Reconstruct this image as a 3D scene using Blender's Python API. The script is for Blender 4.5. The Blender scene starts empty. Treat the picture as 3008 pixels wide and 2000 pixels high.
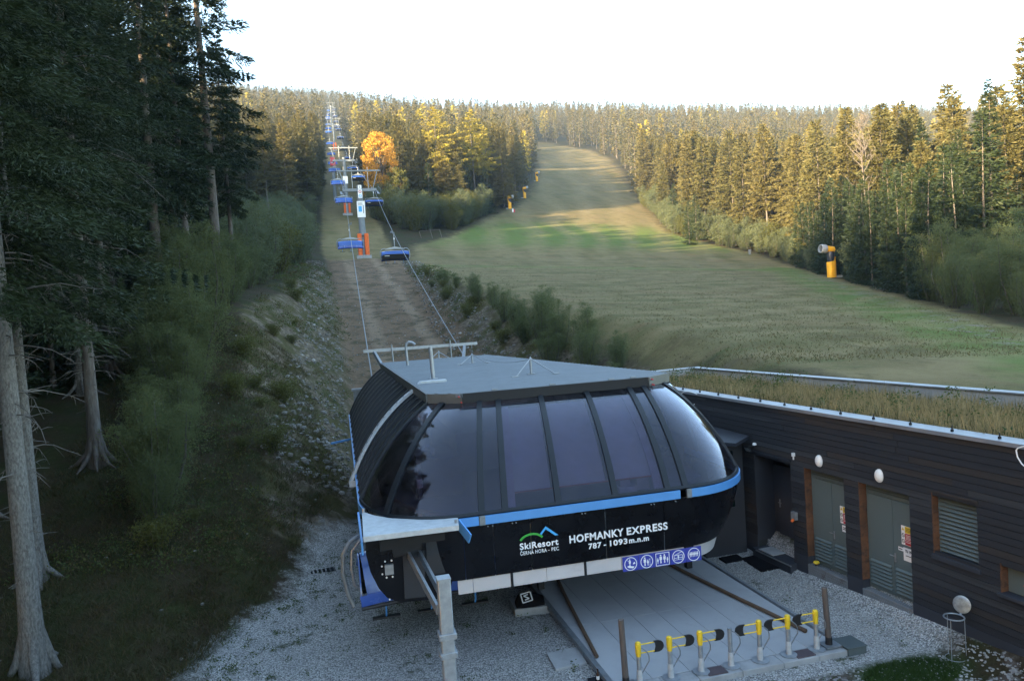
import bpy, bmesh, math, random
import numpy as np
from mathutils import Vector, Matrix
SC = bpy.context.scene
COL = SC.collection
rng = np.random.default_rng(7)
random.seed(7)
R_ = math.radians

# ------------------------------------------------------------------ camera
cam_d = bpy.data.cameras.new('camera')
cam_d.sensor_width = 36.0
cam_d.lens = 26.33
cam_d.clip_start = 0.2
cam_d.clip_end = 6000
cam = bpy.data.objects.new('camera', cam_d)
COL.objects.link(cam)
cam.matrix_world = Matrix(((0.967685, 0.070755, -0.242031, 0), (-0.24421, 0.023833, -0.969429, 0),
                           (-0.062824, 0.997209, 0.040342, 7.2), (0, 0, 0, 1)))
SC.camera = cam

# ------------------------------------------------------------------ world, sun, exposure
SUN_EL = R_(8.4)
SUN_AZ = math.atan2(-0.87, -0.50)            # compass angle from +Y towards +X of the direction to the sun
world = bpy.data.worlds.new('World')
SC.world = world
world.use_nodes = True
wn = world.node_tree
wn.nodes.clear()
wo = wn.nodes.new('ShaderNodeOutputWorld')
wb = wn.nodes.new('ShaderNodeBackground')
sky = wn.nodes.new('ShaderNodeTexSky')
sky.sky_type = 'NISHITA'
sky.sun_disc = False
sky.sun_elevation = SUN_EL
sky.sun_rotation = SUN_AZ
sky.altitude = 800
sky.air_density = 1.0
sky.dust_density = 1.5
sky.ozone_density = 1.0
wb.inputs['Strength'].default_value = 0.15
wn.links.new(sky.outputs[0], wb.inputs['Color'])
wn.links.new(wb.outputs[0], wo.inputs['Surface'])
sun_d = bpy.data.lights.new('sun', 'SUN')
sun_d.energy = 5.0
sun_d.angle = R_(0.6)
sun_d.color = (1.0, 0.74, 0.42)
sun = bpy.data.objects.new('sun', sun_d)
COL.objects.link(sun)
sdir = Vector((math.sin(SUN_AZ) * math.cos(SUN_EL), math.cos(SUN_AZ) * math.cos(SUN_EL), math.sin(SUN_EL)))
sun.rotation_euler = sdir.to_track_quat('Z', 'Y').to_euler()
sun.location = (-60, -40, 60)
vs = SC.view_settings
SC.display_settings.display_device = 'sRGB'
vs.view_transform = 'Standard'
vs.look = 'None'
vs.gamma = 1.0
vs.use_curve_mapping = False
vs.exposure = 3.0
SC.render.engine = 'CYCLES'
cy = SC.cycles
cy.max_bounces = 9
cy.diffuse_bounces = 6
cy.glossy_bounces = 3
cy.transmission_bounces = 4
cy.transparent_max_bounces = 8
cy.volume_bounces = 0
cy.caustics_reflective = False
cy.caustics_refractive = False
cy.sample_clamp_indirect = 6.0
cy.use_adaptive_sampling = True
cy.adaptive_threshold = 0.008
cy.use_light_tree = False
cy.use_denoising = True
try:
    cy.denoiser = 'OPENIMAGEDENOISE'
except Exception:
    pass

# ------------------------------------------------------------------ small helpers
def tag(o, label=None, cat=None, group=None, kind=None):
    if label: o['label'] = label
    if cat: o['category'] = cat
    if group: o['group'] = group
    if kind: o['kind'] = kind
    return o

def thing(name, label, cat, loc=(0, 0, 0), rz=0.0, group=None):
    o = bpy.data.objects.new(name, None)
    o.empty_display_size = 0.3
    COL.objects.link(o)
    o.location = loc
    o.rotation_euler = (0, 0, rz)
    return tag(o, label, cat, group)

def copy_tree(o, parent=None):
    c = o.copy()
    COL.objects.link(c)
    if parent is not None:
        c.parent = parent
    for ch in list(o.children):
        copy_tree(ch, c)
    return c

def worldpos(o):
    p = Vector(o.location)
    while o.parent is not None:
        o = o.parent
        p = p + Vector(o.location)
    return p

def basis(d):
    d = Vector(d).normalized()
    a = Vector((0, 0, 1)) if abs(d.z) < 0.9 else Vector((1, 0, 0))
    u = d.cross(a).normalized()
    return u, d.cross(u).normalized(), d

class MB:
    """collects simple solids; build() links them as one mesh object"""
    def __init__(s):
        s.v = []; s.f = []; s.m = []; s.sm = []; s.cur = 0
    def add(s, vs_, fs_, smooth=False):
        o = len(s.v)
        s.v += [tuple(p) for p in vs_]
        for f in fs_:
            s.f.append(tuple(i + o for i in f)); s.m.append(s.cur); s.sm.append(smooth)
        return s
    def box(s, c, d, rz=0.0, M=None):
        hx, hy, hz = d[0] / 2, d[1] / 2, d[2] / 2
        P = [Vector((x, y, z)) for x in (-hx, hx) for y in (-hy, hy) for z in (-hz, hz)]
        if M is None:
            M = Matrix.Rotation(rz, 3, 'Z')
        P = [M @ p + Vector(c) for p in P]
        return s.add(P, [(0, 1, 3, 2), (4, 6, 7, 5), (0, 4, 5, 1), (2, 3, 7, 6), (0, 2, 6, 4), (1, 5, 7, 3)])
    def bar(s, p0, p1, w, h, up=(0, 0, 1)):
        p0 = Vector(p0); p1 = Vector(p1)
        d = (p1 - p0).normalized(); u = Vector(up)
        if abs(d.dot(u)) > 0.98: u = Vector((0, 1, 0))
        r = d.cross(u).normalized(); u = r.cross(d).normalized()
        P = []
        for p in (p0, p1):
            for a, b in ((-1, -1), (1, -1), (1, 1), (-1, 1)):
                P.append(p + r * (a * w / 2) + u * (b * h / 2))
        return s.add(P, [(3, 2, 1, 0), (4, 5, 6, 7), (0, 1, 5, 4), (1, 2, 6, 5), (2, 3, 7, 6), (3, 0, 4, 7)])
    def cyl(s, p0, p1, r0, r1=None, n=12, caps=True, smooth=True):
        if r1 is None: r1 = r0
        p0 = Vector(p0); p1 = Vector(p1)
        u, w, d = basis(p1 - p0)
        P = []
        for p, r in ((p0, r0), (p1, r1)):
            for i in range(n):
                a = 2 * math.pi * i / n
                P.append(p + u * (math.cos(a) * r) + w * (math.sin(a) * r))
        s.add(P, [(i, (i + 1) % n, n + (i + 1) % n, n + i) for i in range(n)], smooth)
        if caps:
            s.add(P[:n], [tuple(range(n))[::-1]]); s.add(P[n:], [tuple(range(n))])
        return s
    def tube(s, pts, rad, n=8, caps=True, smooth=True):
        pts = [Vector(p) for p in pts]
        rs = rad if isinstance(rad, (list, tuple)) else [rad] * len(pts)
        P = []; u = None
        for i, p in enumerate(pts):
            d = (pts[min(i + 1, len(pts) - 1)] - pts[max(i - 1, 0)]).normalized()
            if u is None:
                u, w, d = basis(d)
            else:
                u = (u - d * u.dot(d)).normalized(); w = d.cross(u).normalized()
            for k in range(n):
                a = 2 * math.pi * k / n
                P.append(p + (u * math.cos(a) + w * math.sin(a)) * rs[i])
        F = []
        for i in range(len(pts) - 1):
            for k in range(n):
                F.append((i * n + k, i * n + (k + 1) % n, (i + 1) * n + (k + 1) % n, (i + 1) * n + k))
        s.add(P, F, smooth)
        if caps:
            s.add(P[:n], [tuple(range(n))[::-1]]); s.add(P[-n:], [tuple(range(n))])
        return s
    def prism(s, poly, z0, z1):
        n = len(poly)
        P = [(x, y, z0) for x, y in poly] + [(x, y, z1) for x, y in poly]
        return s.add(P, [tuple(range(n))[::-1], tuple(range(n, 2 * n))] + [(i, (i + 1) % n, n + (i + 1) % n, n + i) for i in range(n)])
    def slab(s, A, B, smooth=False):
        """closed shell between two equal grids A, B (lists of rows of points)"""
        nr, nc = len(A), len(A[0])
        P = [p for r in A for p in r] + [p for r in B for p in r]
        o = nr * nc; F = []
        for i in range(nr - 1):
            for j in range(nc - 1):
                a = i * nc + j
                F.append((a, a + 1, a + nc + 1, a + nc)); F.append((o + a, o + a + nc, o + a + nc + 1, o + a + 1))
        for i in range(nr - 1):
            a = i * nc; F.append((a, a + nc, o + a + nc, o + a)); a += nc - 1; F.append((a + nc, a, o + a, o + a + nc))
        for j in range(nc - 1):
            F.append((j + 1, j, o + j, o + j + 1)); a = (nr - 1) * nc + j; F.append((a, a + 1, o + a + 1, o + a))
        return s.add(P, F, smooth)
    def lathe(s, prof, c=(0, 0, 0), n=16, axis=None, smooth=True):
        c = Vector(c)
        u, w, d = basis(axis) if axis is not None else (Vector((1, 0, 0)), Vector((0, 1, 0)), Vector((0, 0, 1)))
        P = []
        for r, z in prof:
            for k in range(n):
                a = 2 * math.pi * k / n
                P.append(c + u * (math.cos(a) * r) + w * (math.sin(a) * r) + d * z)
        F = [(i * n + k, i * n + (k + 1) % n, (i + 1) * n + (k + 1) % n, (i + 1) * n + k) for i in range(len(prof) - 1) for k in range(n)]
        s.add(P, F, smooth)
        s.add(P[:n], [tuple(range(n))[::-1]]); s.add(P[-n:], [tuple(range(n))])
        return s
    def mesh(s, name, mats, off=(0, 0, 0)):
        me = bpy.data.meshes.new(name)
        ox, oy, oz = off
        me.from_pydata([(x - ox, y - oy, z - oz) for x, y, z in s.v], [], s.f)
        for m in (mats if isinstance(mats, (list, tuple)) else [mats]): me.materials.append(m)
        me.polygons.foreach_set('material_index', s.m)
        me.polygons.foreach_set('use_smooth', s.sm)
        me.update()
        return me
    def build(s, name, mats, parent=None, label=None, cat=None, group=None, kind=None, world=True, fix=True, bevel=0):
        off = worldpos(parent) if (parent is not None and world) else (0, 0, 0)
        me = s.mesh(name, mats, off)
        if fix:
            bm = bmesh.new(); bm.from_mesh(me)
            bmesh.ops.recalc_face_normals(bm, faces=bm.faces)
            bm.to_mesh(me); bm.free()
        me.set_sharp_from_angle(angle=0.75)
        o = bpy.data.objects.new(name, me)
        COL.objects.link(o)
        if parent is not None: o.parent = parent
        if bevel:
            b = o.modifiers.new('bevel', 'BEVEL'); b.width = bevel; b.segments = 2; b.limit_method = 'ANGLE'; b.angle_limit = 0.7
        return tag(o, label, cat, group, kind)

def quads_mesh(name, V, mats, mat_idx=None, smooth=False):
    """V: (n,4,3) array of separate quads"""
    n = V.shape[0]
    me = bpy.data.meshes.new(name)
    me.vertices.add(n * 4); me.vertices.foreach_set('co', V.reshape(-1).astype(np.float32))
    me.loops.add(n * 4); me.loops.foreach_set('vertex_index', np.arange(n * 4, dtype=np.int32))
    me.polygons.add(n)
    me.polygons.foreach_set('loop_start', np.arange(0, n * 4, 4, dtype=np.int32))
    for m in mats: me.materials.append(m)
    if mat_idx is not None: me.polygons.foreach_set('material_index', mat_idx.astype(np.int32))
    me.update(calc_edges=True)
    return me

def tris_mesh(name, V, mats, mat_idx=None):
    n = V.shape[0]
    me = bpy.data.meshes.new(name)
    me.vertices.add(n * 3); me.vertices.foreach_set('co', V.reshape(-1).astype(np.float32))
    me.loops.add(n * 3); me.loops.foreach_set('vertex_index', np.arange(n * 3, dtype=np.int32))
    me.polygons.add(n)
    me.polygons.foreach_set('loop_start', np.arange(0, n * 3, 3, dtype=np.int32))
    for m in mats: me.materials.append(m)
    if mat_idx is not None: me.polygons.foreach_set('material_index', mat_idx.astype(np.int32))
    me.update(calc_edges=True)
    return me

# ------------------------------------------------------------------ materials
class NT:
    def __init__(s, m):
        s.t = m.node_tree; s.t.nodes.clear(); s.pos = None
    def n(s, ty, **kw):
        nd = s.t.nodes.new(ty)
        for k, v in kw.items():
            if k == 'i':
                for a, b in v.items():
                    sk = nd.inputs[a]
                    if isinstance(b, bpy.types.NodeSocket): s.t.links.new(b, sk)
                    elif isinstance(b, (tuple, list)) and len(b) == 3 and sk.type == 'RGBA': sk.default_value = (*b, 1)
                    else: sk.default_value = b
            else: setattr(nd, k, v)
        return nd
    def mix(s, f, a, b, blend='MIX'):
        nd = s.n('ShaderNodeMix', data_type='RGBA', blend_type=blend)
        for idx, v in ((0, f), (6, a), (7, b)):
            sk = nd.inputs[idx]
            if isinstance(v, bpy.types.NodeSocket): s.t.links.new(v, sk)
            elif isinstance(v, (tuple, list)): sk.default_value = (*v[:3], 1)
            else: sk.default_value = v
        return nd.outputs[2]
    def math(s, op, a, b=0.5, c=None, clamp=False):
        nd = s.n('ShaderNodeMath', operation=op, use_clamp=clamp)
        for idx, v in ((0, a), (1, b), (2, c)):
            if v is None: continue
            if isinstance(v, bpy.types.NodeSocket): s.t.links.new(v, nd.inputs[idx])
            else: nd.inputs[idx].default_value = v
        return nd.outputs[0]
    def noise(s, scale, detail=4.0, rough=0.6, vec=None, out=0):
        nd = s.n('ShaderNodeTexNoise', i={'Scale': scale, 'Detail': detail, 'Roughness': rough})
        if vec is not None: s.t.links.new(vec, nd.inputs['Vector'])
        return nd.outputs[out]
    def ramp(s, v, lo, hi):
        nd = s.n('ShaderNodeMapRange', i={'Value': v, 'From Min': lo, 'From Max': hi}); nd.clamp = True
        return nd.outputs[0]
    def out(s, sh, disp=None):
        o = s.n('ShaderNodeOutputMaterial'); s.t.links.new(sh, o.inputs['Surface'])

def newmat(name):
    m = bpy.data.materials.new(name); m.use_nodes = True
    return m, NT(m)

def mk(name, col, rough=0.6, metal=0.0, nscale=6.0, namt=0.15, bump=0.0, bscale=40.0, spec=0.5, coord='Object', stretch=None, dirt=None, coat=0.0):
    m, t = newmat(name)
    tc = t.n('ShaderNodeTexCoord').outputs[coord]
    if stretch:
        mp = t.n('ShaderNodeMapping', i={'Vector': tc, 'Scale': stretch}); tc = mp.outputs[0]
    nz = t.noise(nscale, 5, 0.6, tc)
    f = t.ramp(nz, 0.3, 0.7)
    c = t.mix(f, tuple(x * (1 - namt) for x in col), tuple(min(1, x * (1 + namt)) for x in col))
    if dirt:
        d2 = t.ramp(t.noise(dirt[0], 6, 0.7, tc), dirt[1], dirt[1] + 0.15)
        c = t.mix(t.math('MULTIPLY', d2, dirt[3] if len(dirt) > 3 else 0.6), c, dirt[2])
    b = t.n('ShaderNodeBsdfPrincipled', i={'Base Color': c, 'Metallic': metal, 'Specular IOR Level': spec, 'Coat Weight': coat})
    rr = t.math('MULTIPLY_ADD', nz, 0.25, rough - 0.12, clamp=True)
    t.t.links.new(rr, b.inputs['Roughness'])
    if bump:
        bp = t.n('ShaderNodeBump', i={'Strength': bump, 'Distance': 0.02, 'Height': t.noise(bscale, 4, 0.6, tc)})
        t.t.links.new(bp.outputs[0], b.inputs['Normal'])
    t.out(b.outputs[0])
    return m

def foliage(name, c1, c2, trans=0.3, nscale=0.6, rough=0.6, c3=None):
    m, t = newmat(name)
    oi = t.n('ShaderNodeObjectInfo')
    tc = t.n('ShaderNodeTexCoord').outputs['Object']
    nz = t.ramp(t.noise(nscale, 3, 0.7, tc), 0.3, 0.7)
    f = t.math('ADD', t.math('MULTIPLY', oi.outputs['Random'], 0.55), t.math('MULTIPLY', nz, 0.45))
    c = t.mix(f, c1, c2)
    if c3 is not None:
        c = t.mix(t.math('MULTIPLY', t.ramp(t.noise(nscale * 9, 2, 0.6, tc), 0.52, 0.66), 0.7), c, c3)
    d = t.n('ShaderNodeBsdfPrincipled', i={'Base Color': c, 'Roughness': rough, 'Specular IOR Level': 0.25})
    tr = t.n('ShaderNodeBsdfTranslucent', i={'Color': c})
    mx = t.n('ShaderNodeMixShader', i={0: trans})
    t.t.links.new(d.outputs[0], mx.inputs[1]); t.t.links.new(tr.outputs[0], mx.inputs[2])
    t.out(mx.outputs[0])
    return m

M = {}
M['galv'] = mk('galvanised steel', (0.30, 0.325, 0.35), 0.5, 0.55, 9, 0.18, 0.05, 60, dirt=(5, 0.6, (0.30, 0.30, 0.29), 0.4))
M['galv_pale'] = mk('pale zinc coating', (0.42, 0.45, 0.47), 0.6, 0.1, 7, 0.16, dirt=(6, 0.6, (0.3, 0.31, 0.31), 0.4))
M['galv_dark'] = mk('weathered steel', (0.22, 0.24, 0.26), 0.55, 0.6, 9, 0.2)
M['dark_metal'] = mk('anthracite metal', (0.009, 0.011, 0.015), 0.55, 0.0, 3, 0.15, 0.0, spec=0.3)
M['black'] = mk('black plastic', (0.012, 0.012, 0.014), 0.5, 0, 8, 0.2)
M['rubber'] = mk('black rubber', (0.008, 0.008, 0.010), 0.95, 0, 20, 0.3, 0.3, 120, spec=0.12)
M['white'] = mk('white paint', (0.75, 0.75, 0.74), 0.5, 0, 3, 0.04)
M['sign_white'] = mk('white sign print', (0.78, 0.78, 0.78), 0.5, 0, 3, 0.03)
M['blue'] = mk('blue painted steel', (0.075, 0.25, 0.56), 0.45, 0, 3, 0.06)
M['yellow'] = mk('yellow paint', (0.70, 0.47, 0.02), 0.45, 0, 6, 0.12, dirt=(9, 0.62, (0.25, 0.2, 0.08), 0.5))
M['concrete'] = mk('concrete', (0.30, 0.305, 0.31), 0.85, 0, 2.2, 0.16, 0.15, 50, dirt=(1.2, 0.52, (0.19, 0.195, 0.2), 0.6))
M['red'] = mk('red paint', (0.42, 0.02, 0.03), 0.5)
M['orange'] = mk('orange foam pad', (0.70, 0.13, 0.02), 0.75, 0, 4, 0.15, dirt=(3, 0.6, (0.35, 0.12, 0.05), 0.5))
M['bark'] = mk('spruce bark', (0.085, 0.072, 0.064), 0.9, 0, 5, 0.4, 0.9, 14, stretch=(3, 3, 0.7), dirt=(2.2, 0.5, (0.15, 0.15, 0.14), 0.7))
M['bark_pale'] = mk('pale spruce bark', (0.135, 0.132, 0.125), 0.9, 0, 9, 0.5, 1.0, 30, stretch=(3, 3, 1.2), dirt=(7, 0.50, (0.055, 0.045, 0.038), 0.8))
M['deadwood'] = mk('grey dead wood', (0.13, 0.12, 0.11), 0.9, 0, 6, 0.3, 0.3, 30)
M['bark_birch'] = mk('grey sapling bark', (0.055, 0.05, 0.042), 0.85, 0, 6, 0.3)

# ------------------------------------------------------------------ terrain
def _ss(a,b,x):
    t=np.clip((x-a)/(b-a),0,1); return t*t*(3-2*t)
def terrain_z(X,Y):
    X=np.asarray(X,float);Y=np.asarray(Y,float)
    yk=[-300,10,20,25,38,50,70,95,120,143,180,216,300,600,1050,1120,1250,1600,1800,2600]
    zk=[-3,4.3,4.9,5.3,6.6,7.9,10.2,13.2,16.2,19.6,28,38.2,63,158,296,302,290,300,290,250]
    zn=np.interp(Y,yk,zk)
    cross=np.interp(Y,[0,40,120,250,1100,1400],[.05,.05,.06,.07,.07,.03])
    zn=zn-cross*np.where(X>150,150+(X-150)*.08,np.clip(X,-400,2000))
    # far second ridge on the left
    r2=186*np.exp(-((Y-1680)/190.)**2)*(1-_ss(60,230,X-.12*(Y-1600)))
    zn=zn+r2
    # left lower ground
    zl=np.interp(Y,[-300,0,12,18,24,29,40,52,62,75],[-3,-1.0,-.5,-.1,.9,2.0,4.8,8.3,10.3,12.0])-.04*np.clip(X,-60,0)
    wl=_ss(4,-5,X)*0+_ss(2,-4,X)
    zn=np.where(Y<75, np.minimum(zn,zl)*wl+zn*(1-wl), zn)
    # excavated bed
    XL=np.interp(Y,[-300,10,15,18.5,20.6,27,33,40,60,80,110,143,200],[-9,-7,-5.5,-3.0,-1.6,.6,1.2,1.2,2.0,1.9,1.6,1.4,1.2])
    XR=np.interp(Y,[-300,27,30,36,45,60,75,95,125,143,200],[11.9,11.4,11.2,10.9,10.4,9.8,10.2,11.6,13.2,14,15])
    zb=np.interp(Y,[-300,38,45,60,80,110,143,180],[-.12,-.12,.7,3.5,7.5,13.2,19.3,30])
    dl=np.maximum(XL-X,0); dr=np.maximum(X-XR,0)
    sl=np.interp(Y,[0,18,24,32,45,80,143],[.16,.22,.45,.8,.95,.8,.4])
    sr=np.interp(Y,[0,28,32,45,90,143],[.9,.9,.75,.8,.75,.4])
    bank=zb+np.maximum(dl*sl,dr*sr)
    k=.35
    z=np.where(Y<150, -k*np.log(np.exp(-np.clip(zn-zb,-20,60)/k)+np.exp(-np.clip(bank-zb,-20,60)/k))+zb, zn)
    inb=(dl==0)&(dr==0)&(Y<150)
    z=np.where(inb,np.minimum(zb,zn),z)
    z=np.where((Y<150)&~inb, np.minimum(np.minimum(zn,bank),np.maximum(z,np.minimum(zb,zn))),z)
    # flat under building
    return z
PL_Y = [15, 28, 37, 50, 62, 80, 105, 137, 160, 175, 215, 249, 266, 325, 400, 541, 580]
PL_X = [17.6, 16.6, 16.2, 15.5, 15, 14.7, 14.9, 15.5, 20, 29, 49, 68, 75, 97, 122, 163, 172]
PR_Y = [10, 20, 37, 52, 69, 92, 112, 140, 160, 199, 255, 363, 438, 500, 547, 580]
PR_X = [30, 31, 40, 48.5, 58, 70.5, 82, 96, 101, 98, 117, 155, 180, 190, 180, 172]
def piste_w(X, Y, soft=1.5):
    l = np.interp(Y, PL_Y, PL_X); r = np.interp(Y, PR_Y, PR_X)
    s = soft * (1 + np.asarray(Y) / 80.0)
    return np.clip((X - l) / s + 0.5, 0, 1) * np.clip((r - X) / s + 0.5, 0, 1) * (Y < 580) * (Y > 8)
CL_Y = [30, 110, 143, 147, 229, 325, 422, 800]
CL_X = [1.2, 1.6, 1.2, 0.6, 2.0, 5.5, 8.5, 20]
CR_Y = [30, 125, 150, 180, 233, 422, 800]
CR_X = [11, 13.4, 14.5, 15.5, 15.6, 17.5, 27]
def corr_w(X, Y, soft=1.2):
    l = np.interp(Y, CL_Y, CL_X); r = np.interp(Y, CR_Y, CR_X)
    return np.clip((X - l) / soft + 0.5, 0, 1) * np.clip((r - X) / soft + 0.5, 0, 1) * (Y > 30) * (Y < 800)
GL_Y = [-40, 8, 12, 15.2, 16.6, 18.8, 21, 25.6, 27.9, 30, 31]
GL_X = [-7, -6.0, -5.2, -4.3, -3.2, -3.0, -1.5, -0.65, 0.82, 2.0, 9]
def yard_w(X, Y, soft=2.0):
    l = np.interp(Y, GL_Y, GL_X)
    return np.clip((X - l) / soft + 0.5, 0, 1) * np.clip((12.2 - X) / 0.5, 0, 1) * np.clip((31 - Y) / 0.8, 0, 1)

def hash_noise(X, Y, s, seed=0):
    """cheap value noise"""
    x = X / s; y = Y / s
    xi = np.floor(x).astype(np.int64); yi = np.floor(y).astype(np.int64)
    fx = x - xi; fy = y - yi
    fx = fx * fx * (3 - 2 * fx); fy = fy * fy * (3 - 2 * fy)
    def h(a, b):
        n = (a * 374761393 + b * 668265263 + seed * 1442695041) & 0x7fffffff
        n = ((n ^ (n >> 13)) * 1274126177) & 0x7fffffff
        return (n & 0xffff) / 65535.0
    return (h(xi, yi) * (1 - fx) + h(xi + 1, yi) * fx) * (1 - fy) + (h(xi, yi + 1) * (1 - fx) + h(xi + 1, yi + 1) * fx) * fy

def ground_z(X, Y):
    X = np.asarray(X, float); Y = np.asarray(Y, float)
    z = terrain_z(X, Y)
    yd = yard_w(X, Y, 2.0)
    tr = corr_w(X, Y, 3.0) * (Y < 143)
    rough = np.where(piste_w(X, Y, 6) > 0.05, 0.10, 0.34) * (1 - yd) * (1 - 0.6 * tr)
    amp = rough * np.clip((Y - 6) / 20 + 0.4, 0.3, 1.0)
    z = z + amp * (hash_noise(X, Y, 4.1, 1) - 0.5) * 1.2 + amp * (hash_noise(X, Y, 1.3, 2) - 0.5) * 0.7
    bank = (Y > 20) & (Y < 140) & (X > -9) & (X < 19) & (yd < 0.3) & (piste_w(X, Y, 3) < 0.4) & (tr < 0.6)
    z = z + np.where(bank, (hash_noise(X, Y, 0.6, 3) - 0.5) * 0.22, 0)
    return z

def build_terrain():
    ys = [-80, -50, -30, -18, -10, -4, 0, 3, 5.5]
    y = 7.0
    while y < 46: ys.append(y); y += 0.34
    step = 0.36
    while y < 1950: ys.append(y); y += step; step *= 1.029
    ys = np.array(ys)
    na = 430
    a = np.linspace(-1.0, 1.40, na)
    a = np.sign(a) * (np.abs(a) ** 1.0)
    Yg = np.repeat(ys[:, None], na, 1)
    Xg = np.where(a[None, :] < 0, a[None, :] * np.minimum(np.maximum(Yg, 0) + 24, 640), a[None, :] * np.minimum(np.maximum(Yg, 0) + 24, 1250)) + 3.0
    Zg = ground_z(Xg, Yg)
    nr = len(ys)
    P = np.stack([Xg, Yg, Zg], -1)
    # masks
    yd = yard_w(Xg, Yg)
    co = corr_w(Xg, Yg)
    me_ = piste_w(Xg, Yg)
    natural = terrain_z(Xg, Yg)
    gx = np.gradient(Zg, axis=1) / np.maximum(np.gradient(Xg, axis=1), 1e-3)
    inzone = (Yg > 24) & (Yg < 135) & (Xg > -8) & (Xg < 18)
    scree = np.clip((np.abs(gx) - 0.35) / 0.25, 0, 1) * inzone * (1 - me_)
    track = co * np.where(Yg < 143, 1, 0) + yd * 0
    meadow = np.maximum(me_, co * (Yg > 136))
    green = np.exp(-((Yg - 185) / 26.0) ** 2) * me_
    rightband = np.exp(-((Xg - (np.interp(Yg, PR_Y, PR_X) - 5)) / 4.0) ** 2) * me_ * (Yg < 130)
    cross_road = np.exp(-((Yg - (118 + (Xg - 20) * 0.02)) / 4.0) ** 2) * me_
    green = np.clip(green + 0.9 * rightband + 0.7 * cross_road, 0, 1)
    bare = np.clip(np.exp(-((Xg - (np.interp(Yg, PR_Y, PR_X) - 3.0)) / 2.5) ** 2) * me_ * (Yg < 100) * 0.8, 0, 1)
    wg = np.clip((Xg - 9.0) / 0.5 + 0.5, 0, 1) * (Yg < 22) * (Yg > 12.6) * yd
    gd = yd * np.clip((12.6 - Yg) / 0.8, 0, 1) * np.clip((Xg - 5.2) / 1.0, 0, 1)       # brown stony soil below the platform
    gp = np.clip(1.25 - np.hypot((Xg - 10.3) / 1.05, (Yg - 11.75) / 0.55), 0, 1)
    gp = np.clip(gp * 3, 0, 1)
    forest = np.clip(1 - meadow - yd - track, 0, 1)
    A = np.stack([yd * (1 - gd), track, scree, meadow], -1)
    B = np.stack([np.clip(green + gp, 0, 1), forest, np.clip(bare + gd, 0, 1), wg], -1)
    region = np.zeros((nr - 1, na - 1), int)
    c = lambda q: (q[:-1, :-1] + q[1:, :-1] + q[:-1, 1:] + q[1:, 1:]) / 4
    region[c(yd) > 0.5] = 1
    region[(c(track) > 0.5)] = 2
    region[c(meadow) > 0.5] = 3
    names = ['ground', 'gravel_yard', 'lift_track', 'ski_slope']
    idx = np.arange(nr * na).reshape(nr, na)
    Q = np.stack([idx[:-1, :-1], idx[:-1, 1:], idx[1:, 1:], idx[1:, :-1]], -1)
    for r, nm in enumerate(names):
        q = Q[region == r]
        used, inv = np.unique(q, return_inverse=True)
        inv = inv.reshape(-1)
        me = bpy.data.meshes.new(nm)
        me.vertices.add(len(used)); me.vertices.foreach_set('co', P.reshape(-1, 3)[used].reshape(-1).astype(np.float32))
        me.loops.add(len(inv)); me.loops.foreach_set('vertex_index', inv.astype(np.int32))
        me.polygons.add(len(q)); me.polygons.foreach_set('loop_start', np.arange(0, len(inv), 4, dtype=np.int32))
        me.polygons.foreach_set('use_smooth', np.ones(len(q), bool))
        me.update(calc_edges=True)
        for an, D in (('layer_a', A), ('layer_b', B)):
            at = me.attributes.new(an, 'FLOAT_COLOR', 'POINT')
            at.data.foreach_set('color', D.reshape(-1, 4)[used].reshape(-1).astype(np.float32))
        me.materials.append(M['ground'])
        o = bpy.data.objects.new(nm, me); COL.objects.link(o)
        tag(o, kind='structure')

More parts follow.
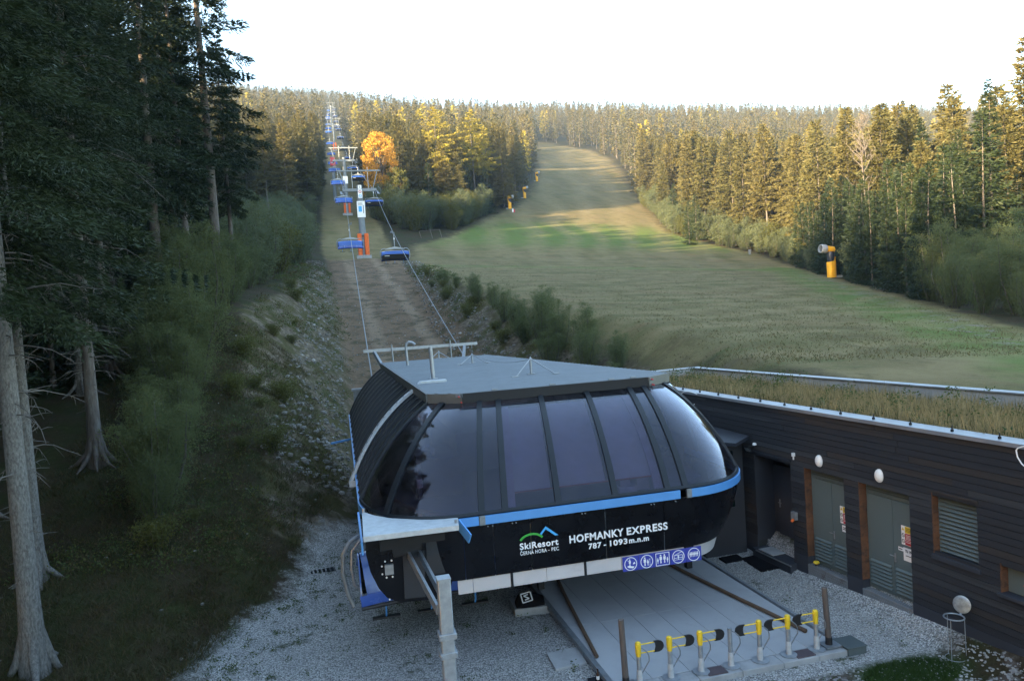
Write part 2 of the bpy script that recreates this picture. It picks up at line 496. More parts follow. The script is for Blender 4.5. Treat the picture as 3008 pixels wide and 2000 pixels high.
def ground_material():
    m, t = newmat('mountain ground')
    tc = t.n('ShaderNodeTexCoord').outputs['Object']
    a = t.n('ShaderNodeAttribute', attribute_name='layer_a'); b = t.n('ShaderNodeAttribute', attribute_name='layer_b')
    sa = t.n('ShaderNodeSeparateColor', i={0: a.outputs['Color']}); sb = t.n('ShaderNodeSeparateColor', i={0: b.outputs['Color']})
    gravel, track, scree, meadow = sa.outputs[0], sa.outputs[1], sa.outputs[2], a.outputs['Alpha']
    green, forest, bare, wgrav = sb.outputs[0], sb.outputs[1], sb.outputs[2], b.outputs['Alpha']
    n_big = t.noise(0.09, 5, 0.62, tc); n_mid = t.noise(0.55, 6, 0.65, tc); n_fin = t.noise(4.5, 5, 0.7, tc); n_vf = t.noise(22, 3, 0.7, tc)
    def soft(mask, nz, w=0.28):      # mask with a noisy border
        return t.ramp(t.math('ADD', mask, t.math('MULTIPLY', t.math('SUBTRACT', nz, 0.5), 1.4)), 0.5 - w, 0.5 + w)
    # gravel: stones by voronoi cells
    vo = t.n('ShaderNodeTexVoronoi', i={'Vector': tc, 'Scale': 30.0}); vo2 = t.n('ShaderNodeTexVoronoi', i={'Vector': tc, 'Scale': 14.0})
    cell = t.n('ShaderNodeSeparateColor', i={0: vo.outputs['Color']}).outputs[0]
    cell2 = t.n('ShaderNodeSeparateColor', i={0: vo2.outputs['Color']}).outputs[1]
    g_grey = t.mix(cell, (0.30, 0.295, 0.285), (0.74, 0.73, 0.71))
    g_grey = t.mix(t.ramp(vo.outputs['Distance'], 0.42, 0.75), g_grey, (0.15, 0.148, 0.145))
    g_white = t.mix(cell, (0.40, 0.395, 0.385), (0.80, 0.79, 0.77))
    g_white = t.mix(t.ramp(vo.outputs['Distance'], 0.42, 0.75), g_white, (0.17, 0.165, 0.16))
    col_gr = t.mix(wgrav, g_grey, g_white)
    col_gr = t.mix(t.math('MULTIPLY', t.ramp(n_mid, 0.40, 0.62), 0.30), col_gr, (0.30, 0.30, 0.30))
    moss = t.mix(n_fin, (0.022, 0.035, 0.012), (0.055, 0.07, 0.022))
    col_gr = t.mix(t.math('MULTIPLY', t.ramp(t.noise(0.75, 6, 0.75, tc), 0.60, 0.67), 0.85), col_gr, moss)
    # forest floor
    c_for = t.mix(n_fin, (0.024, 0.017, 0.010), (0.062, 0.046, 0.024))
    c_for = t.mix(t.ramp(n_mid, 0.42, 0.6), c_for, t.mix(n_fin, (0.016, 0.022, 0.007), (0.042, 0.048, 0.014)))
    c_for = t.mix(t.math('MULTIPLY', t.ramp(t.noise(9.0, 3, 0.6, tc), 0.69, 0.75), 0.6), c_for, (0.12, 0.11, 0.10))
    # rocky track
    c_trk = t.mix(n_fin, (0.095, 0.062, 0.036), (0.225, 0.155, 0.098))
    sx = t.n('ShaderNodeSeparateXYZ', i={0: tc})
    wav = t.math('SINE', t.math('MULTIPLY_ADD', sx.outputs[0], 1.35, t.math('MULTIPLY', t.noise(0.12, 3, 0.5, tc), 3.0)))
    c_trk = t.mix(t.math('MULTIPLY', t.ramp(wav, 0.35, 0.95), 0.6), c_trk, (0.27, 0.20, 0.135))
    c_trk = t.mix(t.math('MULTIPLY', t.ramp(n_mid, 0.48, 0.62), 0.75), c_trk, (0.055, 0.048, 0.024))
    c_trk = t.mix(t.math('MULTIPLY', t.ramp(t.noise(1.1, 5, 0.7, tc), 0.58, 0.66), 0.6), c_trk, moss)
    c_trk = t.mix(t.ramp(t.noise(7.0, 3, 0.65, tc), 0.66, 0.71), c_trk, (0.22, 0.20, 0.17))
    # scree on the cut banks
    mp = t.n('ShaderNodeMapping', i={'Vector': tc, 'Rotation': (0.5, 0.35, 0.6), 'Scale': (1.0, 1.0, 2.2)})
    vs3 = t.n('ShaderNodeTexVoronoi', i={'Vector': mp.outputs[0], 'Scale': 3.2})
    cs = t.n('ShaderNodeSeparateColor', i={0: vs3.outputs['Color']}).outputs[0]
    c_scr = t.mix(cs, (0.085, 0.066, 0.046), (0.20, 0.165, 0.12))
    c_scr = t.mix(t.ramp(n_fin, 0.45, 0.65), c_scr, (0.075, 0.06, 0.042))
    c_scr = t.mix(t.math('MULTIPLY', t.ramp(n_mid, 0.44, 0.56), 0.9), c_scr, t.mix(n_fin, (0.035, 0.036, 0.010), (0.080, 0.072, 0.020)))
    # mown meadow
    mp2 = t.n('ShaderNodeMapping', i={'Vector': tc, 'Rotation': (0, 0, -0.12), 'Scale': (0.05, 0.42, 0.3)})
    strk = t.noise(1.0, 6, 0.6, mp2.outputs[0])
    mp2b = t.n('ShaderNodeMapping', i={'Vector': tc, 'Rotation': (0, 0, 0.2), 'Location': (31, 7, 0), 'Scale': (0.5, 1.3, 1)}).outputs[0]
    mp2c = t.n('ShaderNodeMapping', i={'Vector': tc, 'Rotation': (0, 0, -0.1), 'Location': (-51, 97, 0), 'Scale': (0.4, 1.6, 1)}).outputs[0]
    lush_ = t.mix(n_fin, (0.035, 0.055, 0.012), (0.075, 0.105, 0.026))
    straw = t.mix(n_fin, (0.120, 0.088, 0.036), (0.205, 0.158, 0.080))
    grs = t.mix(n_fin, (0.064, 0.064, 0.018), (0.122, 0.114, 0.042))
    c_mea = t.mix(t.ramp(t.math('ADD', t.math('MULTIPLY', strk, 0.65), t.math('MULTIPLY', n_big, 0.4)), 0.40, 0.64), straw, grs)
    mp3 = t.n('ShaderNodeMapping', i={'Vector': tc, 'Rotation': (0, 0, 0.45), 'Scale': (0.30, 0.012, 0.1)})
    lane = t.noise(1.0, 2, 0.4, mp3.outputs[0])
    c_mea = t.mix(t.math('MULTIPLY', t.ramp(lane, 0.44, 0.58), 0.35), c_mea, (0.185, 0.150, 0.072))
    c_mea = t.mix(t.math('MULTIPLY', t.ramp(t.noise(1.7, 5, 0.75, tc), 0.60, 0.68), 0.55), c_mea, (0.05, 0.045, 0.02))
    c_mea = t.mix(t.math('MULTIPLY', t.ramp(t.noise(2.6, 5, 0.75, tc), 0.66, 0.72), 0.5), c_mea, (0.22, 0.195, 0.12))
    lush = t.mix(n_fin, (0.055, 0.095, 0.016), (0.115, 0.165, 0.035))
    c_mea = t.mix(t.math('MULTIPLY', t.ramp(t.noise(0.22, 6, 0.7, mp2b), 0.54, 0.66), 0.55), c_mea, t.mix(n_fin, (0.110, 0.068, 0.030), (0.185, 0.120, 0.062)))
    c_mea = t.mix(t.math('MULTIPLY', t.ramp(t.noise(0.30, 6, 0.75, mp2c), 0.58, 0.68), 0.6), c_mea, lush_)
    c_mea = t.mix(t.math('MULTIPLY', soft(green, n_mid), 0.85), c_mea, lush)
    band = t.math('SINE', t.math('ADD', t.math('ADD', t.math('MULTIPLY', sx.outputs[1], 1.15), t.math('MULTIPLY', sx.outputs[0], -0.28)), t.math('MULTIPLY', t.noise(0.05, 3, 0.5, tc), 26.0)))
    band2 = t.math('SINE', t.math('ADD', t.math('MULTIPLY', t.math('DIVIDE', sx.outputs[0], t.math('ADD', sx.outputs[1], 40.0)), 150.0), t.math('MULTIPLY', t.noise(0.03, 3, 0.5, tc), 9.0)))
    far = t.ramp(sx.outputs[1], 120.0, 190.0)
    stripe = t.math('MULTIPLY_ADD', t.math('ADD', t.math('MULTIPLY', band, t.math('SUBTRACT', 1.0, far)), t.math('MULTIPLY', band2, t.math('MULTIPLY_ADD', far, 0.75, 0.25))), 0.5, 0.5)
    sm = t.math('MULTIPLY', t.ramp(stripe, 0.15, 0.95), t.ramp(n_mid, 0.25, 0.6))
    c_mea = t.mix(t.math('MULTIPLY', sm, 0.62), c_mea, (0.215, 0.172, 0.086))
    c_mea = t.mix(t.math('MULTIPLY', t.ramp(t.noise(0.35, 6, 0.75, tc), 0.53, 0.66), 0.60), c_mea, (0.075, 0.060, 0.024))
    soil = t.mix(n_vf, (0.10, 0.085, 0.065), (0.26, 0.235, 0.20))
    c = t.mix(soft(scree, n_mid, 0.22), c_for, c_scr)
    c = t.mix(soft(track, n_mid, 0.35), c, c_trk)
    c = t.mix(soft(meadow, n_mid, 0.35), c, c_mea)
    c = t.mix(soft(gravel, t.math('ADD', t.math('MULTIPLY', n_fin, 0.45), t.math('MULTIPLY', t.noise(1.3, 5, 0.7, tc), 0.55)), 0.2), c, col_gr)
    brown_stones = t.mix(t.ramp(cell2, 0.55, 0.75), t.mix(n_fin, (0.05, 0.038, 0.03), (0.125, 0.10, 0.085)), (0.30, 0.29, 0.285))
    soil2 = t.mix(gravel, soil, brown_stones)
    c = t.mix(t.math('MULTIPLY', t.math('MULTIPLY', soft(bare, n_mid, 0.12), t.ramp(t.math('ADD', t.noise(0.8, 5, 0.7, tc), t.math('MULTIPLY', gravel, 0.4)), 0.54, 0.60)), t.ramp(n_fin, 0.3, 0.5)), c, t.mix(meadow, brown_stones, soil))
    c = t.mix(t.math('MULTIPLY', t.math('SUBTRACT', green, meadow, clamp=True), 1.0), c, t.mix(n_fin, (0.02, 0.045, 0.010), (0.05, 0.085, 0.022)))
    hgt = t.math('ADD', t.math('MULTIPLY', t.math('SUBTRACT', 1.0, vo.outputs['Distance']), gravel), t.math('MULTIPLY', t.math('ADD', n_fin, n_vf), 0.8))
    bp = t.n('ShaderNodeBump', i={'Strength': 0.9, 'Distance': 0.06, 'Height': hgt})
    p = t.n('ShaderNodeBsdfPrincipled', i={'Base Color': c, 'Roughness': 0.95, 'Specular IOR Level': 0.15, 'Normal': bp.outputs[0]})
    t.out(p.outputs[0])
    return m
M['ground'] = ground_material()
build_terrain()

# ------------------------------------------------------------------ air
def haze():
    mb = MB(); mb.box((520, 930, 266), (2460, 2060, 560))
    m, t = newmat('pale air')
    v = t.n('ShaderNodeVolumePrincipled', i={'Color': (0.50, 0.72, 1.0), 'Density': 0.00016, 'Anisotropy': 0.2})
    o = t.n('ShaderNodeOutputMaterial'); t.t.links.new(v.outputs[0], o.inputs['Volume'])
    tag(mb.build('haze', m), 'thin pale haze filling the valley air', kind='stuff')
haze()

# ------------------------------------------------------------------ trees
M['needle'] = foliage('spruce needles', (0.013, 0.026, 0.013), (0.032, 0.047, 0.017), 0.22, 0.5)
M['needle_sun'] = foliage('sunlit-toned spruce needles', (0.060, 0.070, 0.026), (0.120, 0.105, 0.036), 0.25, 0.4, c3=(0.13, 0.10, 0.04))  # sunlit copy of the spruce needles: golden light put into the colour
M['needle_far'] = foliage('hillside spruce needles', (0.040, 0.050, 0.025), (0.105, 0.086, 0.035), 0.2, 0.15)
M['larch'] = foliage('yellowing larch needles', (0.20, 0.185, 0.035), (0.29, 0.245, 0.04), 0.35, 0.5)
M['rowan'] = foliage('orange autumn leaves', (0.36, 0.17, 0.03), (0.48, 0.27, 0.04), 0.35, 0.35, c3=(0.15, 0.15, 0.035))
M['birch'] = foliage('willow and birch leaves', (0.085, 0.118, 0.050), (0.125, 0.145, 0.060), 0.55, 0.7, c3=(0.13, 0.12, 0.04))
M['birch_soft'] = foliage('grey-green willow leaves', (0.088, 0.118, 0.066), (0.125, 0.148, 0.075), 0.5, 0.7, c3=(0.12, 0.11, 0.04))
M['birch_y'] = foliage('yellowing sapling leaves', (0.075, 0.085, 0.022), (0.118, 0.118, 0.03), 0.45, 0.7, c3=(0.05, 0.065, 0.02))

def blades(p0, d, ln, w, r, roll=1.0):
    """n diamond leaves: base p0 (n,3), unit dir d, length ln, half width w"""
    n = len(p0)
    rv = r.normal(size=(n, 3)); rv[:, 2] *= roll
    rv[:, 2] += 0.0
    side = np.cross(d, rv); side /= np.linalg.norm(side, axis=1, keepdims=True) + 1e-9
    mid = p0 + d * (ln * 0.45)[:, None]
    return np.stack([p0, mid + side * w[:, None], p0 + d * ln[:, None], mid - side * w[:, None]], 1)

def conifer_crown(seed, h, r, base, nb, nl, ln, lw, droop=0.35, rise=0.25, fan=0.34, ragged=0.35, shape=0.8, hang=0.5, clump=0.10):
    """boughs built as flat drooping fronds: nb boughs, nl leaf sprays on a full bough"""
    g = np.random.default_rng(seed)
    out = []
    t = np.clip(base + (1 - base) * ((np.arange(nb) + g.random(nb)) / nb) ** 1.08, 0, 0.992)
    az = np.arange(nb) * 2.39996 + g.normal(0, 0.45, nb)
    tt = (t - base) / (1 - base)
    L = r * np.clip(1 - tt, 0.03, 1) ** shape * (1 - ragged / 2 + ragged * g.random(nb)) * np.clip(0.6 + tt * 4, 0, 1)
    L = np.where(g.random(nb) < 0.12, L * 1.25, L)
    for i in range(nb):
        q = L[i] / r
        m = max(5, int(nl * (0.12 + 0.88 * q ** 1.35)))
        er = np.array([math.cos(az[i]), math.sin(az[i]), 0.0]); et = np.array([-er[1], er[0], 0.0])
        ri = rise * (0.15 + 1.2 * tt[i]) + g.normal(0, 0.07); dr = droop * (1.15 - 0.8 * tt[i])
        s = 0.07 + 0.93 * g.random(m) ** 0.75
        wv = (fan * L[i] * np.clip(1.12 - s, 0, 1) ** 0.7 + 0.10) * np.clip(s * 3.5, 0.2, 1)
        v = wv * np.clip(g.normal(0, 0.52, m), -1.05, 1.05)
        # sprays gather in clumps along side twigs
        if clump: 
            k = max(3, int(L[i] / clump / 4)); s = np.round(s * k * 2) / (k * 2) * 0.75 + s * 0.25
        x = s * L[i]
        z = h * t[i] + x * ri - dr * L[i] * s ** 1.7 + 0.12 * L[i] * s ** 5 - hang * np.abs(v) * (0.7 - 0.4 * tt[i]) - np.abs(g.normal(0, 0.10, m)) * (0.3 + q)
        p = er[None] * x[:, None] + et[None] * v[:, None]
        p[:, 2] = z
        sg = np.sign(v)
        an = np.clip(g.normal(0.7, 0.35, m), 0, 1.5)
        d = er[None] * np.cos(an)[:, None] + et[None] * (np.sin(an) * sg)[:, None]
        d[:, 2] = g.normal(-0.35, 0.40, m) + 0.5 * tt[i]
        d /= np.linalg.norm(d, axis=1, keepdims=True)
        out.append(blades(p, d, ln * (0.55 + 0.8 * g.random(m)), lw * (0.6 + 0.7 * g.random(m)), g, 1.4))
    m = 30
    p = np.zeros((m, 3)); p[:, 2] = h * (0.955 + 0.045 * g.random(m))
    d = g.normal(0, 0.6, (m, 3)); d[:, 2] = 0.6 + g.random(m); d /= np.linalg.norm(d, axis=1, keepdims=True)
    out.append(blades(p, d, np.full(m, ln * 0.8), np.full(m, lw * 0.8), g))
    return np.concatenate(out)

def trunk_mb(seed, h, r0, n=9, flare=1.7, roots=0, bend=0.15, stubs=0):
    g = random.Random(seed)
    mb = MB(); pts = []; rs = []
    for k in range(15):
        t = (k / 14) ** 1.5
        z = h * 0.985 * t
        pts.append((bend * math.sin(t * 5 + seed) * t, bend * math.cos(t * 4 + seed) * t - bend * 0.0, z - (0.25 if k == 0 else 0)))
        f = 1 + (flare - 1) * math.exp(-z / 0.55)
        rs.append(max(0.015, r0 * (1 - t) ** 0.85 * f))
    mb.tube(pts, rs, n)
    for k in range(stubs):
        z = g.uniform(0.8, 11); a = g.uniform(0, 6.283); L = g.uniform(0.05, 0.30) if g.random() < 0.8 else g.uniform(0.3, 0.7); r = r0 * (1 - (z / h)) * 0.9
        mb.tube([(math.cos(a) * r, math.sin(a) * r, z), (math.cos(a) * (r + L), math.sin(a) * (r + L), z - L * g.uniform(-0.1, 0.4))], [0.012, 0.005], 4)
    for k in range(roots):
        a = 2 * math.pi * k / roots + g.uniform(-0.4, 0.4); L = g.uniform(0.35, 1.1)
        ca, sa = math.cos(a), math.sin(a)
        mb.tube([(ca * r0 * 0.5, sa * r0 * 0.5, 0.95), (ca * r0 * 1.2, sa * r0 * 1.2, 0.38), (ca * (r0 + L * 0.5), sa * (r0 + L * 0.5), 0.05), (ca * (r0 + L), sa * (r0 + L) + 0.1 * ca, -0.12)], [r0 * 0.55, r0 * 0.48, r0 * 0.30, 0.02], 7)
    return mb

def dead_limbs_mb(seed, z0, z1, n, lmax, r_trunk=0.2):
    g = random.Random(seed); mb = MB()
    for k in range(n):
        z = g.uniform(z0, z1); a = g.uniform(0, 6.283); L = lmax * g.uniform(0.3, 1.0) * (0.35 + 0.65 * (z - z0) / max(z1 - z0, 0.1))
        ca, sa = math.cos(a), math.sin(a); dz = g.uniform(-0.75, -0.15); cv = g.uniform(-0.25, 0.25)
        pts = []
        for q in range(6):
            s = q / 5
            pts.append((ca * (r_trunk * 0.5 + L * s) - sa * cv * L * s * s, sa * (r_trunk * 0.5 + L * s) + ca * cv * L * s * s, z + L * (0.1 * s + dz * s * s) + g.uniform(-.03, .03) * L))
        mb.tube(pts, [0.018 * (1 - 0.8 * q / 5) * (0.6 + L / lmax) for q in range(6)], 4, caps=False)
        for q in range(int(4 * L)):
            s = g.uniform(0.25, 0.95); i = int(s * 5); f = s * 5 - i
            b = Vector(pts[i]).lerp(Vector(pts[min(i + 1, 5)]), f); l2 = g.uniform(0.15, 0.55) * (1.1 - s) * 1.6
            dd = Vector((ca * g.uniform(-.2, 1) - sa * g.uniform(-1, 1), sa * g.uniform(-.2, 1) + ca * g.uniform(-1, 1), g.uniform(-1.0, 0.15))).normalized()
            mb.tube([b, b + dd * l2 * 0.55 + Vector((0, 0, 0.02)), b + dd * l2], [0.010, 0.007, 0.003], 3, caps=False)
    return mb

def sapling(seed, h, r, n, leaf, stems=5, low=0.08, wisp=0.6):
    """multi-stemmed leafy sapling; returns (stem MB, leaf quads)"""
    g = np.random.default_rng(seed); mb = MB(); out = []
    per = n // stems
    for k in range(stems):
        a = 6.283 * k / stems + g.normal(0, 0.4); rr = r * (0.15 + 0.75 * g.random()) * (0 if k == 0 else 1)
        hh = h * (1.0 if k == 0 else 0.55 + 0.4 * g.random())
        tip = np.array([math.cos(a) * rr, math.sin(a) * rr, hh])
        base = np.array([math.cos(a) * rr * 0.25, math.sin(a) * rr * 0.25, -0.1])
        mb.tube([tuple(base), tuple(base * 0.5 + tip * 0.5 + g.normal(0, 0.05 * h, 3) * [1, 1, 0]), tuple(tip)], [0.012 * h, 0.008 * h, 0.003], 5, caps=False)
        s = low + (1 - low) * g.random(per) ** 0.85
        c = base[None] + (tip - base)[None] * s[:, None]
        spread = r * 0.62 * np.sin(np.clip(1 - s, 0, 1) ** 0.75 * 2.6 + 0.12) ** 1.0
        # twigs: leaves gather along twigs
        ntw = max(6, per // 14)
        tid = g.integers(0, ntw, per); taz = g.random(ntw) * 6.283; tz = low + (1 - low) * g.random(ntw) ** 0.85
        s = tz[tid]
        c = base[None] + (tip - base)[None] * s[:, None]
        spread = r * 0.62 * np.clip(np.sin(np.clip(1 - s, 0, 1) ** 0.75 * 2.6 + 0.12), 0.1, 1)
        q = g.random(per) ** 0.7
        p = c.copy()
        p[:, 0] += np.cos(taz[tid]) * spread * q; p[:, 1] += np.sin(taz[tid]) * spread * q
        p[:, 2] += spread * q * wisp
        p += g.normal(0, leaf * 1.3, (per, 3))
        d = g.normal(0, 1, (per, 3)); d /= np.linalg.norm(d, axis=1, keepdims=True)
        out.append(blades(p, d, leaf * (0.8 + 0.9 * g.random(per)), leaf * (0.28 + 0.2 * g.random(per)), g))
    Q = np.concatenate(out); Q[..., 2] = np.maximum(Q[..., 2], 0.02)
    return mb, Q

def leafy_tree(seed, h, r, n, leaf, clumps=34):
    g = np.random.default_rng(seed); mb = trunk_mb(seed, h * 0.75, 0.22, 8, 1.4)
    out = []
    for k in range(clumps):
        t = 0.28 + 0.72 * (k + g.random()) / clumps; a = k * 2.4 + g.normal(0, 0.3)
        sp = r * math.sin(min(1, (1.08 - t) / 0.8) ** 0.8 * 1.9) * (0.55 + 0.5 * g.random())
        c = np.array([math.cos(a) * sp, math.sin(a) * sp, h * t])
        mb.tube([(0, 0, h * max(0.15, t - 0.25)), (c[0] * 0.5, c[1] * 0.5, h * (t - 0.10)), tuple(c)], [0.08, 0.05, 0.015], 5, caps=False)
        m = n // clumps; cr = r * 0.30 * (0.7 + 0.6 * g.random())
        d0 = g.normal(0, 1, (m, 3)); d0 /= np.linalg.norm(d0, axis=1, keepdims=True)
        p = c[None] + d0 * (cr * g.random(m)[:, None] ** 0.45) * np.array([1, 1, 0.75])
        d = g.normal(0, 1, (m, 3)); d[:, 2] -= 0.5; d /= np.linalg.norm(d, axis=1, keepdims=True)
        out.append(blades(p, d, leaf * (0.7 + 0.8 * g.random(m)), leaf * (0.35 + 0.2 * g.random(m)), g))
    return mb, np.concatenate(out)

PROTO = {}
def proto(name, mb, quads, leafmat, barkmat, h, dead=None, hue=None):
    tm = mb.mesh(name + ' trunk', [M[barkmat]])
    cm = quads_mesh(name + ' crown', quads, [M[leafmat]])
    dm = dead.mesh(name + ' dead limbs', [M['deadwood']]) if dead is not None else None
    PROTO[name] = (tm, cm, dm, h)

def build_protos():
    for k in range(3):
        proto('near%d' % k, trunk_mb(10 + k, 26, (0.225, 0.18, 0.20)[k], 12, 1.55, roots=7 if k == 2 else 5, stubs=46),
              conifer_crown(20 + k, 26, (3.9, 3.6, 3.8)[k], (0.30, 0.26, 0.36)[k], 140, 1250, 0.17, 0.015, droop=0.45, clump=0.14), 'needle', 'bark_pale' if k < 2 else 'bark', 26,
              dead_limbs_mb(5 + k, (4.0, 3.0, 3.0)[k], (10.5, 10, 13.0)[k], (30, 44, 90)[k], 3.2, 0.28))
    for k in range(5):
        proto('edge%d' % k, trunk_mb(30 + k, 26, 0.26, 9, 1.5),
              conifer_crown(40 + k, 26, (3.4, 3.0, 3.7, 2.5, 3.0)[k], (0.08, 0.22, 0.15, 0.30, 0.26)[k], (150, 135, 140, 120, 96)[k], 480, 0.30, 0.030, droop=0.42, ragged=0.5), 'needle', 'bark', 26,
              dead_limbs_mb(15 + k, 3, (4, 9, 7, 11, 9)[k], (6, 30, 16, 40, 20)[k], 2.4, 0.2))
    for k in range(6):
        proto('mid%d' % k, trunk_mb(50 + k, 26, 0.24, 7, 1.3),
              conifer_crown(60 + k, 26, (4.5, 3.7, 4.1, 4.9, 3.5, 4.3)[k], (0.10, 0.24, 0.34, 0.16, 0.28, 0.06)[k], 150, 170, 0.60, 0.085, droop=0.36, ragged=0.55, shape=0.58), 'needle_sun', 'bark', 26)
    for k in range(3):
        proto('young%d' % k, trunk_mb(70 + k, 12, 0.12, 6, 1.3),
              conifer_crown(80 + k, 12, (2.6, 2.2, 3.0)[k], 0.01, 105, 130, 0.36, 0.045, droop=0.25, rise=0.30), 'needle', 'bark', 12)
    for k in range(2):
        proto('larch%d' % k, trunk_mb(90 + k, 28, 0.28, 7, 1.3),
              conifer_crown(95 + k, 28, (7.6, 4.6)[k], (0.34, 0.42)[k], (52, 58)[k], 190, 0.55, 0.10, droop=0.16, rise=0.12, ragged=0.9, shape=0.6, fan=0.30), 'larch', 'bark', 28)
    mb, q = leafy_tree(101, 23, 5.2, 10000, 0.36, 52)
    proto('autumn0', mb, q, 'rowan', 'bark', 23)
    mb, q = leafy_tree(102, 13, 4.2, 8000, 0.28)
    proto('broad0', mb, q, 'birch_y', 'bark', 13)
    for k in range(4):      # close saplings: fine leaves
        mb, q = sapling(110 + k, 5.0, (2.0, 1.7, 2.3, 1.8)[k], 21000, 0.060, (9, 7, 11, 8)[k], 0.02)
        proto('sap%d' % k, mb, q, 'birch', 'bark_birch', 5)
    for k in range(3):      # farther saplings
        mb, q = sapling(120 + k, 6.0, (2.6, 2.1, 3.0)[k], 9000, 0.13, (9, 7, 11)[k], 0.0)
        proto('sapfar%d' % k, mb, q, 'birch_soft' if k < 2 else 'birch_y', 'bark_birch', 6)
    mb, q = sapling(130, 1.0, 0.9, 2600, 0.06, 11, 0.02, 0.9)
    proto('bush0', mb, q, 'birch_y', 'bark_birch', 1.0)
build_protos()

def tree(name, x, y, p, h, label, cat='tree', group=None, rz=None, dz=0.0, tilt=0.0, dead=True):
    tm, cm, dm, ph = PROTO[p]
    z = float(ground_z(x, y)) + dz
    o = thing(name, label, cat, (x, y, z), random.uniform(0, 6.28) if rz is None else rz, group)
    s = h / ph
    o.scale = (s * random.uniform(0.92, 1.08),) * 2 + (s,)
    if tilt: o.rotation_euler = (tilt, 0, o.rotation_euler[2])
    for nm, me in (('trunk', tm), ('crown', cm), ('dead_limbs', dm)):
        if me is None or (nm == 'dead_limbs' and not dead): continue
        c = bpy.data.objects.new(nm, me); COL.objects.link(c); c.parent = o
        if nm == 'dead_limbs': c['kind'] = 'stuff'
    return o
def rz_(y): return 'at the right picture edge' if y < 62 else ('just right of the snow cannon' if y < 86 else ('behind the yellow snow cannon' if y < 112 else ('left of the yellow snow cannon' if y < 150 else ('above the far willow bushes' if y < 205 else ('by the upper bend of the slope' if y < 275 else 'beside the top of the slope')))))
def young_label(y, k): return ('low dark young spruce in the front row ', 'dark young spruce in the second row ', 'taller dark young spruce in the third row ')[k] + rz_(y)
def size_(h, a, b): return 'shorter' if h < a else ('tall' if h > b else 'middling')
TREES = []      # (x, y, radius) of individually built trees, so that the forest mass keeps clear of them
def put(name, x, y, p, h, label, **k):
    TREES.append((x, y)); return tree(name, x, y, p, h, label, **k)

def plant_left_stand():
    L = [(-6.62, 18.2, 'near0', 27, 'thick pale spruce trunk at the gravel yard, nearest of the left stand'),
         (-7.75, 22.1, 'near1', 27, 'thinner pale spruce trunk leaning close behind the nearest thick trunk'),
         (-8.3, 29.9, 'near2', 29, 'dark spruce with spread roots and bare grey limbs above the grass bank'),
         (-9.1, 47.5, 'edge1', 34, 'tall spruce with a long bare patchy trunk rising out of the left stand'),
         (-8.3, 52.5, 'edge3', 27, 'slim bare-trunked spruce behind the birch saplings on the left bank'),
         (-6.9, 56.0, 'edge4', 37, 'tallest spruce at the outer corner of the left stand against the sky'),
         (-6.6, 63.0, 'edge3', 22, 'thin grey-stemmed spruce at the outer edge of the left stand'),
         (-10.5, 26.0, 'near2', 25, 'spruce with low hanging boughs between the pale trunks and the rooted spruce'),
         (-10.6, 37.0, 'near1', 29, 'dense dark spruce behind the spruce with spread roots'),
         (-10.3, 21.0, 'near0', 27, 'dark spruce at the frame edge behind the two pale trunks')]
    for x, y, p, h, l in L:
        put('spruce_tree', x, y, p, h, l, group='spruces of the stand left of the lift', rz=1.2)
    g = random.Random(3); n = 0
    y = 24.0
    while y < 112:
        b = -0.118 * y - 2.2
        if y < 50: b = min(b, -8.8)
        for k in range(3):
            x = b - 1.2 - k * 4.6 - g.uniform(0, 3.2); yy = y + g.uniform(-2, 2)
            if x / yy < -0.50 or any(math.hypot(x - a, yy - c) < 2.6 for a, c in TREES): continue
            hh = g.uniform(23, 30)
            put('spruce_tree', x, yy, g.choice(['near1', 'near2', 'near0']) if yy < 44 else g.choice(['edge0', 'edge1', 'edge2', 'edge2', 'edge3']), hh,
                size_(hh, 25, 28) + (' edge-row', ' second-row', ' third-row')[k] + ' dark spruce of the left stand, ' + ('level with the station front' if y < 40 else ('level with the station rear' if y < 62 else ('above the sapling thicket' if y < 85 else 'far along the lift trench'))),
                group='spruces of the stand left of the lift')
        y += 4.4 + y * 0.02
    for k in range(46):
        y = g.uniform(19, 84); x = -0.118 * y - 7.0 - g.uniform(0, 7.5)
        if y < 34: x = min(x, -11.0 - g.uniform(0, 4))
        if any(math.hypot(x - a, y - c) < 1.3 for a, c in TREES): continue
        hh = g.uniform(5.5, 12.5)
        put('young_spruce', x, y, 'young%d' % g.randrange(3), hh, size_(hh, 7.5, 10) + ' young spruce in the dark understorey, ' + ('behind the rooted spruce' if y < 36 else ('behind the patchy bare trunk' if y < 52 else ('behind the corner spruce' if y < 68 else 'far along the trench'))), group='young spruces in the left stand')
    for x, y, h in ((-6.6, 120, 13), (-7.2, 118.5, 8)):
        mb = trunk_mb(int(y), h, 0.17, 7, 1.1, bend=0.4)
        o = mb.build('dead_trunk', M['deadwood'], None, 'bare pale dead trunk above the saplings left of the lift' if h > 10 else 'shorter broken dead trunk beside the bare pale one', 'dead tree', world=False)
        o.location = (x, y, float(ground_z(x, y)))
plant_left_stand()

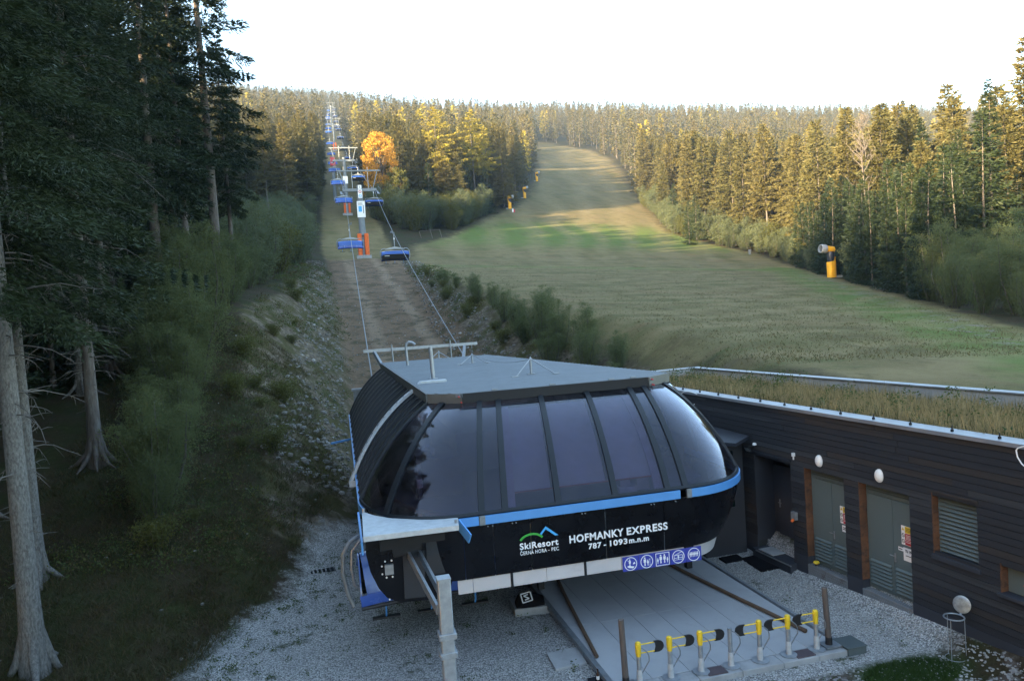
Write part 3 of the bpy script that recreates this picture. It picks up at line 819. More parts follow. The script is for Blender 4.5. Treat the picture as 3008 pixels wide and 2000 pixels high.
def plant_middle():
    g = random.Random(11)
    # sunlit stand left of the lift corridor
    GB = 'trees of the sunlit stand left of the lift corridor'
    y = 196.0
    while y < 330:
        e = float(np.interp(y, CL_Y, CL_X)) - 2.5
        k = 0; x = e - g.uniform(0, 1)
        while x > -0.155 * y - 3 and k < 9:
            hh = g.uniform(19, 26); put('spruce_tree', x, y + g.uniform(-3, 3), g.choice(['mid0', 'mid1', 'mid3', 'mid4', 'mid5']), hh,
                size_(hh, 21, 24) + (' golden spruce at the corridor edge' if k == 0 else (' golden spruce close to the corridor' if k < 3 else (' golden spruce in the middle' if k < 6 else ' golden spruce near the dark left stand'))) + ' left of the lift, ' + ('front row' if y < 205 else ('second row' if y < 225 else ('third row' if y < 250 else ('fourth row' if y < 280 else 'upper rows')))), group=GB)
            x -= g.uniform(4.0, 6.0); k += 1
        y += 15 + (y - 196) * 0.06
    # centre stand between the corridor and the ski slope
    GC = 'trees of the stand between lift and ski slope'
    put('autumn_tree', 18.6, 214, 'autumn0', 22.5, 'orange autumn broadleaf tree in the centre stand beside the lift', rz=0.5)
    put('larch_tree', 36.0, 222, 'larch0', 31, 'broad yellow-green larch with spreading boughs in the centre stand', rz=0.3)
    put('larch_tree', 48.5, 230, 'larch1', 31, 'pointed yellow larch on a bare trunk, right of the broad larch', rz=2.0)
    put('larch_tree', 54.0, 236, 'larch1', 26, 'smaller yellow larch, right-hand one of the larches', rz=4.0)
    put('young_spruce', 31.5, 212, 'young0', 15, 'dark young spruce under the broad larch')
    put('young_spruce', 44.5, 222, 'young1', 16, 'dark young spruce below the pointed larch')
    put('young_spruce', 50.5, 224, 'young2', 14, 'dark bushy young spruce near the lower snow cannon')
    put('green_tree', 22.5, 206, 'broad0', 13, 'yellow-green broadleaf tree below the orange one')
    for y in (226, 240, 255, 272, 292, 318):
        lo = float(np.interp(y, CR_Y, CR_X)) + 2.5; hi = float(np.interp(y, PL_Y, PL_X)) - 3
        x = lo + g.uniform(0, 2); k = 0
        while x < hi:
            if all(math.hypot(x - a, y - c) > 3.4 for a, c in TREES):
                put('spruce_tree', x, y + g.uniform(-3, 3), 'mid%d' % g.randrange(6), g.uniform(20, 27),
                    ('spruce at the right flank of the centre stand' if hi - x < 6 else ('spruce at the lift side of the centre stand' if k < 2 else ('left-of-middle spruce of the centre stand' if (x - lo) / (hi - lo) < 0.5 else 'right-of-middle spruce of the centre stand'))) + {226: ', lowest row', 240: ', second row up', 255: ', third row up', 272: ', fourth row up', 292: ', fifth row up', 318: ', topmost row'}[y], group=GC)
            x += g.uniform(4.4, 6.5)
    # right stand
    GD = 'trees of the stand right of the ski slope'
    LM = [(60.0, 56, 'edge0', 20, 'tallest dark spruce at the right edge of the picture'), (64.5, 57.5, 'edge2', 11.5, 'tall spruce just right of the tallest dark one'),
          (66.5, 71, 'mid2', 16.5, 'yellow-lit spruce with a bare pale trunk left of the tallest dark spruce'), (79.5, 92, 'mid4', 25, 'thin-topped spruce standing out over the skyline right of the slope'),
          (68.5, 73, 'edge1', 19.5, 'dark-topped spruce with a flat open crown on the right skyline'), (92.0, 115, 'mid4', 29, 'narrow spruce rising over the skyline behind the birches'),
          (111, 204, 'mid2', 29, 'bare-legged spruce standing alone at the front of the right stand'), (109, 182, 'mid3', 30, 'broad golden spruce above the willow bushes'),
          (110, 168, 'mid2', 31, 'golden spruce with a bare lower trunk above the willow bushes'), (117, 233, 'mid2', 28, 'brownish spruce standing apart near the slope edge'),
          (97, 130, 'mid0', 29, 'big golden spruce in the middle of the right stand')]
    for x, y, p, h, l in LM:
        put('spruce_tree', x, y, p, h, l)
    for x, y, p, h, l in [(77.5, 101, 'young0', 15, 'dark young spruce behind the yellow snow cannon'), (81.5, 97, 'young2', 17, 'wide dark spruce right of the yellow snow cannon'),
                          (76.0, 88, 'young1', 13, 'dark spruce with low boughs at the right slope edge'), (85, 108, 'young1', 16, 'dark spruce left behind the yellow snow cannon'),
                          (69.5, 74, 'young2', 13, 'spreading dark spruce at the edge of the green strip'), (92.5, 176, 'young0', 11, 'young spruce beside the willow bushes on the slope edge'),
                          (100, 186, 'young2', 12, 'dense young spruce behind the willow bushes'), (108, 215, 'young1', 11, 'small spruce at the upper bend of the slope'), (112, 222, 'young0', 12, 'pair-forming small spruce at the upper bend of the slope')]:
        put('young_spruce', x, y, p, h, l)
    y = 54.0
    while y < 136:
        e = float(np.interp(y, PR_Y, PR_X))
        for k in range(3):
            x = e + 2.2 + k * 3.4 + g.uniform(-0.8, 0.8); yy = y + g.uniform(-1.2, 1.2)
            if (89 < yy < 99 and x < e + 5) or any(math.hypot(x - a, yy - c) < 1.8 for a, c in TREES): continue
            put('young_spruce', x, yy, 'young%d' % g.randrange(3), g.uniform(7, 11) + k * 2.2 + 0.03 * y, young_label(y, k), group='young spruces along the right slope edge')
        y += 3.4 + y * 0.012
    y = 48.0
    while y < 420:
        e = float(np.interp(y, PR_Y, PR_X)) + 9 + 2.0 * math.sin(y)
        x = e + g.uniform(0, 2.5)
        for k in range(5 if y < 110 else (3 if y < 260 else 2)):
            yy = y + g.uniform(-3, 3)
            if all(math.hypot(x - a, yy - c) > 3.6 for a, c in TREES) and x / yy < 1.12:
                hh = g.uniform(15.5, 20) if y < 78 else (g.uniform(23, 30) if y < 260 else g.uniform(18, 25))
                put('spruce_tree', x, yy, g.choice(['edge0', 'edge2', 'edge1', 'mid3']) if y < 75 else 'mid%d' % g.randrange(6), hh, size_(hh, *((17, 18.5) if y < 78 else ((25, 28) if y < 260 else (20, 23)))) + (' front-row', ' second-row', ' third-row', ' deep-standing', ' deep-standing')[k] + ' spruce of the right stand, ' + rz_(y), group=GD)
            x += g.uniform(3.4, 5.0)
        y += 4.4 + y * 0.026
plant_middle()
def bare_tree(x, y, h, label, seed):
    g = random.Random(seed); o = thing('bare_tree', label, 'tree', (x, y, float(ground_z(x, y))), g.uniform(0, 6))
    trunk_mb(seed, h, 0.17, 7, 1.3, bend=0.5).build('trunk', M['bark'], o, world=False)
    mb = MB()
    for k in range(26):
        z = g.uniform(0.42, 0.97) * h; a = g.uniform(0, 6.28); L = (1.1 - z / h) * h * g.uniform(0.3, 0.55); ca, sa = math.cos(a), math.sin(a)
        P = [(ca * L * q * 0.55, sa * L * q * 0.55, z + L * (0.75 * q)) for q in (0, 0.3, 0.65, 1.0)]; P[2] = tuple(c + g.uniform(-.2, .2) for c in P[2])
        mb.tube(P, [0.07, 0.05, 0.03, 0.008], 4, caps=False)
        for j in range(3):
            q = Vector(P[1]).lerp(Vector(P[3]), g.random()); mb.tube([q, q + Vector((g.uniform(-1, 1), g.uniform(-1, 1), g.uniform(0.3, 1.4)))], [0.03, 0.006], 3, caps=False)
    c = mb.build('bare_limbs', M['bark'], o, world=False); c['kind'] = 'stuff'
bare_tree(76.5, 92.5, 23, 'leafless pale-limbed tree among the spruces on the right', 5)
bare_tree(84.0, 101, 25, 'second leafless tree left of the pale-limbed one on the right', 8)

def plant_saplings():
    g = random.Random(23)
    # left bank
    y = 25.0
    while y < 205:
        cl = float(np.interp(y, [25, 33, 45, 60, 80, 110, 143, 150, 205], [-5.2, -5.6, -6.6, -5.6, -4.6, -3.2, -1.8, -1.8, -1.0]))
        wd = float(np.interp(y, [25, 40, 60, 110, 205], [0.7, 2.4, 5.0, 9, 17]))
        for k in range(2 if y < 34 else 3):
            x = cl - (k + g.uniform(0, 1)) * wd / 3
            far = y > 72
            h = g.uniform(3.6, 6.6) if y > 36 else g.uniform(1.6, 3.8)
            tree('birch_sapling', x, y + g.uniform(-1.2, 1.2), 'sapfar%d' % (2 if g.random() < 0.07 else g.randrange(2)) if far else 'sap%d' % g.randrange(4), h * (1.3 if far else 1),
size_(h, 4.2, 5.6) + (' sapling nearest the trench', ' sapling in mid-thicket', ' sapling against the spruces')[k] + ' left of the lift, ' + ('beside the yard' if y < 32 else ('below the rooted spruce' if y < 40 else ('opposite the station roof' if y < 52 else ('beyond the station roof' if y < 66 else ('halfway up the trench' if y < 90 else ('level with the nearest chairs' if y < 118 else ('by the dead trunks' if y < 150 else 'at the thicket top'))))))), 'sapling', 'saplings on the left bank')
        y += 2.6 + y * 0.018
    # bank crest between trench and slope
    for x, y, h in ((14.7, 46, 3.2), (14.3, 48.5, 3.6), (15.2, 51, 3.0), (14.0, 54, 2.8), (15.3, 43, 3.0), (14.4, 40.5, 2.8), (15.4, 38.2, 2.2), (13.6, 45, 2.6), (13.8, 51.5, 2.6), (14.0, 58, 2.6), (14.3, 63, 2.2), (13.9, 68, 2.4), (14.4, 72, 2.0), (14.0, 35.8, 1.9), (12.8, 37.8, 2.2), (14.0, 79, 1.6), (13.9, 85, 1.5)):
        tree('birch_sapling', x, y, 'sap%d' % g.randrange(4), h, size_(h, 2.2, 2.8) + ' green bush on the trench crest, ' + ('beside the station roof' if y < 42 else ('a little beyond the station roof' if y < 50 else ('midway along the crest' if y < 62 else 'farthest along the crest'))), 'bush', 'bushes on the trench crest')
    # clump in front of the centre stand
    for k in range(58):
        t = g.random(); x = 15.5 + 42 * t + g.uniform(-1, 1); yb = 178 + 36 * max(0, (t - 0.25)) / 0.75
        if t < 0.25: yb = 200 - 22 * t / 0.25
        y = yb + g.uniform(1, 16)
        if x > float(np.interp(y, PL_Y, PL_X)) - 1.5: continue
        tree('birch_sapling', x, y, 'sapfar%d' % (2 if g.random() < 0.14 else g.randrange(2)), g.uniform(6.0, 9.5), ('leftmost' if t < 0.2 else ('left-hand' if t < 0.4 else ('middle' if t < 0.6 else ('right-hand' if t < 0.8 else 'rightmost')))) + (' front' if y < yb + 6 else (' middle' if y < yb + 11 else ' rear')) + ' sapling of the thicket below the centre stand', 'sapling', 'saplings below the centre stand')
    # along the right edge of the slope
    y = 38.0
    while y < 265:
        e = float(np.interp(y, PR_Y, PR_X))
        for k in range(3):
            x = e + 1.4 + k * 2.4 + g.uniform(-0.8, 1.4); yy = y + g.uniform(-2, 2)
            if 86 < yy < 103 and x < e + 6.5: continue
            near = y < 75
            if 58 < yy < 132 and (k > 0 or g.random() < 0.45): continue
            tree('birch_sapling', x, yy, ('sap%d' % g.randrange(4)) if near else ('sapfar%d' % (2 if g.random() < 0.10 else g.randrange(2))), (g.uniform(4.5, 7.5) if y > 60 else g.uniform(4, 6.5)) * (1 + 0.15 * k),
                 ('leafy birch ' if near else 'grey-green willow ') + ('in the front row ', 'in the second row ', 'behind the other bushes ')[k] + ('at the very right picture edge' if y < 44 else ('near the right picture edge' if y < 52 else rz_(y))), 'sapling' if near else 'bush', 'bushes along the right slope edge')
        y += 3.2 + y * 0.018
    # low yellowish bushes
    for k in range(16):
        y = g.uniform(23, 75); x = float(np.interp(y, [20, 33, 60], [-2.6, -1.2, -1.6])) - g.uniform(0, 3)
        hh = g.uniform(0.3, 1.05); tree('low_bush', x, y, 'bush0', hh, size_(hh, 0.55, 0.8) + ' low yellow-green bush on the left scree bank, ' + ('beside the yard' if y < 30 else ('at the station rear' if y < 42 else ('beyond the station' if y < 56 else 'far along the trench'))), 'bush', 'low bushes on the left bank')
    for k in range(16):
        y = g.uniform(34, 100); x = float(np.interp(y, [36, 60, 80, 105], [13.2, 12.6, 12.6, 13.6])) + g.uniform(-0.6, 1.4)
        hh = g.uniform(0.5, 1.1); tree('low_bush', x, y, 'bush0', hh, size_(hh, 0.7, 0.9) + ' low yellow-green bush right of the trench, ' + ('at the station rear' if y < 48 else ('below the crest bushes' if y < 66 else ('halfway up the trench' if y < 82 else 'near the nearest right chair'))), 'bush', 'low bushes on the right bank')
plant_saplings()

# ------------------------------------------------------------------ the forest mass on the mountainside
def build_forest():
    # single-mesh distant spruces (two materials), the nearest of the mass: they also serve as its patterns
    pats = []
    for k in range(4):
        q = conifer_crown(140 + k, 26, (2.9, 2.4, 3.2, 3.0)[k], (0.06, 0.2, 0.12, 0.28)[k], 70, 14, 1.25, 0.26, droop=0.3, ragged=0.6, shape=0.65)
        tq = []
        for i in range(5):
            a0, a1 = 6.283 * i / 5, 6.283 * (i + 1) / 5
            tq.append([(0.25 * math.cos(a0), 0.25 * math.sin(a0), -1), (0.25 * math.cos(a1), 0.25 * math.sin(a1), -1), (0.04 * math.cos(a1), 0.04 * math.sin(a1), 22), (0.04 * math.cos(a0), 0.04 * math.sin(a0), 22)])
        V = np.concatenate([q, np.array(tq)])
        mi = np.concatenate([np.zeros(len(q)), np.ones(5)])
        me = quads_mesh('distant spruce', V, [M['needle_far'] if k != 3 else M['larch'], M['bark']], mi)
        x, y = ((-44, 352), (30, 338), (212, 350), (40, 345))[k]
        o = bpy.data.objects.new('spruce_tree' if k != 3 else 'larch_tree', me); COL.objects.link(o)
        o.location = (x, y, float(ground_z(x, y)))
        tag(o, ('spruce high up at the left of the sunlit stand', 'spruce at the top of the centre stand rows', 'spruce far up the hillside behind the right stand', 'small yellow larch among the centre spruces')[k], 'tree')
        TREES.append((x, y)); pats.append(o)
    T = np.array(TREES)
    P = []; kind = []; sc = []
    g = np.random.default_rng(5)
    y = 60.0
    def ok(x, y):
        pw = piste_w(x, y, 0.1); cw = corr_w(x, y, 0.1)
        l = np.interp(y, PL_Y, PL_X); r = np.interp(y, PR_Y, PR_X)
        good = (pw < 0.01) & (cw < 0.01)
        cl = np.interp(y, CL_Y, CL_X); cr = np.interp(y, CR_Y, CR_X)
        good &= ~((y < 800) & (x > cl - 2.2) & (x < cr + 2.2))
        good &= ~((y < 215) & (x > -0.13 * y - 4) & (x < r + 8))
        good &= ~((y < 580) & (x > l - 2) & (x < r + 3) & (y > 215))
        return good
    while y < 1180:
        s = 5.6 + y / 95.0
        n = int(1.72 * y / s)
        x = -0.55 * y + (np.arange(n) + g.random(n) * 0.9) * s
        yy = y + (g.random(n) - 0.5) * s * 0.9
        P.append(np.stack([x, yy], 1)); y += s
    y = 1500.0
    while y < 1760:
        s = 9.0; n = int((0.16 + 0.24) * y / s)
        x = -0.24 * y + (np.arange(n) + g.random(n)) * s
        P.append(np.stack([x, y + (g.random(n) - 0.5) * s], 1)); y += s
    P = np.concatenate(P)
    P = P[ok(P[:, 0], P[:, 1])]
    # the wood left of and behind the viewpoint
    s = 5.2; Q = []
    for yy in np.arange(-80, 118, s):
        n = int(130 / s); x = -8.5 - np.arange(n) * s - g.random(n) * 3
        Q.append(np.stack([x, yy + (g.random(n) - 0.5) * 4], 1))
    for yy in np.arange(118, 262, 5.0):
        n = int(80 / 5.0); x = -0.13 * yy - 5 - np.arange(n) * 5.0 - g.random(n) * 3
        Q.append(np.stack([x, yy + (g.random(n) - 0.5) * 4], 1))
    Q = np.concatenate(Q)
    keep = (Q[:, 0] < -0.13 * Q[:, 1] - np.where(Q[:, 1] > 117, 4, 10)) & ((Q[:, 1] > 6) | (Q[:, 0] < -13 + 0 * Q[:, 0]))
    Q = Q[keep]
    A = np.concatenate([P, Q]); isq = np.concatenate([np.zeros(len(P)), np.ones(len(Q))])
    d = np.full(len(A), 99.0)
    near = np.abs(A[:, 1]) < 460
    for a in np.where(near)[0]:
        d[a] = np.min(np.hypot(T[:, 0] - A[a, 0], T[:, 1] - A[a, 1]))
    A, isq = A[d > 3.0], isq[d > 3.0]
    n = len(A)
    Z = ground_z(A[:, 0], A[:, 1])
    kind = g.integers(0, 3, n)
    kind = np.where((g.random(n) < 0.045) & (A[:, 1] < 700), 3, kind)
    kind = np.where(isq > 0, g.integers(0, 3, n), kind)
    kind = np.where((A[:, 1] < 300) & (isq < 1), 4 + g.integers(0, 3, n), kind); dens = 0
    h = g.uniform(0.62, 1.08, n); h = np.where(isq > 0, g.uniform(0.88, 1.06, n), h); h = np.where(A[:, 1] > 1400, h * 0.95, h)
    h = np.where((A[:, 1] > 900) & (A[:, 1] < 1300), h * 0.9, h)
    me = bpy.data.meshes.new('forest')
    me.vertices.add(n); me.vertices.foreach_set('co', np.stack([A[:, 0], A[:, 1], Z], 1).reshape(-1).astype(np.float32))
    for nm, ty, D in (('pick', 'INT', kind.astype(np.int32)), ('size', 'FLOAT', h.astype(np.float32)), ('turn', 'FLOAT', (g.random(n) * 6.283).astype(np.float32))):
        at = me.attributes.new(nm, ty, 'POINT'); at.data.foreach_set('value', D)
    me.update()
    o = bpy.data.objects.new('forest', me); COL.objects.link(o)
    tag(o, 'dense spruce forest covering the mountainside up to the skyline', 'forest', kind='stuff')
    ng = bpy.data.node_groups.new('forest scatter', 'GeometryNodeTree')
    ng.interface.new_socket('Geometry', in_out='INPUT', socket_type='NodeSocketGeometry')
    ng.interface.new_socket('Geometry', in_out='OUTPUT', socket_type='NodeSocketGeometry')
    N = ng.nodes; Lk = ng.links
    gi = N.new('NodeGroupInput'); go = N.new('NodeGroupOutput')
    jo = N.new('GeometryNodeJoinGeometry')
    srcs = pats + [[c for c in ob.children if c.name.startswith('crown')][0] for ob in [t for t in bpy.data.objects if t.name.startswith('spruce_tree') and t.children and t.children[0].data.name.startswith('mid')][:0]]
    mids = []
    for k in (0, 3, 5):
        for ob in bpy.data.objects:
            if ob.type == 'MESH' and ob.data is PROTO['mid%d' % k][1]:
                mids.append(ob); break
    objs = pats + mids
    geos = []
    for ob in objs:
        oi = N.new('GeometryNodeObjectInfo'); oi.transform_space = 'ORIGINAL'; oi.inputs['Object'].default_value = ob; oi.inputs['As Instance'].default_value = False
        gt = N.new('GeometryNodeGeometryToInstance'); Lk.new(oi.outputs['Geometry'], gt.inputs[0]); geos.append(gt)
    for gt in reversed(geos): Lk.new(gt.outputs[0], jo.inputs[0])
    iop = N.new('GeometryNodeInstanceOnPoints')
    def attr(nm, ty):
        a = N.new('GeometryNodeInputNamedAttribute'); a.data_type = ty; a.inputs[0].default_value = nm; return a.outputs[0]
    cb = N.new('ShaderNodeCombineXYZ'); Lk.new(attr('turn', 'FLOAT'), cb.inputs[2])
    er = N.new('FunctionNodeEulerToRotation'); Lk.new(cb.outputs[0], er.inputs[0])
    Lk.new(gi.outputs[0], iop.inputs['Points']); Lk.new(jo.outputs[0], iop.inputs['Instance'])
    iop.inputs['Pick Instance'].default_value = True
    Lk.new(attr('pick', 'INT'), iop.inputs['Instance Index']); Lk.new(er.outputs[0], iop.inputs['Rotation']); Lk.new(attr('size', 'FLOAT'), iop.inputs['Scale'])
    Lk.new(iop.outputs[0], go.inputs[0])
    md = o.modifiers.new('scatter', 'NODES'); md.node_group = ng
    import collections; print(collections.Counter(o.name.split('.')[0] for o in bpy.data.objects if o.parent is None and o.type == 'EMPTY'))
    print('forest instances', n, 'individual trees', len(TREES))
build_forest()

# ------------------------------------------------------------------ lift station
def glass_mat(name, tint, rough, refl, frost=0.0):
    m, t = newmat(name)
    tc = t.n('ShaderNodeTexCoord').outputs['Object']
    nz = t.noise(2.5, 4, 0.6, tc)
    lw = t.n('ShaderNodeLayerWeight', i={'Blend': 0.5})
    tr = t.n('ShaderNodeBsdfTransparent', i={'Color': tint})
    gl = t.n('ShaderNodeBsdfGlossy', i={'Color': (0.92, 0.94, 1.0), 'Roughness': rough})
    f = t.math('MULTIPLY_ADD', t.math('POWER', lw.outputs['Facing'], 4.0), 0.9, refl, clamp=True)
    mx = t.n('ShaderNodeMixShader', i={0: f})
    t.t.links.new(tr.outputs[0], mx.inputs[1]); t.t.links.new(gl.outputs[0], mx.inputs[2])
    df = t.n('ShaderNodeBsdfDiffuse', i={'Color': (0.16, 0.16, 0.17)})      # thin film of dust
    mx2 = t.n('ShaderNodeMixShader', i={0: t.math('MULTIPLY', t.ramp(nz, 0.35, 0.75), frost)})
    t.t.links.new(mx.outputs[0], mx2.inputs[1]); t.t.links.new(df.outputs[0], mx2.inputs[2])
    t.out(mx2.outputs[0])
    return m
M['glass'] = glass_mat('tinted station glazing', (0.50, 0.48, 0.57), 0.03, 0.045, 0.08)
M['side_glass'] = glass_mat('brown tinted side glazing', (0.42, 0.37, 0.27), 0.08, 0.06, 0.30)
M['rib'] = mk('anthracite glazing bar', (0.009, 0.012, 0.016), 0.5, 0, 4, 0.15, spec=0.35)
M['shell'] = mk('black lower shell', (0.004, 0.0045, 0.007), 0.28, 0, 2, 0.3, spec=0.22)
M['skirt'] = mk('pale grey skirt panel', (0.45, 0.44, 0.45), 0.6, 0, 1.5, 0.06, dirt=(2.5, 0.6, (0.30, 0.30, 0.30), 0.4))
M['roof_sheet'] = mk('ribbed steel roof sheet', (0.165, 0.19, 0.215), 0.65, 0.15, 1.6, 0.10, 0.03, 60, dirt=(3.0, 0.56, (0.12, 0.14, 0.155), 0.5))
M['blind'] = mk('grey window blind', (0.55, 0.58, 0.58), 0.9, 0, 1.2, 0.07, 0.1, 200)
M['inside'] = mk('grey machine casing', (0.10, 0.10, 0.13), 0.6, 0, 2, 0.2)
M['pale_strut'] = mk('pale steel strut', (0.52, 0.48, 0.56), 0.6, 0, 2, 0.1)
M['sign_blue'] = mk('blue sign print', (0.03, 0.045, 0.33), 0.5, 0, 3, 0.05)
M['let_white'] = mk('white lettering', (0.74, 0.77, 0.80), 0.6, 0, 3, 0.03)
M['let_green'] = mk('green emblem', (0.04, 0.33, 0.04), 0.6, 0, 3, 0.03)
M['let_blue'] = mk('light blue emblem', (0.06, 0.36, 0.72), 0.6, 0, 3, 0.03)
M['let_black'] = mk('black print', (0.02, 0.02, 0.02), 0.6)

def text_mesh(name, s, size, mats, weight=0.0, align='LEFT', extrude=0.003, shear=0.0, width=None, sx=1.0):
    cu = bpy.data.curves.new(name, 'FONT'); cu.body = s; cu.size = size; cu.offset = weight; cu.extrude = extrude; cu.align_x = align; cu.space_character = 1.12; cu.resolution_u = 4; cu.shear = shear
    ob = bpy.data.objects.new(name, cu); COL.objects.link(ob)
    bpy.context.view_layer.update()
    dg = bpy.context.evaluated_depsgraph_get()
    me = bpy.data.meshes.new_from_object(ob.evaluated_get(dg))
    bpy.data.objects.remove(ob); bpy.data.curves.remove(cu)
    me.name = name
    n = len(me.vertices); co = np.zeros(n * 3); me.vertices.foreach_get('co', co); co = co.reshape(-1, 3)
    if width: co[:, 0] *= width / (co[:, 0].max() - co[:, 0].min())
    me.vertices.foreach_set('co', co.reshape(-1)); me.update()
    me.materials.clear(); me.materials.append(M[mats])
    return me
def text_on(name, s, size, mat, M4, parent, weight=0.0, align='LEFT', width=None):
    """lettering as thin raised print: text in local XY, placed by the matrix M4 (world)"""
    me = text_mesh(name, s, size, mat, weight, align, width=width)
    o = bpy.data.objects.new(name, me); COL.objects.link(o); o.parent = parent
    o.matrix_local = Matrix.Translation(-worldpos(parent)) @ M4
    return o
def facing_y(x, y, z):       # text plane facing -Y
    return Matrix.Translation((x, y, z)) @ Matrix.Rotation(math.pi / 2, 4, 'X')

ST = thing('lift_station', 'dark glazed bottom station of the chairlift with blue band and white lettering', 'lift station', (5.1, 24, 0))
Z_RIM, Z_ROOF = 3.04, 5.0
def rim_left(y): return float(np.interp(y, [17.5, 34], [0.53, 0.85]))
NODES = []      # (rim xy, roof xyz, low xy, rib flag, zone)
def add_node(r, f, l, rib, zone): NODES.append((r, f, l, rib, zone))
LS = [34.0, 32.6, 31.2, 29.8, 28.4, 27.2, 26.0, 24.9, 23.8, 22.8, 21.8, 20.9, 20.0, 19.1, 18.3, 17.5]
for k, y in enumerate(LS):
    add_node((rim_left(y), y), (2.4, np.interp(y, [17.5, 34], [18.65, 34]), 0), (rim_left(y) + 0.35, y), True, 'left')
for k in range(1, 11):
    a = k / 11 * math.pi / 2
    q = k / 11
    add_node((2.37 - 1.84 * math.cos(a), 17.5 - 2.5 * math.sin(a)), (2.4 + 0.7 * q, 18.65 - 0.65 * q, 0), (2.3 - 1.5 * math.cos(a), 17.3 - 2.22 * math.sin(a)), k in (5,), 'lcorner')
FX = [2.87, 3.37, 4.53, 5.82, 7.05, 7.48]
for k, x in enumerate([2.37] + FX + [7.68]):
    add_node((x, 15.0), (3.1 + (x - 2.37) / 5.31 * 5.0, 18.0, 0), (x, 15.06), x in FX, 'front')
for k in range(1, 13):
    a = k / 12 * math.pi / 2; q = k / 12
    add_node((7.68 + 2.05 * math.sin(a), 17.35 - 2.35 * math.cos(a)), (8.1 + 0.8 * q, 18.0 + 0.6 * q, 0), (7.55 + 1.45 * math.sin(a), 16.96 - 1.90 * math.cos(a)), k in (8,), 'rcorner')
for y in (18.6, 20, 22, 24, 26, 28, 30, 32, 34):
    add_node((9.73 - (y - 17.35) * 0.03, y), (np.interp(y, [18.6, 34], [8.9, 7.3]), y, 0), (9.0 - (y - 17.35) * 0.03, y), True, 'right')

def roof_z(y): return 5.02 - (y - 18) * 0.0035
def shell_pt(i, t, off=0.0):
    """point on the glazing; i may be fractional"""
    i0 = int(min(max(i, 0), len(NODES) - 2)); f = i - i0
    (r0, t0, _, _, _), (r1, t1, _, _, _) = NODES[i0], NODES[i0 + 1]
    rx = r0[0] * (1 - f) + r1[0] * f; ry = r0[1] * (1 - f) + r1[1] * f
    tx = t0[0] * (1 - f) + t1[0] * f; ty = t0[1] * (1 - f) + t1[1] * f
    k = 0.38
    h = (1 - k) * t + k * (1 - math.cos(t * math.pi / 2)); g = (1 - k) * t + k * math.sin(t * math.pi / 2)
    x = rx + (tx - rx) * h; y = ry + (ty - ry) * h; z = Z_RIM + (roof_z(ty) - Z_RIM) * g
    if off:
        e = 1e-2
        a = Vector(shell_pt(i, min(1, t + e))) - Vector(shell_pt(i, max(0, t - e)))
        b = Vector(shell_pt(min(i + 0.3, len(NODES) - 1.001), t)) - Vector(shell_pt(max(i - 0.3, 0), t))
        n = b.cross(a).normalized()
        x += n.x * off; y += n.y * off; z += n.z * off
    return (x, y, z)
def pane(name, i0, i1, mat, t0=0.0, t1=1.0, off=0.0, thick=0.02, nt=12, step=0.5):
    I = list(np.linspace(i0, i1, max(3, int((i1 - i0) / step) + 1))); T = np.linspace(t0, t1, nt)
    A = [[shell_pt(i, t, off) for i in I] for t in T]; B = [[shell_pt(i, t, off - thick) for i in I] for t in T]
    return MB().slab(A, B, True).build(name, M[mat], ST)
def rib(name, i, w, mat='rib', t0=0.0, t1=1.0, off=0.035, depth=0.09):
    T = np.linspace(t0, t1, 14)
    mb = MB(); A = []; B = []
    for t in T:
        p = Vector(shell_pt(i, t, off)); q = Vector(shell_pt(i, t, off - depth))
        b = (Vector(shell_pt(min(i + 0.2, len(NODES) - 1.001), t)) - Vector(shell_pt(max(i - 0.2, 0), t))).normalized() * (w / 2)
        A.append([tuple(p - b), tuple(p + b)]); B.append([tuple(q - b), tuple(q + b)])
    return mb.slab(A, B).build(name, M[mat], ST)
IL = len(LS) - 1                     # last node of the left side
I0 = len(LS)                         # first left corner node
IF = I0 + 10                         # node at x = 2.37
IFX = [IF + 1 + k for k in range(6)]
IR = IF + 7                          # x = 7.68
IRR = IR + 12                        # end of right corner
# side glazing: a slim panel between every pair of bars
for i in range(0, IL):
    pane('side_panel', i, i + 1, 'side_glass', nt=10)
for i in range(0, IL + 1):
    rib('glazing_bar', i, 0.05 if i % 2 else 0.09)
for i in range(0, IL):
    for q in (0.33, 0.67): rib('slim_bar', i + q, 0.018, off=0.012, depth=0.02)
pane('glass_pane', IL, I0 + 4, 'glass'); pane('glass_pane', I0 + 4, IFX[0], 'glass')
edges = IFX
for a, b in zip(IFX[:-1], IFX[1:]): pane('glass_pane', a, b, 'glass')
pane('glass_pane', IFX[-1], IR + 8, 'glass'); pane('glass_pane', IR + 8, IRR, 'glass')
rib('glazing_bar', I0 + 4, 0.14)
for i in IFX: rib('glazing_bar', i, 0.13)
rib('glazing_bar', IR + 8, 0.07); rib('glazing_bar', IR + 9.0, 0.06)
for i in range(IRR, len(NODES) - 1):
    pane('side_panel', i, i + 1, 'side_glass', nt=8); rib('glazing_bar', i + 1 - 0.001, 0.07)
# sill under the panes
A = []; B = []
for i in np.arange(IL, IRR + 0.01, 0.5):
    p = Vector(shell_pt(i, 0.0, 0.03)); q = Vector(shell_pt(i, 0.022, 0.03)); r = Vector(shell_pt(i, 0.0, -0.05)); s = Vector(shell_pt(i, 0.022, -0.05))
    A.append([tuple(p), tuple(q)]); B.append([tuple(r), tuple(s)])
MB().slab(A, B).build('window_sill', M['rib'], ST)

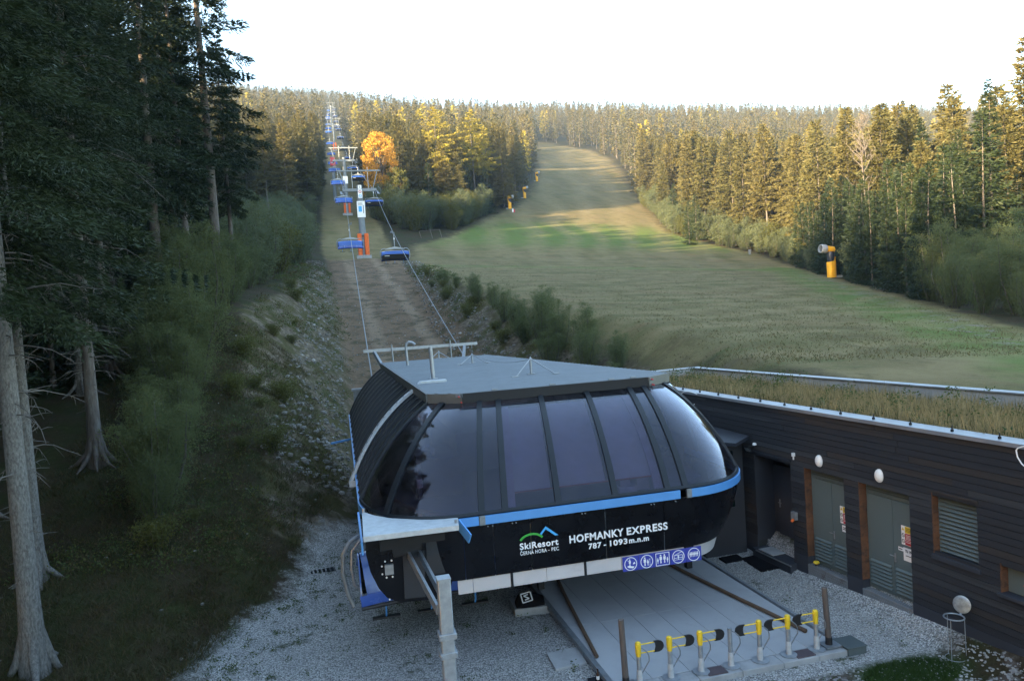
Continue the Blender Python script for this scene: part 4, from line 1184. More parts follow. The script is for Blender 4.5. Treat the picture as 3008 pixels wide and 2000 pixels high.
# blue band and black shell below it
def ring(i, z, lowf, off=0.0):
    i0 = int(min(i, len(NODES) - 2)); f = i - i0
    r0, r1, l0, l1 = NODES[i0][0], NODES[i0 + 1][0], NODES[i0][2], NODES[i0 + 1][2]
    rx = r0[0] * (1 - f) + r1[0] * f; ry = r0[1] * (1 - f) + r1[1] * f; lx = l0[0] * (1 - f) + l1[0] * f; ly = l0[1] * (1 - f) + l1[1] * f
    d = Vector((r1[0] - r0[0], r1[1] - r0[1], 0)).normalized(); n = Vector((d.y, -d.x, 0))
    return (rx + (lx - rx) * lowf + n.x * off, ry + (ly - ry) * lowf + n.y * off, z)
def band(name, i0, i1, mat, rows, thick=0.03, step=0.5, smooth=True, off=0.0):
    I = list(np.arange(i0, i1 + 1e-6, step))
    A = [[ring(i, z, lf, off) for i in I] for z, lf in rows]; B = [[ring(i, z, lf, off - thick) for i in I] for z, lf in rows]
    return MB().slab(A, B, smooth).build(name, M[mat], ST)
BR = [(3.03, 0.0), (2.85, 0.0)]
band('blue_band', IF + 0.05, IFX[0] - 0.12, 'blue', BR, 0.05, 0.1, False, 0.055)
band('blue_band', IFX[0] + 0.12, IFX[5] + 0.0, 'blue', BR, 0.05, 0.5, False, 0.055)
band('blue_band', IFX[5] + 0.55, IRR + 2, 'blue', BR, 0.05, 0.5, False, 0.055)
band('band_joint', IFX[0] - 0.12, IFX[0] + 0.12, 'galv_dark', [(3.035, 0), (2.845, 0)], 0.05, 0.12, False, 0.06)
band('band_joint', IFX[5] + 0.0, IFX[5] + 0.55, 'galv_dark', [(3.035, 0), (2.845, 0)], 0.05, 0.275, False, 0.06)
band('blue_band', 0, I0 + 1, 'blue', BR, 0.05, 0.5, False, 0.055)
rows = [(2.85 - 1.12 * s, 0.02 + 0.98 * s ** 1.8) for s in np.linspace(0, 1, 9)]
gap = 0.012
cuts = [I0 + 5, IF + 0.2, IFX[0] + 0.45, IFX[2] - 0.55, IFX[3] - 0.2, IFX[4] - 0.1, IR, IR + 4.5, IR + 8.5, IRR]
for a, b in zip(cuts[:-1], cuts[1:]):
    I = [a + gap] + [k for k in np.arange(math.ceil(a * 2) / 2, b, 0.5) if a + gap < k < b - gap] + [b - gap]
    A = [[ring(i, z, lf) for i in I] for z, lf in rows]; B = [[ring(i, z, lf, -0.03) for i in I] for z, lf in rows]
    MB().slab(A, B, True).build('shell_panel', M['shell'], ST)
for a in (IRR, IRR + 2, IRR + 4, IRR + 6):
    band('shell_panel', a + gap, a + 2 - gap, 'shell', rows, 0.03)
for a in range(0, IL - 1, 3):
    band('shell_panel', a + gap, a + 3 - gap, 'shell', rows, 0.03)
# bolt heads at the seams
mb = MB()
for x in (2.98, 3.08, 3.5, 3.58, 5.03, 5.10, 6.62, 6.69, 7.2):
    mb.cyl((x, 14.985, 2.80), (x, 14.955, 2.80), 0.013, n=8)
mb.build('bolt_heads', M['galv'], ST, kind='stuff')
# pale skirt panels, dark joints between
for x0, x1 in ((2.30, 2.61), (2.62, 3.415), (3.475, 4.20), (4.21, 5.045), (5.105, 5.90), (5.91, 7.40)):
    MB().box(((x0 + x1) / 2, 15.11, 1.575), (x1 - x0, 0.03, 0.29)).build('skirt_panel', M['skirt'], ST)
for x in (3.445, 5.075):
    MB().box((x, 15.10, 1.575), (0.05, 0.035, 0.31)).build('skirt_joint', M['dark_metal'], ST)
I = list(np.arange(IR, IRR + 0.01, 0.5))
A = [[Vector(ring(i, z, 1.0 + f, -0.06)) for i in I] for z, f in ((1.72, 0), (1.60, 0.05), (1.43, 0.18))]
B = [[p - Vector((0.02, -0.02, 0)) for p in r] for r in A]
MB().slab(A, B, True).build('skirt_panel', M['skirt'], ST, 'rounded skirt panel at the right corner')

# roof: ribbed sheet
OUT = [(2.4, 34.0), (2.4, 18.65), (3.1, 18.0), (8.1, 18.0), (8.9, 18.6), (7.3, 34.0)]
def roof_span(y):
    xl = np.interp(y, [18.0, 18.65, 34], [3.1, 2.4, 2.4]); xr = np.interp(y, [18.0, 18.6, 34], [8.1, 8.9, 7.3]); return xl - 0.02, xr + 0.02
A = []
y = 17.97; k = 0
while y < 34.05:
    for dy, dz in ((0, 0), (0.17, 0), (0.19, 0.028), (0.25, 0.028)):
        yy = y + dy; xl, xr = roof_span(min(max(yy, 18), 34)); z = roof_z(yy) + 0.215 + dz
        A.append([(xl, yy, z), (xr, yy, z)])
    y += 0.27
B = [[(x, y, roof_z(y) + 0.14) for x, y, z in r] for r in A]
MB().slab(A, B).build('roof', M['roof_sheet'], ST)
def fascia(a, b, mat, h=(0.0, 0.215), t=0.05):
    d = (Vector(b) - Vector(a)).normalized(); n = Vector((d.y, -d.x))
    P = []
    for p in (a, b):
        z = roof_z(p[1])
        P.append([(p[0] + n.x * t, p[1] + n.y * t, z - 0.01 + h[0]), (p[0] + n.x * t, p[1] + n.y * t, z + h[1] + 0.012)])
    Q = [[(x - n.x * t * 1.6, y - n.y * t * 1.6, z) for x, y, z in r] for r in P]
    return MB().slab(P, Q).build('fascia', M[mat], ST)
M['fascia_grey'] = mk('grey fascia corner', (0.085, 0.098, 0.105), 0.5, 0.2, 3, 0.15)
fascia((3.16, 18.0), (8.05, 18.0), 'dark_metal')
fascia((2.42, 18.62), (3.16, 17.99), 'fascia_grey'); fascia((8.05, 17.99), (8.9, 18.58), 'fascia_grey')
fascia((2.4, 34.0), (2.4, 18.63), 'fascia_grey'); fascia((8.9, 18.59), (7.3, 34.0), 'dark_metal'); fascia((7.3, 34.0), (2.4, 34.0), 'galv_dark')
mb = MB()
for x, z in ((3.06, 5.18), (3.11, 5.04), (8.16, 5.18), (8.19, 5.04)): mb.cyl((x, 18.02 if x > 8.1 else 18.06, z), (x, 17.9, z), 0.018, n=8)
mb.build('fascia_bolts', M['red'], ST, kind='stuff')
for x in (4.0, 5.5, 7.1, 7.7):
    MB().box((x, 18.1, 5.265), (0.16, 0.05, 0.03)).build('roof_clip', M['galv_dark'], ST)
# galvanised strap over the left side
T = np.linspace(-0.10, 1.0, 16); A = []; B = []
for t in T:
    for lst, o in ((A, 0.10), (B, 0.03)):
        if t < 0:
            p = Vector(shell_pt(11.35, 0, o)); d = (Vector(shell_pt(11.35, 0.06, o)) - p).normalized(); p = p + d * t * 3.2; q = p + Vector((0, 0.34, 0))
        else:
            p = Vector(shell_pt(11.35, t, o)); q = Vector(shell_pt(10.97, t, o))
        lst.append([tuple(p), tuple(q)])
ya, yb = A[-1][0][1], A[-1][1][1]
for x in (2.6, 2.8, 3.35):
    A.append([(x, ya, 5.31), (x, yb, 5.31)]); B.append([(x, ya, 5.25), (x, yb, 5.25)])
o = MB().slab(A, B).build('roof_strap', M['galv_pale'], ST)
mb = MB()
for t in np.linspace(0.02, 0.97, 11):
    p = Vector(shell_pt(11.16, t, 0.09)); q = Vector(shell_pt(11.16, t, 0.108)); mb.cyl(p, q, 0.03, n=8)
mb.build('strap_holes', M['black'], o, kind='stuff')
MB().box((0.52, 20.55, 2.80), (0.30, 0.05, 0.16)).build('strap_bracket', M['galv_pale'], o)
# rear gantry, poles and lightning rods on the roof
g_ = MB()
g_.bar((1.68, 34.9, 5.74), (7.0, 34.9, 5.74), 0.11, 0.13)
g_.bar((2.15, 34.9, 5.68), (2.5, 34.3, 4.9), 0.12, 0.16); g_.bar((6.4, 34.9, 5.68), (6.15, 34.3, 4.9), 0.12, 0.16)
g_.build('gantry_beam', M['galv'], ST)
for x in (3.0, 5.72): MB().cyl((x, 34.75, 4.9), (x - 0.04, 34.75, 5.98), 0.032).build('gantry_post', M['galv'], ST)
MB().cyl((6.72, 34.9, 5.66), (6.72, 34.9, 5.52), 0.03).build('gantry_hook', M['galv_dark'], ST)
MB().cyl((3.16, 22.96, 5.2), (3.13, 22.96, 6.22), 0.062, n=16).build('roof_post', M['galv'], ST)
MB().cyl((3.16, 22.96, 5.235), (3.16, 22.96, 5.255), 0.14, n=12).build('roof_post_foot', M['galv'], ST)
MB().tube([(3.22, 30.8, 5.2), (3.2, 30.8, 5.95), (3.23, 30.8, 6.10), (3.34, 30.78, 6.17), (3.45, 30.76, 6.14), (3.58, 30.74, 6.04)], 0.055, 10).build('vent_pipe', M['galv'], ST)
for ax, ay, az, L in ((5.93, 21.64, 5.72, [(5.32, 21.16), (6.54, 21.13)]), (5.5, 28.6, 5.58, [(4.95, 28.2), (6.0, 28.1)]), (4.9, 33.3, 5.55, [(4.45, 33.1), (5.35, 33.1)])):
    mb = MB()
    mb.cyl((ax, ay, 5.24), (ax, ay, az), 0.035)
    for lx, ly in L:
        mb.cyl((lx, ly, 5.24), (ax, ay, az), 0.017)
        mb.box((lx, ly, 5.262), (0.22, 0.08, 0.012))
    mb.box((ax, ay, 5.262), (0.24, 0.1, 0.012)); mb.cyl((ax, ay, az - 0.02), (ax, ay, az + 0.06), 0.05, 0.01)
    mb.build('wire_tripod', M['galv'], ST)
pts = [(5.93 + (5.5 - 5.93) * s, 21.64 + (28.6 - 21.64) * s, 5.70 - 0.10 * s - 0.9 * s * (1 - s) * 0.9) for s in np.linspace(0, 1, 12)]
MB().tube(pts, 0.008, 5).build('roof_wire', M['galv_dark'], ST)

# canopy plate and the recess below it at the left front corner
def plate_poly(): return [(0.45, 14.48), (2.29, 14.42), (2.37, 14.96), (1.95, 15.08), (1.5, 15.28), (1.05, 15.60), (0.75, 15.98), (0.52, 16.45)]
MB().prism(plate_poly(), 2.96, 3.06).build('canopy_plate', M['galv_pale'], ST, 'pale galvanised plate with a curved rear edge')
mb = MB(); mb.cyl((2.27, 14.62, 3.06), (2.27, 14.62, 3.12), 0.03); mb.cyl((0.55, 16.35, 3.06), (0.55, 16.35, 3.14), 0.035); mb.build('plate_eye', M['galv'], ST)
MB().bar((2.36, 14.95, 2.95), (2.52, 14.55, 2.72), 0.03, 0.22).build('band_return', M['blue'], ST)
MB().bar((0.44, 16.4, 2.94), (0.42, 14.6, 2.80), 0.04, 0.26).build('band_return', M['blue'], ST)
hull = [(0.50, 2.95), (0.50, 2.5), (0.56, 2.15), (0.70, 1.80), (0.86, 1.58), (1.10, 1.46), (1.55, 1.42), (1.95, 1.40), (2.14, 1.55), (2.28, 2.05), (2.40, 2.6), (2.42, 2.95)]
win = [(1.72, 2.62), (1.72, 1.95), (2.1, 1.95), (2.1, 2.62)]
def wall_xz(poly, y0, y1): 
    mb = MB(); n = len(poly); P = [(x, y0, z) for x, z in poly] + [(x, y1, z) for x, z in poly]
    return mb.add(P, [tuple(range(n)), tuple(range(n, 2 * n))[::-1]] + [((i + 1) % n, i, n + i, n + (i + 1) % n) for i in range(n)])
wall_xz(hull, 15.12, 15.20).build('corner_shell', M['shell'], ST)
M['recess'] = mk('dark recess panel', (0.016, 0.018, 0.024), 0.6, 0, 2, 0.2)
wall_xz([(1.70, 2.62), (1.70, 1.93), (2.12, 1.93), (2.16, 2.62)], 15.09, 15.118).build('recess_panel', M['recess'], ST)
wall_xz([(1.22, 2.45), (1.20, 1.52), (1.62, 1.50), (1.66, 2.45)], 15.08, 15.118).build('recess_panel', M['recess'], ST)
wall_xz([(0.77, 2.93), (0.77, 2.58), (1.01, 2.60), (1.03, 2.42), (1.60, 2.46), (1.60, 2.64), (2.08, 2.64), (2.08, 2.93)], 14.97, 15.08).build('beam_bracket', M['dark_metal'], ST)
mb = MB(); mb.box((0.93, 15.08, 2.17), (0.17, 0.08, 0.20)); mb.build('hatch_cover', M['galv'], ST)
mb = MB()
for x, z in ((0.86, 2.33), (0.99, 2.33), (0.79, 2.24), (0.79, 2.08), (0.87, 2.0), (0.99, 2.0), (0.9, 1.55)): mb.cyl((x, 15.13, z), (x, 15.10, z), 0.018, n=8)
mb.build('hatch_bolts', M['white'], ST, kind='stuff')
# boom from the corner to the galvanised post in front
for dx in (-0.12, 0.10):
    MB().bar((1.45 + dx, 15.05, 2.42), (1.58 + dx * 0.8, 12.1, 2.38), 0.05, 0.16).build('boom_rail', M['galv_dark'], ST)

# inside: blinds, struts, machinery seen through the glass
for a, b in zip(IFX[1:4], IFX[2:5]):
    pane('window_blind', a + 0.06, b - 0.06, 'blind', 0.17, 0.98, -0.22, 0.012)
for i in (IFX[1] + 0.14, IFX[4] - 0.10):
    rib('inner_strut', i, 0.20, 'pale_strut', 0.0, 0.97, -0.16, 0.03)
p0 = Vector(shell_pt(IFX[1] + 0.1, 0.165, -0.2)); p1 = Vector(shell_pt(IFX[4] - 0.1, 0.165, -0.2))
MB().bar(p0, p1, 0.03, 0.03).build('red_rail', M['red'], ST)
MB().box((6.35, 15.75, 3.02), (0.42, 0.4, 0.14)).build('white_case', M['pale_strut'], ST); MB().box((6.33, 15.8, 3.16), (0.24, 0.28, 0.18)).build('white_case', M['pale_strut'], ST)
MB().box((6.75, 15.8, 3.14), (0.3, 0.3, 0.34)).build('switch_cabinet', M['pale_strut'], ST)
MB().box((4.9, 21.5, 3.6), (3.6, 5.0, 1.0)).build('drive_casing', M['inside'], ST)
MB().box((2.4, 18.6, 3.35), (1.1, 2.0, 0.9)).build('drive_casing', M['inside'], ST)
MB().prism([(1.2, 33.8), (1.1, 19.0), (1.7, 16.9), (2.8, 15.6), (7.4, 15.6), (8.7, 16.6), (9.1, 18.6), (8.7, 33.8)], 2.77, 2.87).build('machine_floor', M['inside'], ST)
MB().lathe([(0.3, 0), (2.35, 0.02), (2.45, 0.06), (2.45, 0.2), (2.35, 0.24), (0.3, 0.26)], (5.0, 18.6, 2.3), 40).build('bull_wheel', M['galv_dark'], ST)
for x, y in ((5.1, 22.0), (5.1, 31.0)):
    MB().box((x, y, 1.35), (1.5, 1.3, 2.94)).build('concrete_pier', M['concrete'], ST)
for x, y in ((4.95, 18.4), (9.05, 18.25)):
    MB().box((x, y, 0.75), (0.16, 0.16, 1.5)).build('support_leg', M['black'], ST)

# lettering and emblem
YT = 14.955
def put_text(name, s, x0, x1, z, cap, mat, weight):
    return text_on(name, s, cap / 0.70, mat, facing_y(x0, YT, z), ST, weight, 'LEFT', width=x1 - x0)
put_text('lettering', 'HOFMANKY', 4.70, 5.93, 2.215, 0.155, 'let_white', 0.006)
put_text('lettering', 'EXPRESS', 6.00, 6.96, 2.215, 0.155, 'let_white', 0.006)
for w_, a_, b_ in (('787', 0, 0.212), ('-', 0.25, 0.292), ('1093', 0.328, 0.618), ('m.n.m', 0.668, 1.0)): put_text('lettering', w_, 5.12 + 1.39 * a_, 5.12 + 1.39 * b_, 2.03, 0.115, 'let_white', 0.0045)
put_text('lettering', 'SkiResort', 3.62, 4.46, 2.225, 0.13, 'let_white', 0.0042)
for w_, a_, b_ in (('\u010cERN\u00c1', 0, 0.348), ('HORA', 0.386, 0.685), ('\u2013', 0.724, 0.764), ('PEC', 0.809, 1.0)): put_text('lettering', w_, 3.62 + 0.84 * a_, 3.62 + 0.84 * b_, 2.105, 0.075, 'let_white', 0.0008)
def strip_xz(pts, w, y, mat, name):
    A = []
    n = len(pts)
    for k, (x, z) in enumerate(pts):
        x0, z0 = pts[max(k - 1, 0)]; x1, z1 = pts[min(k + 1, n - 1)]
        L = math.hypot(x1 - x0, z1 - z0); nx, nz = -(z1 - z0) / L, (x1 - x0) / L
        ww = w
        A.append([(x + nx * ww / 2, y, z + nz * ww / 2), (x - nx * ww / 2, y, z - nz * ww / 2)])
    B = [[(x, y + 0.006, z) for x, y, z in r] for r in A]
    return MB().slab(A, B).build(name, M[mat], ST)
strip_xz([(3.64, 2.415), (3.70, 2.468), (3.77, 2.502), (3.85, 2.520), (3.93, 2.522), (4.01, 2.505), (4.08, 2.468), (4.125, 2.43)], 0.045, YT - 0.004, 'let_green', 'emblem_arc')
mb = MB()
for P in ([(4.07, 2.50), (4.205, 2.645), (4.205, 2.582), (4.10, 2.468)], [(4.205, 2.645), (4.475, 2.425), (4.40, 2.425), (4.205, 2.582)]):
    mb.add([(x, YT - 0.004, z) for x, z in P] + [(x, YT, z) for x, z in P], [(0, 1, 2, 3), (7, 6, 5, 4), (1, 0, 4, 5), (2, 1, 5, 6), (3, 2, 6, 7), (0, 3, 7, 4)])
mb.build('emblem_peak', M['let_blue'], ST)
# five blue pictogram boards
def ring_xz(mb, cx, cz, r0, r1, y, n=24):
    A = []; B = []
    for k in range(n + 1):
        a = 6.28319 * k / n; A.append([(cx + math.cos(a) * r0, y, cz + math.sin(a) * r0), (cx + math.cos(a) * r1, y, cz + math.sin(a) * r1)])
    B = [[(x, y + 0.004, z) for x, y, z in r] for r in A]; mb.slab(A, B)
def poly_xz(mb, P, y):
    n = len(P); mb.add([(x, y, z) for x, z in P] + [(x, y + 0.004, z) for x, z in P], [tuple(range(n)), tuple(range(n, 2 * n))[::-1]] + [((i + 1) % n, i, n + i, n + (i + 1) % n) for i in range(n)])
def man_xz(mb, x, z, h, y, w=1.0):
    r = h * 0.10
    poly_xz(mb, [(x + math.cos(a) * r, z + h * 0.9 + math.sin(a) * r) for a in np.linspace(0, 6.283, 11)[:-1]], y)
    b = h * 0.15 * w
    poly_xz(mb, [(x - b, z + h * .38), (x - b * .35, z + h * .38), (x - b * .55, z), (x - b * .05, z), (x, z + h * .36), (x + b * .05, z), (x + b * .55, z), (x + b * .35, z + h * .38), (x + b, z + h * .38), (x + b, z + h * .76), (x - b, z + h * .76)], y)
YS = 15.075
for k in range(5):
    cx = 6.11 + 0.378 * k; cz = 1.535
    b = MB().box((cx, YS + 0.008, cz), (0.370, 0.016, 0.318)).build('pictogram_board', M['sign_blue'], ST)
    mb = MB(); y = YS - 0.005
    if k != 2: ring_xz(mb, cx, cz - 0.005, 0.132, 0.148, y)
    if k == 0:
        man_xz(mb, cx - 0.02, cz - 0.05, 0.15, y)
        poly_xz(mb, [(cx - 0.09, cz - 0.055), (cx - 0.05, cz - 0.085), (cx + 0.05, cz - 0.105), (cx + 0.08, cz - 0.07), (cx + 0.03, cz - 0.06), (cx - 0.04, cz - 0.04)], y - 0.001)
        poly_xz(mb, [(cx + 0.05, cz - 0.02), (cx + 0.11, cz - 0.01), (cx + 0.09, cz + 0.03), (cx + 0.06, cz + 0.01)], y)
        poly_xz(mb, [(cx - 0.09, cz + 0.09), (cx - 0.085, cz + 0.095), (cx - 0.02, cz + 0.035), (cx - 0.025, cz + 0.03)], y - 0.002)
    elif k == 1:
        man_xz(mb, cx - 0.045, cz - 0.095, 0.19, y); man_xz(mb, cx + 0.025, cz - 0.095, 0.13, y)
        for z in (-0.09, 0.04): poly_xz(mb, [(cx + 0.05, cz + z), (cx + 0.095, cz + z), (cx + 0.095, cz + z + 0.006), (cx + 0.05, cz + z + 0.006)], y)
        poly_xz(mb, [(cx + 0.07, cz - 0.085), (cx + 0.076, cz - 0.085), (cx + 0.076, cz + 0.04), (cx + 0.07, cz + 0.04)], y)
    elif k == 2:
        for x0, z0, x1, z1 in ((-0.165, -0.145, 0.165, -0.132), (-0.165, 0.125, 0.165, 0.138), (-0.165, -0.132, -0.152, 0.125), (0.152, -0.132, 0.165, 0.125)):
            poly_xz(mb, [(cx + x0, cz + z0), (cx + x1, cz + z0), (cx + x1, cz + z1), (cx + x0, cz + z1)], y)
        man_xz(mb, cx - 0.045, cz - 0.09, 0.19, y); man_xz(mb, cx + 0.045, cz - 0.09, 0.19, y); man_xz(mb, cx - 0.115, cz - 0.09, 0.12, y); man_xz(mb, cx + 0.115, cz - 0.09, 0.12, y)
    elif k == 3:
        def ln(a, b_, w=0.009):
            d = Vector((b_[0] - a[0], b_[1] - a[1])).normalized(); n = Vector((-d.y, d.x)) * w / 2
            poly_xz(mb, [(a[0] + n.x, a[1] + n.y), (b_[0] + n.x, b_[1] + n.y), (b_[0] - n.x, b_[1] - n.y), (a[0] - n.x, a[1] - n.y)], y)
        c = lambda x, z: (cx + x, cz + z)
        ln(c(-0.10, 0.03), c(0.09, 0.10)); ln(c(-0.10, 0.03), c(0.10, 0.03)); ln(c(-0.10, -0.07), c(0.10, -0.07)); ln(c(-0.10, -0.03), c(0.10, -0.03)); ln(c(-0.10, 0.03), c(-0.10, -0.07)); ln(c(0.10, 0.03), c(0.10, -0.07))
        man_xz(mb, cx, cz - 0.065, 0.11, y - 0.001)
    else:
        for q in range(6): man_xz(mb, cx - 0.09 + q * 0.036, cz - 0.055, 0.11, y, 0.9)
    mb.build('pictogram', M['let_white'], b)

# ------------------------------------------------------------------ timber service building
WP = Vector((11.57, 16.66, 0)); WD = Vector((0.0673, -0.9977, 0)).normalized(); WI = Vector((0.9977, 0.0673, 0)).normalized()
BD = thing('service_building', 'low dark timber building with a wild grass roof beside the station', 'building', (11.57, 16.66, 0), math.atan2(WD.y, WD.x))
# local frame of the building: x runs along the wall towards the viewer, y points inward, z up
M['plank'] = mk('charred larch board', (0.017, 0.019, 0.025), 0.75, 0, 3.0, 0.5, 0.5, 30, stretch=(0.25, 1, 2.2), dirt=(1.3, 0.60, (0.050, 0.047, 0.045), 0.6))
M['plank_b'] = mk('weathered charred board', (0.030, 0.033, 0.039), 0.8, 0, 3.0, 0.5, 0.5, 30, stretch=(0.25, 1, 2.2), dirt=(1.6, 0.55, (0.075, 0.07, 0.066), 0.6))
M['plank_c'] = mk('brownish weathered board', (0.030, 0.026, 0.025), 0.85, 0, 3.0, 0.5, 0.5, 30, stretch=(0.25, 1, 2.2), dirt=(1.6, 0.55, (0.055, 0.05, 0.046), 0.5))
M['reveal'] = mk('orange-brown larch end board', (0.125, 0.055, 0.026), 0.8, 0, 2.5, 0.5, 0.2, 30, dirt=(5, 0.48, (0.035, 0.02, 0.014), 0.85))
M['plinth'] = mk('dark blue-grey plinth', (0.030, 0.034, 0.046), 0.7, 0, 1.4, 0.2)
M['door'] = mk('grey-green steel door', (0.098, 0.130, 0.132), 0.5, 0, 1.2, 0.07)
M['door_dk'] = mk('shadowed louvre void', (0.02, 0.024, 0.026), 0.8)
M['flash'] = mk('zinc coping sheet', (0.30, 0.31, 0.33), 0.5, 0.4, 1.5, 0.15)
M['roofsoil'] = mk('green roof soil', (0.085, 0.072, 0.040), 0.95, 0, 1.3, 0.5, 0.6, 20, dirt=(1.8, 0.5, (0.045, 0.055, 0.02), 0.8))
M['dim_glass'] = mk('dark window glass', (0.004, 0.012, 0.012), 0.12, 0, 2, 0.2)
M['entry'] = mk('dark entrance cladding', (0.020, 0.023, 0.032), 0.6, 0, 1.2, 0.15)
M['checker'] = mk('checker plate', (0.24, 0.25, 0.26), 0.5, 0.5, 4, 0.15, dirt=(2.5, 0.55, (0.12, 0.075, 0.06), 0.6))
def bpart(mb, name, mat, parent=BD, **k): return mb.build(name, M[mat], parent, world=False, **k)
S0, S1, H0, H1 = -11.6, 7.9, 0.45, 4.17
OPEN = [(0.08, 1.46, -0.2, 2.77), (1.93, 3.37, -0.2, 2.77), (3.95, 4.98, 1.68, 2.94), (5.43, 6.3, 1.36, 1.87), (-1.98, -0.44, 0.3, 2.80)]
prng = random.Random(9)
unit = MB().box((0.5, 0.5, 0.5), (1, 1, 1))
umesh = {k: unit.mesh('board', [M[k]]) for k in ('plank', 'plank_b', 'plank_c')}
row_h = (H1 - H0) / 26
for r in range(26):
    z0 = H0 + r * row_h; zc = z0 + row_h / 2
    segs = [(S0, S1)]
    for a, b, c, d in OPEN:
        if c - 0.01 < zc < d + 0.01:
            ns = []
            for p, q in segs:
                if b <= p or a >= q: ns.append((p, q)); continue
                if a > p: ns.append((p, a))
                if b < q: ns.append((b, q))
            segs = ns
    for p, q in segs:
        s = p
        while s < q - 0.01:
            L = prng.uniform(2.6, 4.6); e = min(q, s + L)
            if q - e < 0.7: e = q
            w = prng.random()
            me = umesh['plank' if w < 0.55 else ('plank_b' if w < 0.85 else 'plank_c')]
            o = bpy.data.objects.new('plank', me); COL.objects.link(o); o.parent = BD
            pr = prng.uniform(0.0, 0.009)
            o.location = (s + 0.002, -0.012 - pr, z0 + 0.004); o.scale = (e - s - 0.005, 0.03, row_h - 0.008)
            s = e
# wall body behind the boards (pieces round the openings), plinth
def wpiece(s0, s1, z0, z1, name='wall', mat='door_dk', y0=0.02, y1=0.30): return bpart(MB().box(((s0 + s1) / 2, (y0 + y1) / 2, (z0 + z1) / 2), (s1 - s0, y1 - y0, z1 - z0)), name, mat)
for a, b in ((S0, -1.98), (-0.44, 0.08), (1.46, 1.93), (3.37, 3.95), (4.98, 5.43), (6.3, S1)): wpiece(a, b, -0.2, 4.17)
wpiece(-1.98, -0.44, 2.80, 4.17); wpiece(0.08, 1.46, 2.77, 4.17); wpiece(1.93, 3.37, 2.77, 4.17); wpiece(3.95, 4.98, 2.94, 4.17); wpiece(3.95, 4.98, -0.2, 1.68); wpiece(5.43, 6.3, 1.87, 4.17); wpiece(5.43, 6.3, -0.2, 1.36)
for a, b in ((S0, -1.98), (-0.44, 0.08), (1.46, 1.93), (3.37, S1)):
    bpart(MB().box(((a + b) / 2, -0.005, 0.14), (b - a - 0.004, 0.04, 0.62)), 'plinth', 'plinth')
# other three walls, roof soil and copings
BL = [(-11.6, 0.3), (7.9, 0.3), (7.9, 5.6), (-11.6, 4.3)]
mb = MB(); mb.box((-11.5, 2.3, 2.1), (0.25, 4.0, 4.5)); mb.box((7.78, 2.95, 2.1), (0.25, 5.3, 4.5)); bpart(mb, 'end_wall', 'concrete')
def wtoloc(p): v = Vector((p[0], p[1], 0)) - WP; return (v.dot(WD), v.dot(WI))
fa = (-11.62, 4.05); fb = (8.0, 5.55)
mb = MB(); mb.bar((fa[0], fa[1], 2.1), (fb[0], fb[1], 2.1), 0.22, 4.42); bpart(mb, 'rear_parapet', 'concrete')
mb = MB(); mb.bar((fa[0], fa[1], 4.335), (fb[0], fb[1], 4.335), 0.34, 0.035); bpart(mb, 'rear_coping', 'flash')
mb = MB(); mb.box((-11.5, 2.2, 4.335), (0.34, 3.6, 0.035)); bpart(mb, 'end_coping', 'flash')
mb = MB(); mb.box(((S0 + S1) / 2, 0.16, 4.215), (S1 - S0, 0.46, 0.05)); mb.box(((S0 + S1) / 2, -0.06, 4.185), (S1 - S0, 0.012, 0.055)); bpart(mb, 'front_coping', 'flash')
mb = MB(); mb.add([(-11.4, 0.38, 4.07), (7.8, 0.38, 4.07), (7.8, 5.45, 3.80), (-11.4, 4.1, 3.80), (-11.4, 0.38, 3.7), (7.8, 0.38, 3.7), (7.8, 5.45, 3.7), (-11.4, 4.1, 3.7)], [(0, 1, 2, 3), (7, 6, 5, 4), (0, 4, 5, 1), (1, 5, 6, 2), (2, 6, 7, 3), (3, 7, 4, 0)]); bpart(mb, 'roof_soil', 'roofsoil')
s = -5.8
while s < 7.6:
    mb = MB(); mb.box((s, 0.10, 4.265), (0.035, 0.05, 0.05)); mb.cyl((s, 0.10, 4.26), (s, 0.10, 4.36), 0.012, n=6); bpart(mb, 'rod_clip', 'dark_metal')
    s += 1.02
for s in (-4.7, 6.62):
    pts = [(s - 0.25 + 0.35 * math.cos(a), -0.06 - 0.2 * math.sin(a * .5), 4.16 + 0.34 * math.sin(a) * (1 if math.sin(a) < 0 else 0.35)) for a in np.linspace(0.4, 5.4, 14)]
    bpart(MB().tube(pts, 0.012, 6), 'loose_cable', 'white')
# doors
def louvre(s0, s1, z0, z1, n, yb, parent, mat='door'):
    bpart(MB().box(((s0 + s1) / 2, yb + 0.05, (z0 + z1) / 2), (s1 - s0, 0.02, z1 - z0)), 'louvre_back', 'door_dk', parent)
    h = (z1 - z0) / n
    base = None
    for k in range(n):
        zc = z0 + (k + 0.5) * h
        Mx = Matrix.Rotation(0.75, 3, 'X')
        if base is None:
            base = bpart(MB().box((0, 0, 0), (s1 - s0, h * 0.95, 0.012), M=Mx), 'louvre_slat', mat, parent); base.location = ((s0 + s1) / 2, yb + 0.012, zc)
        else:
            c = base.copy(); COL.objects.link(c); c.parent = parent; c.location = ((s0 + s1) / 2, yb + 0.012, zc)
    return base
def sign_board(s0, s1, z0, z1, y, parent, name='warning_sign', mat='sign_white'):
    return bpart(MB().box(((s0 + s1) / 2, y, (z0 + z1) / 2), (s1 - s0, 0.006, z1 - z0)), name, mat, parent)
def rect(mb, s0, s1, z0, z1, y): mb.box(((s0 + s1) / 2, y, (z0 + z1) / 2), (s1 - s0, 0.004, z1 - z0)); return mb
M4wall = lambda s, y, z: Matrix.Translation((s, y, z)) @ Matrix.Rotation(math.pi / 2, 4, 'X')
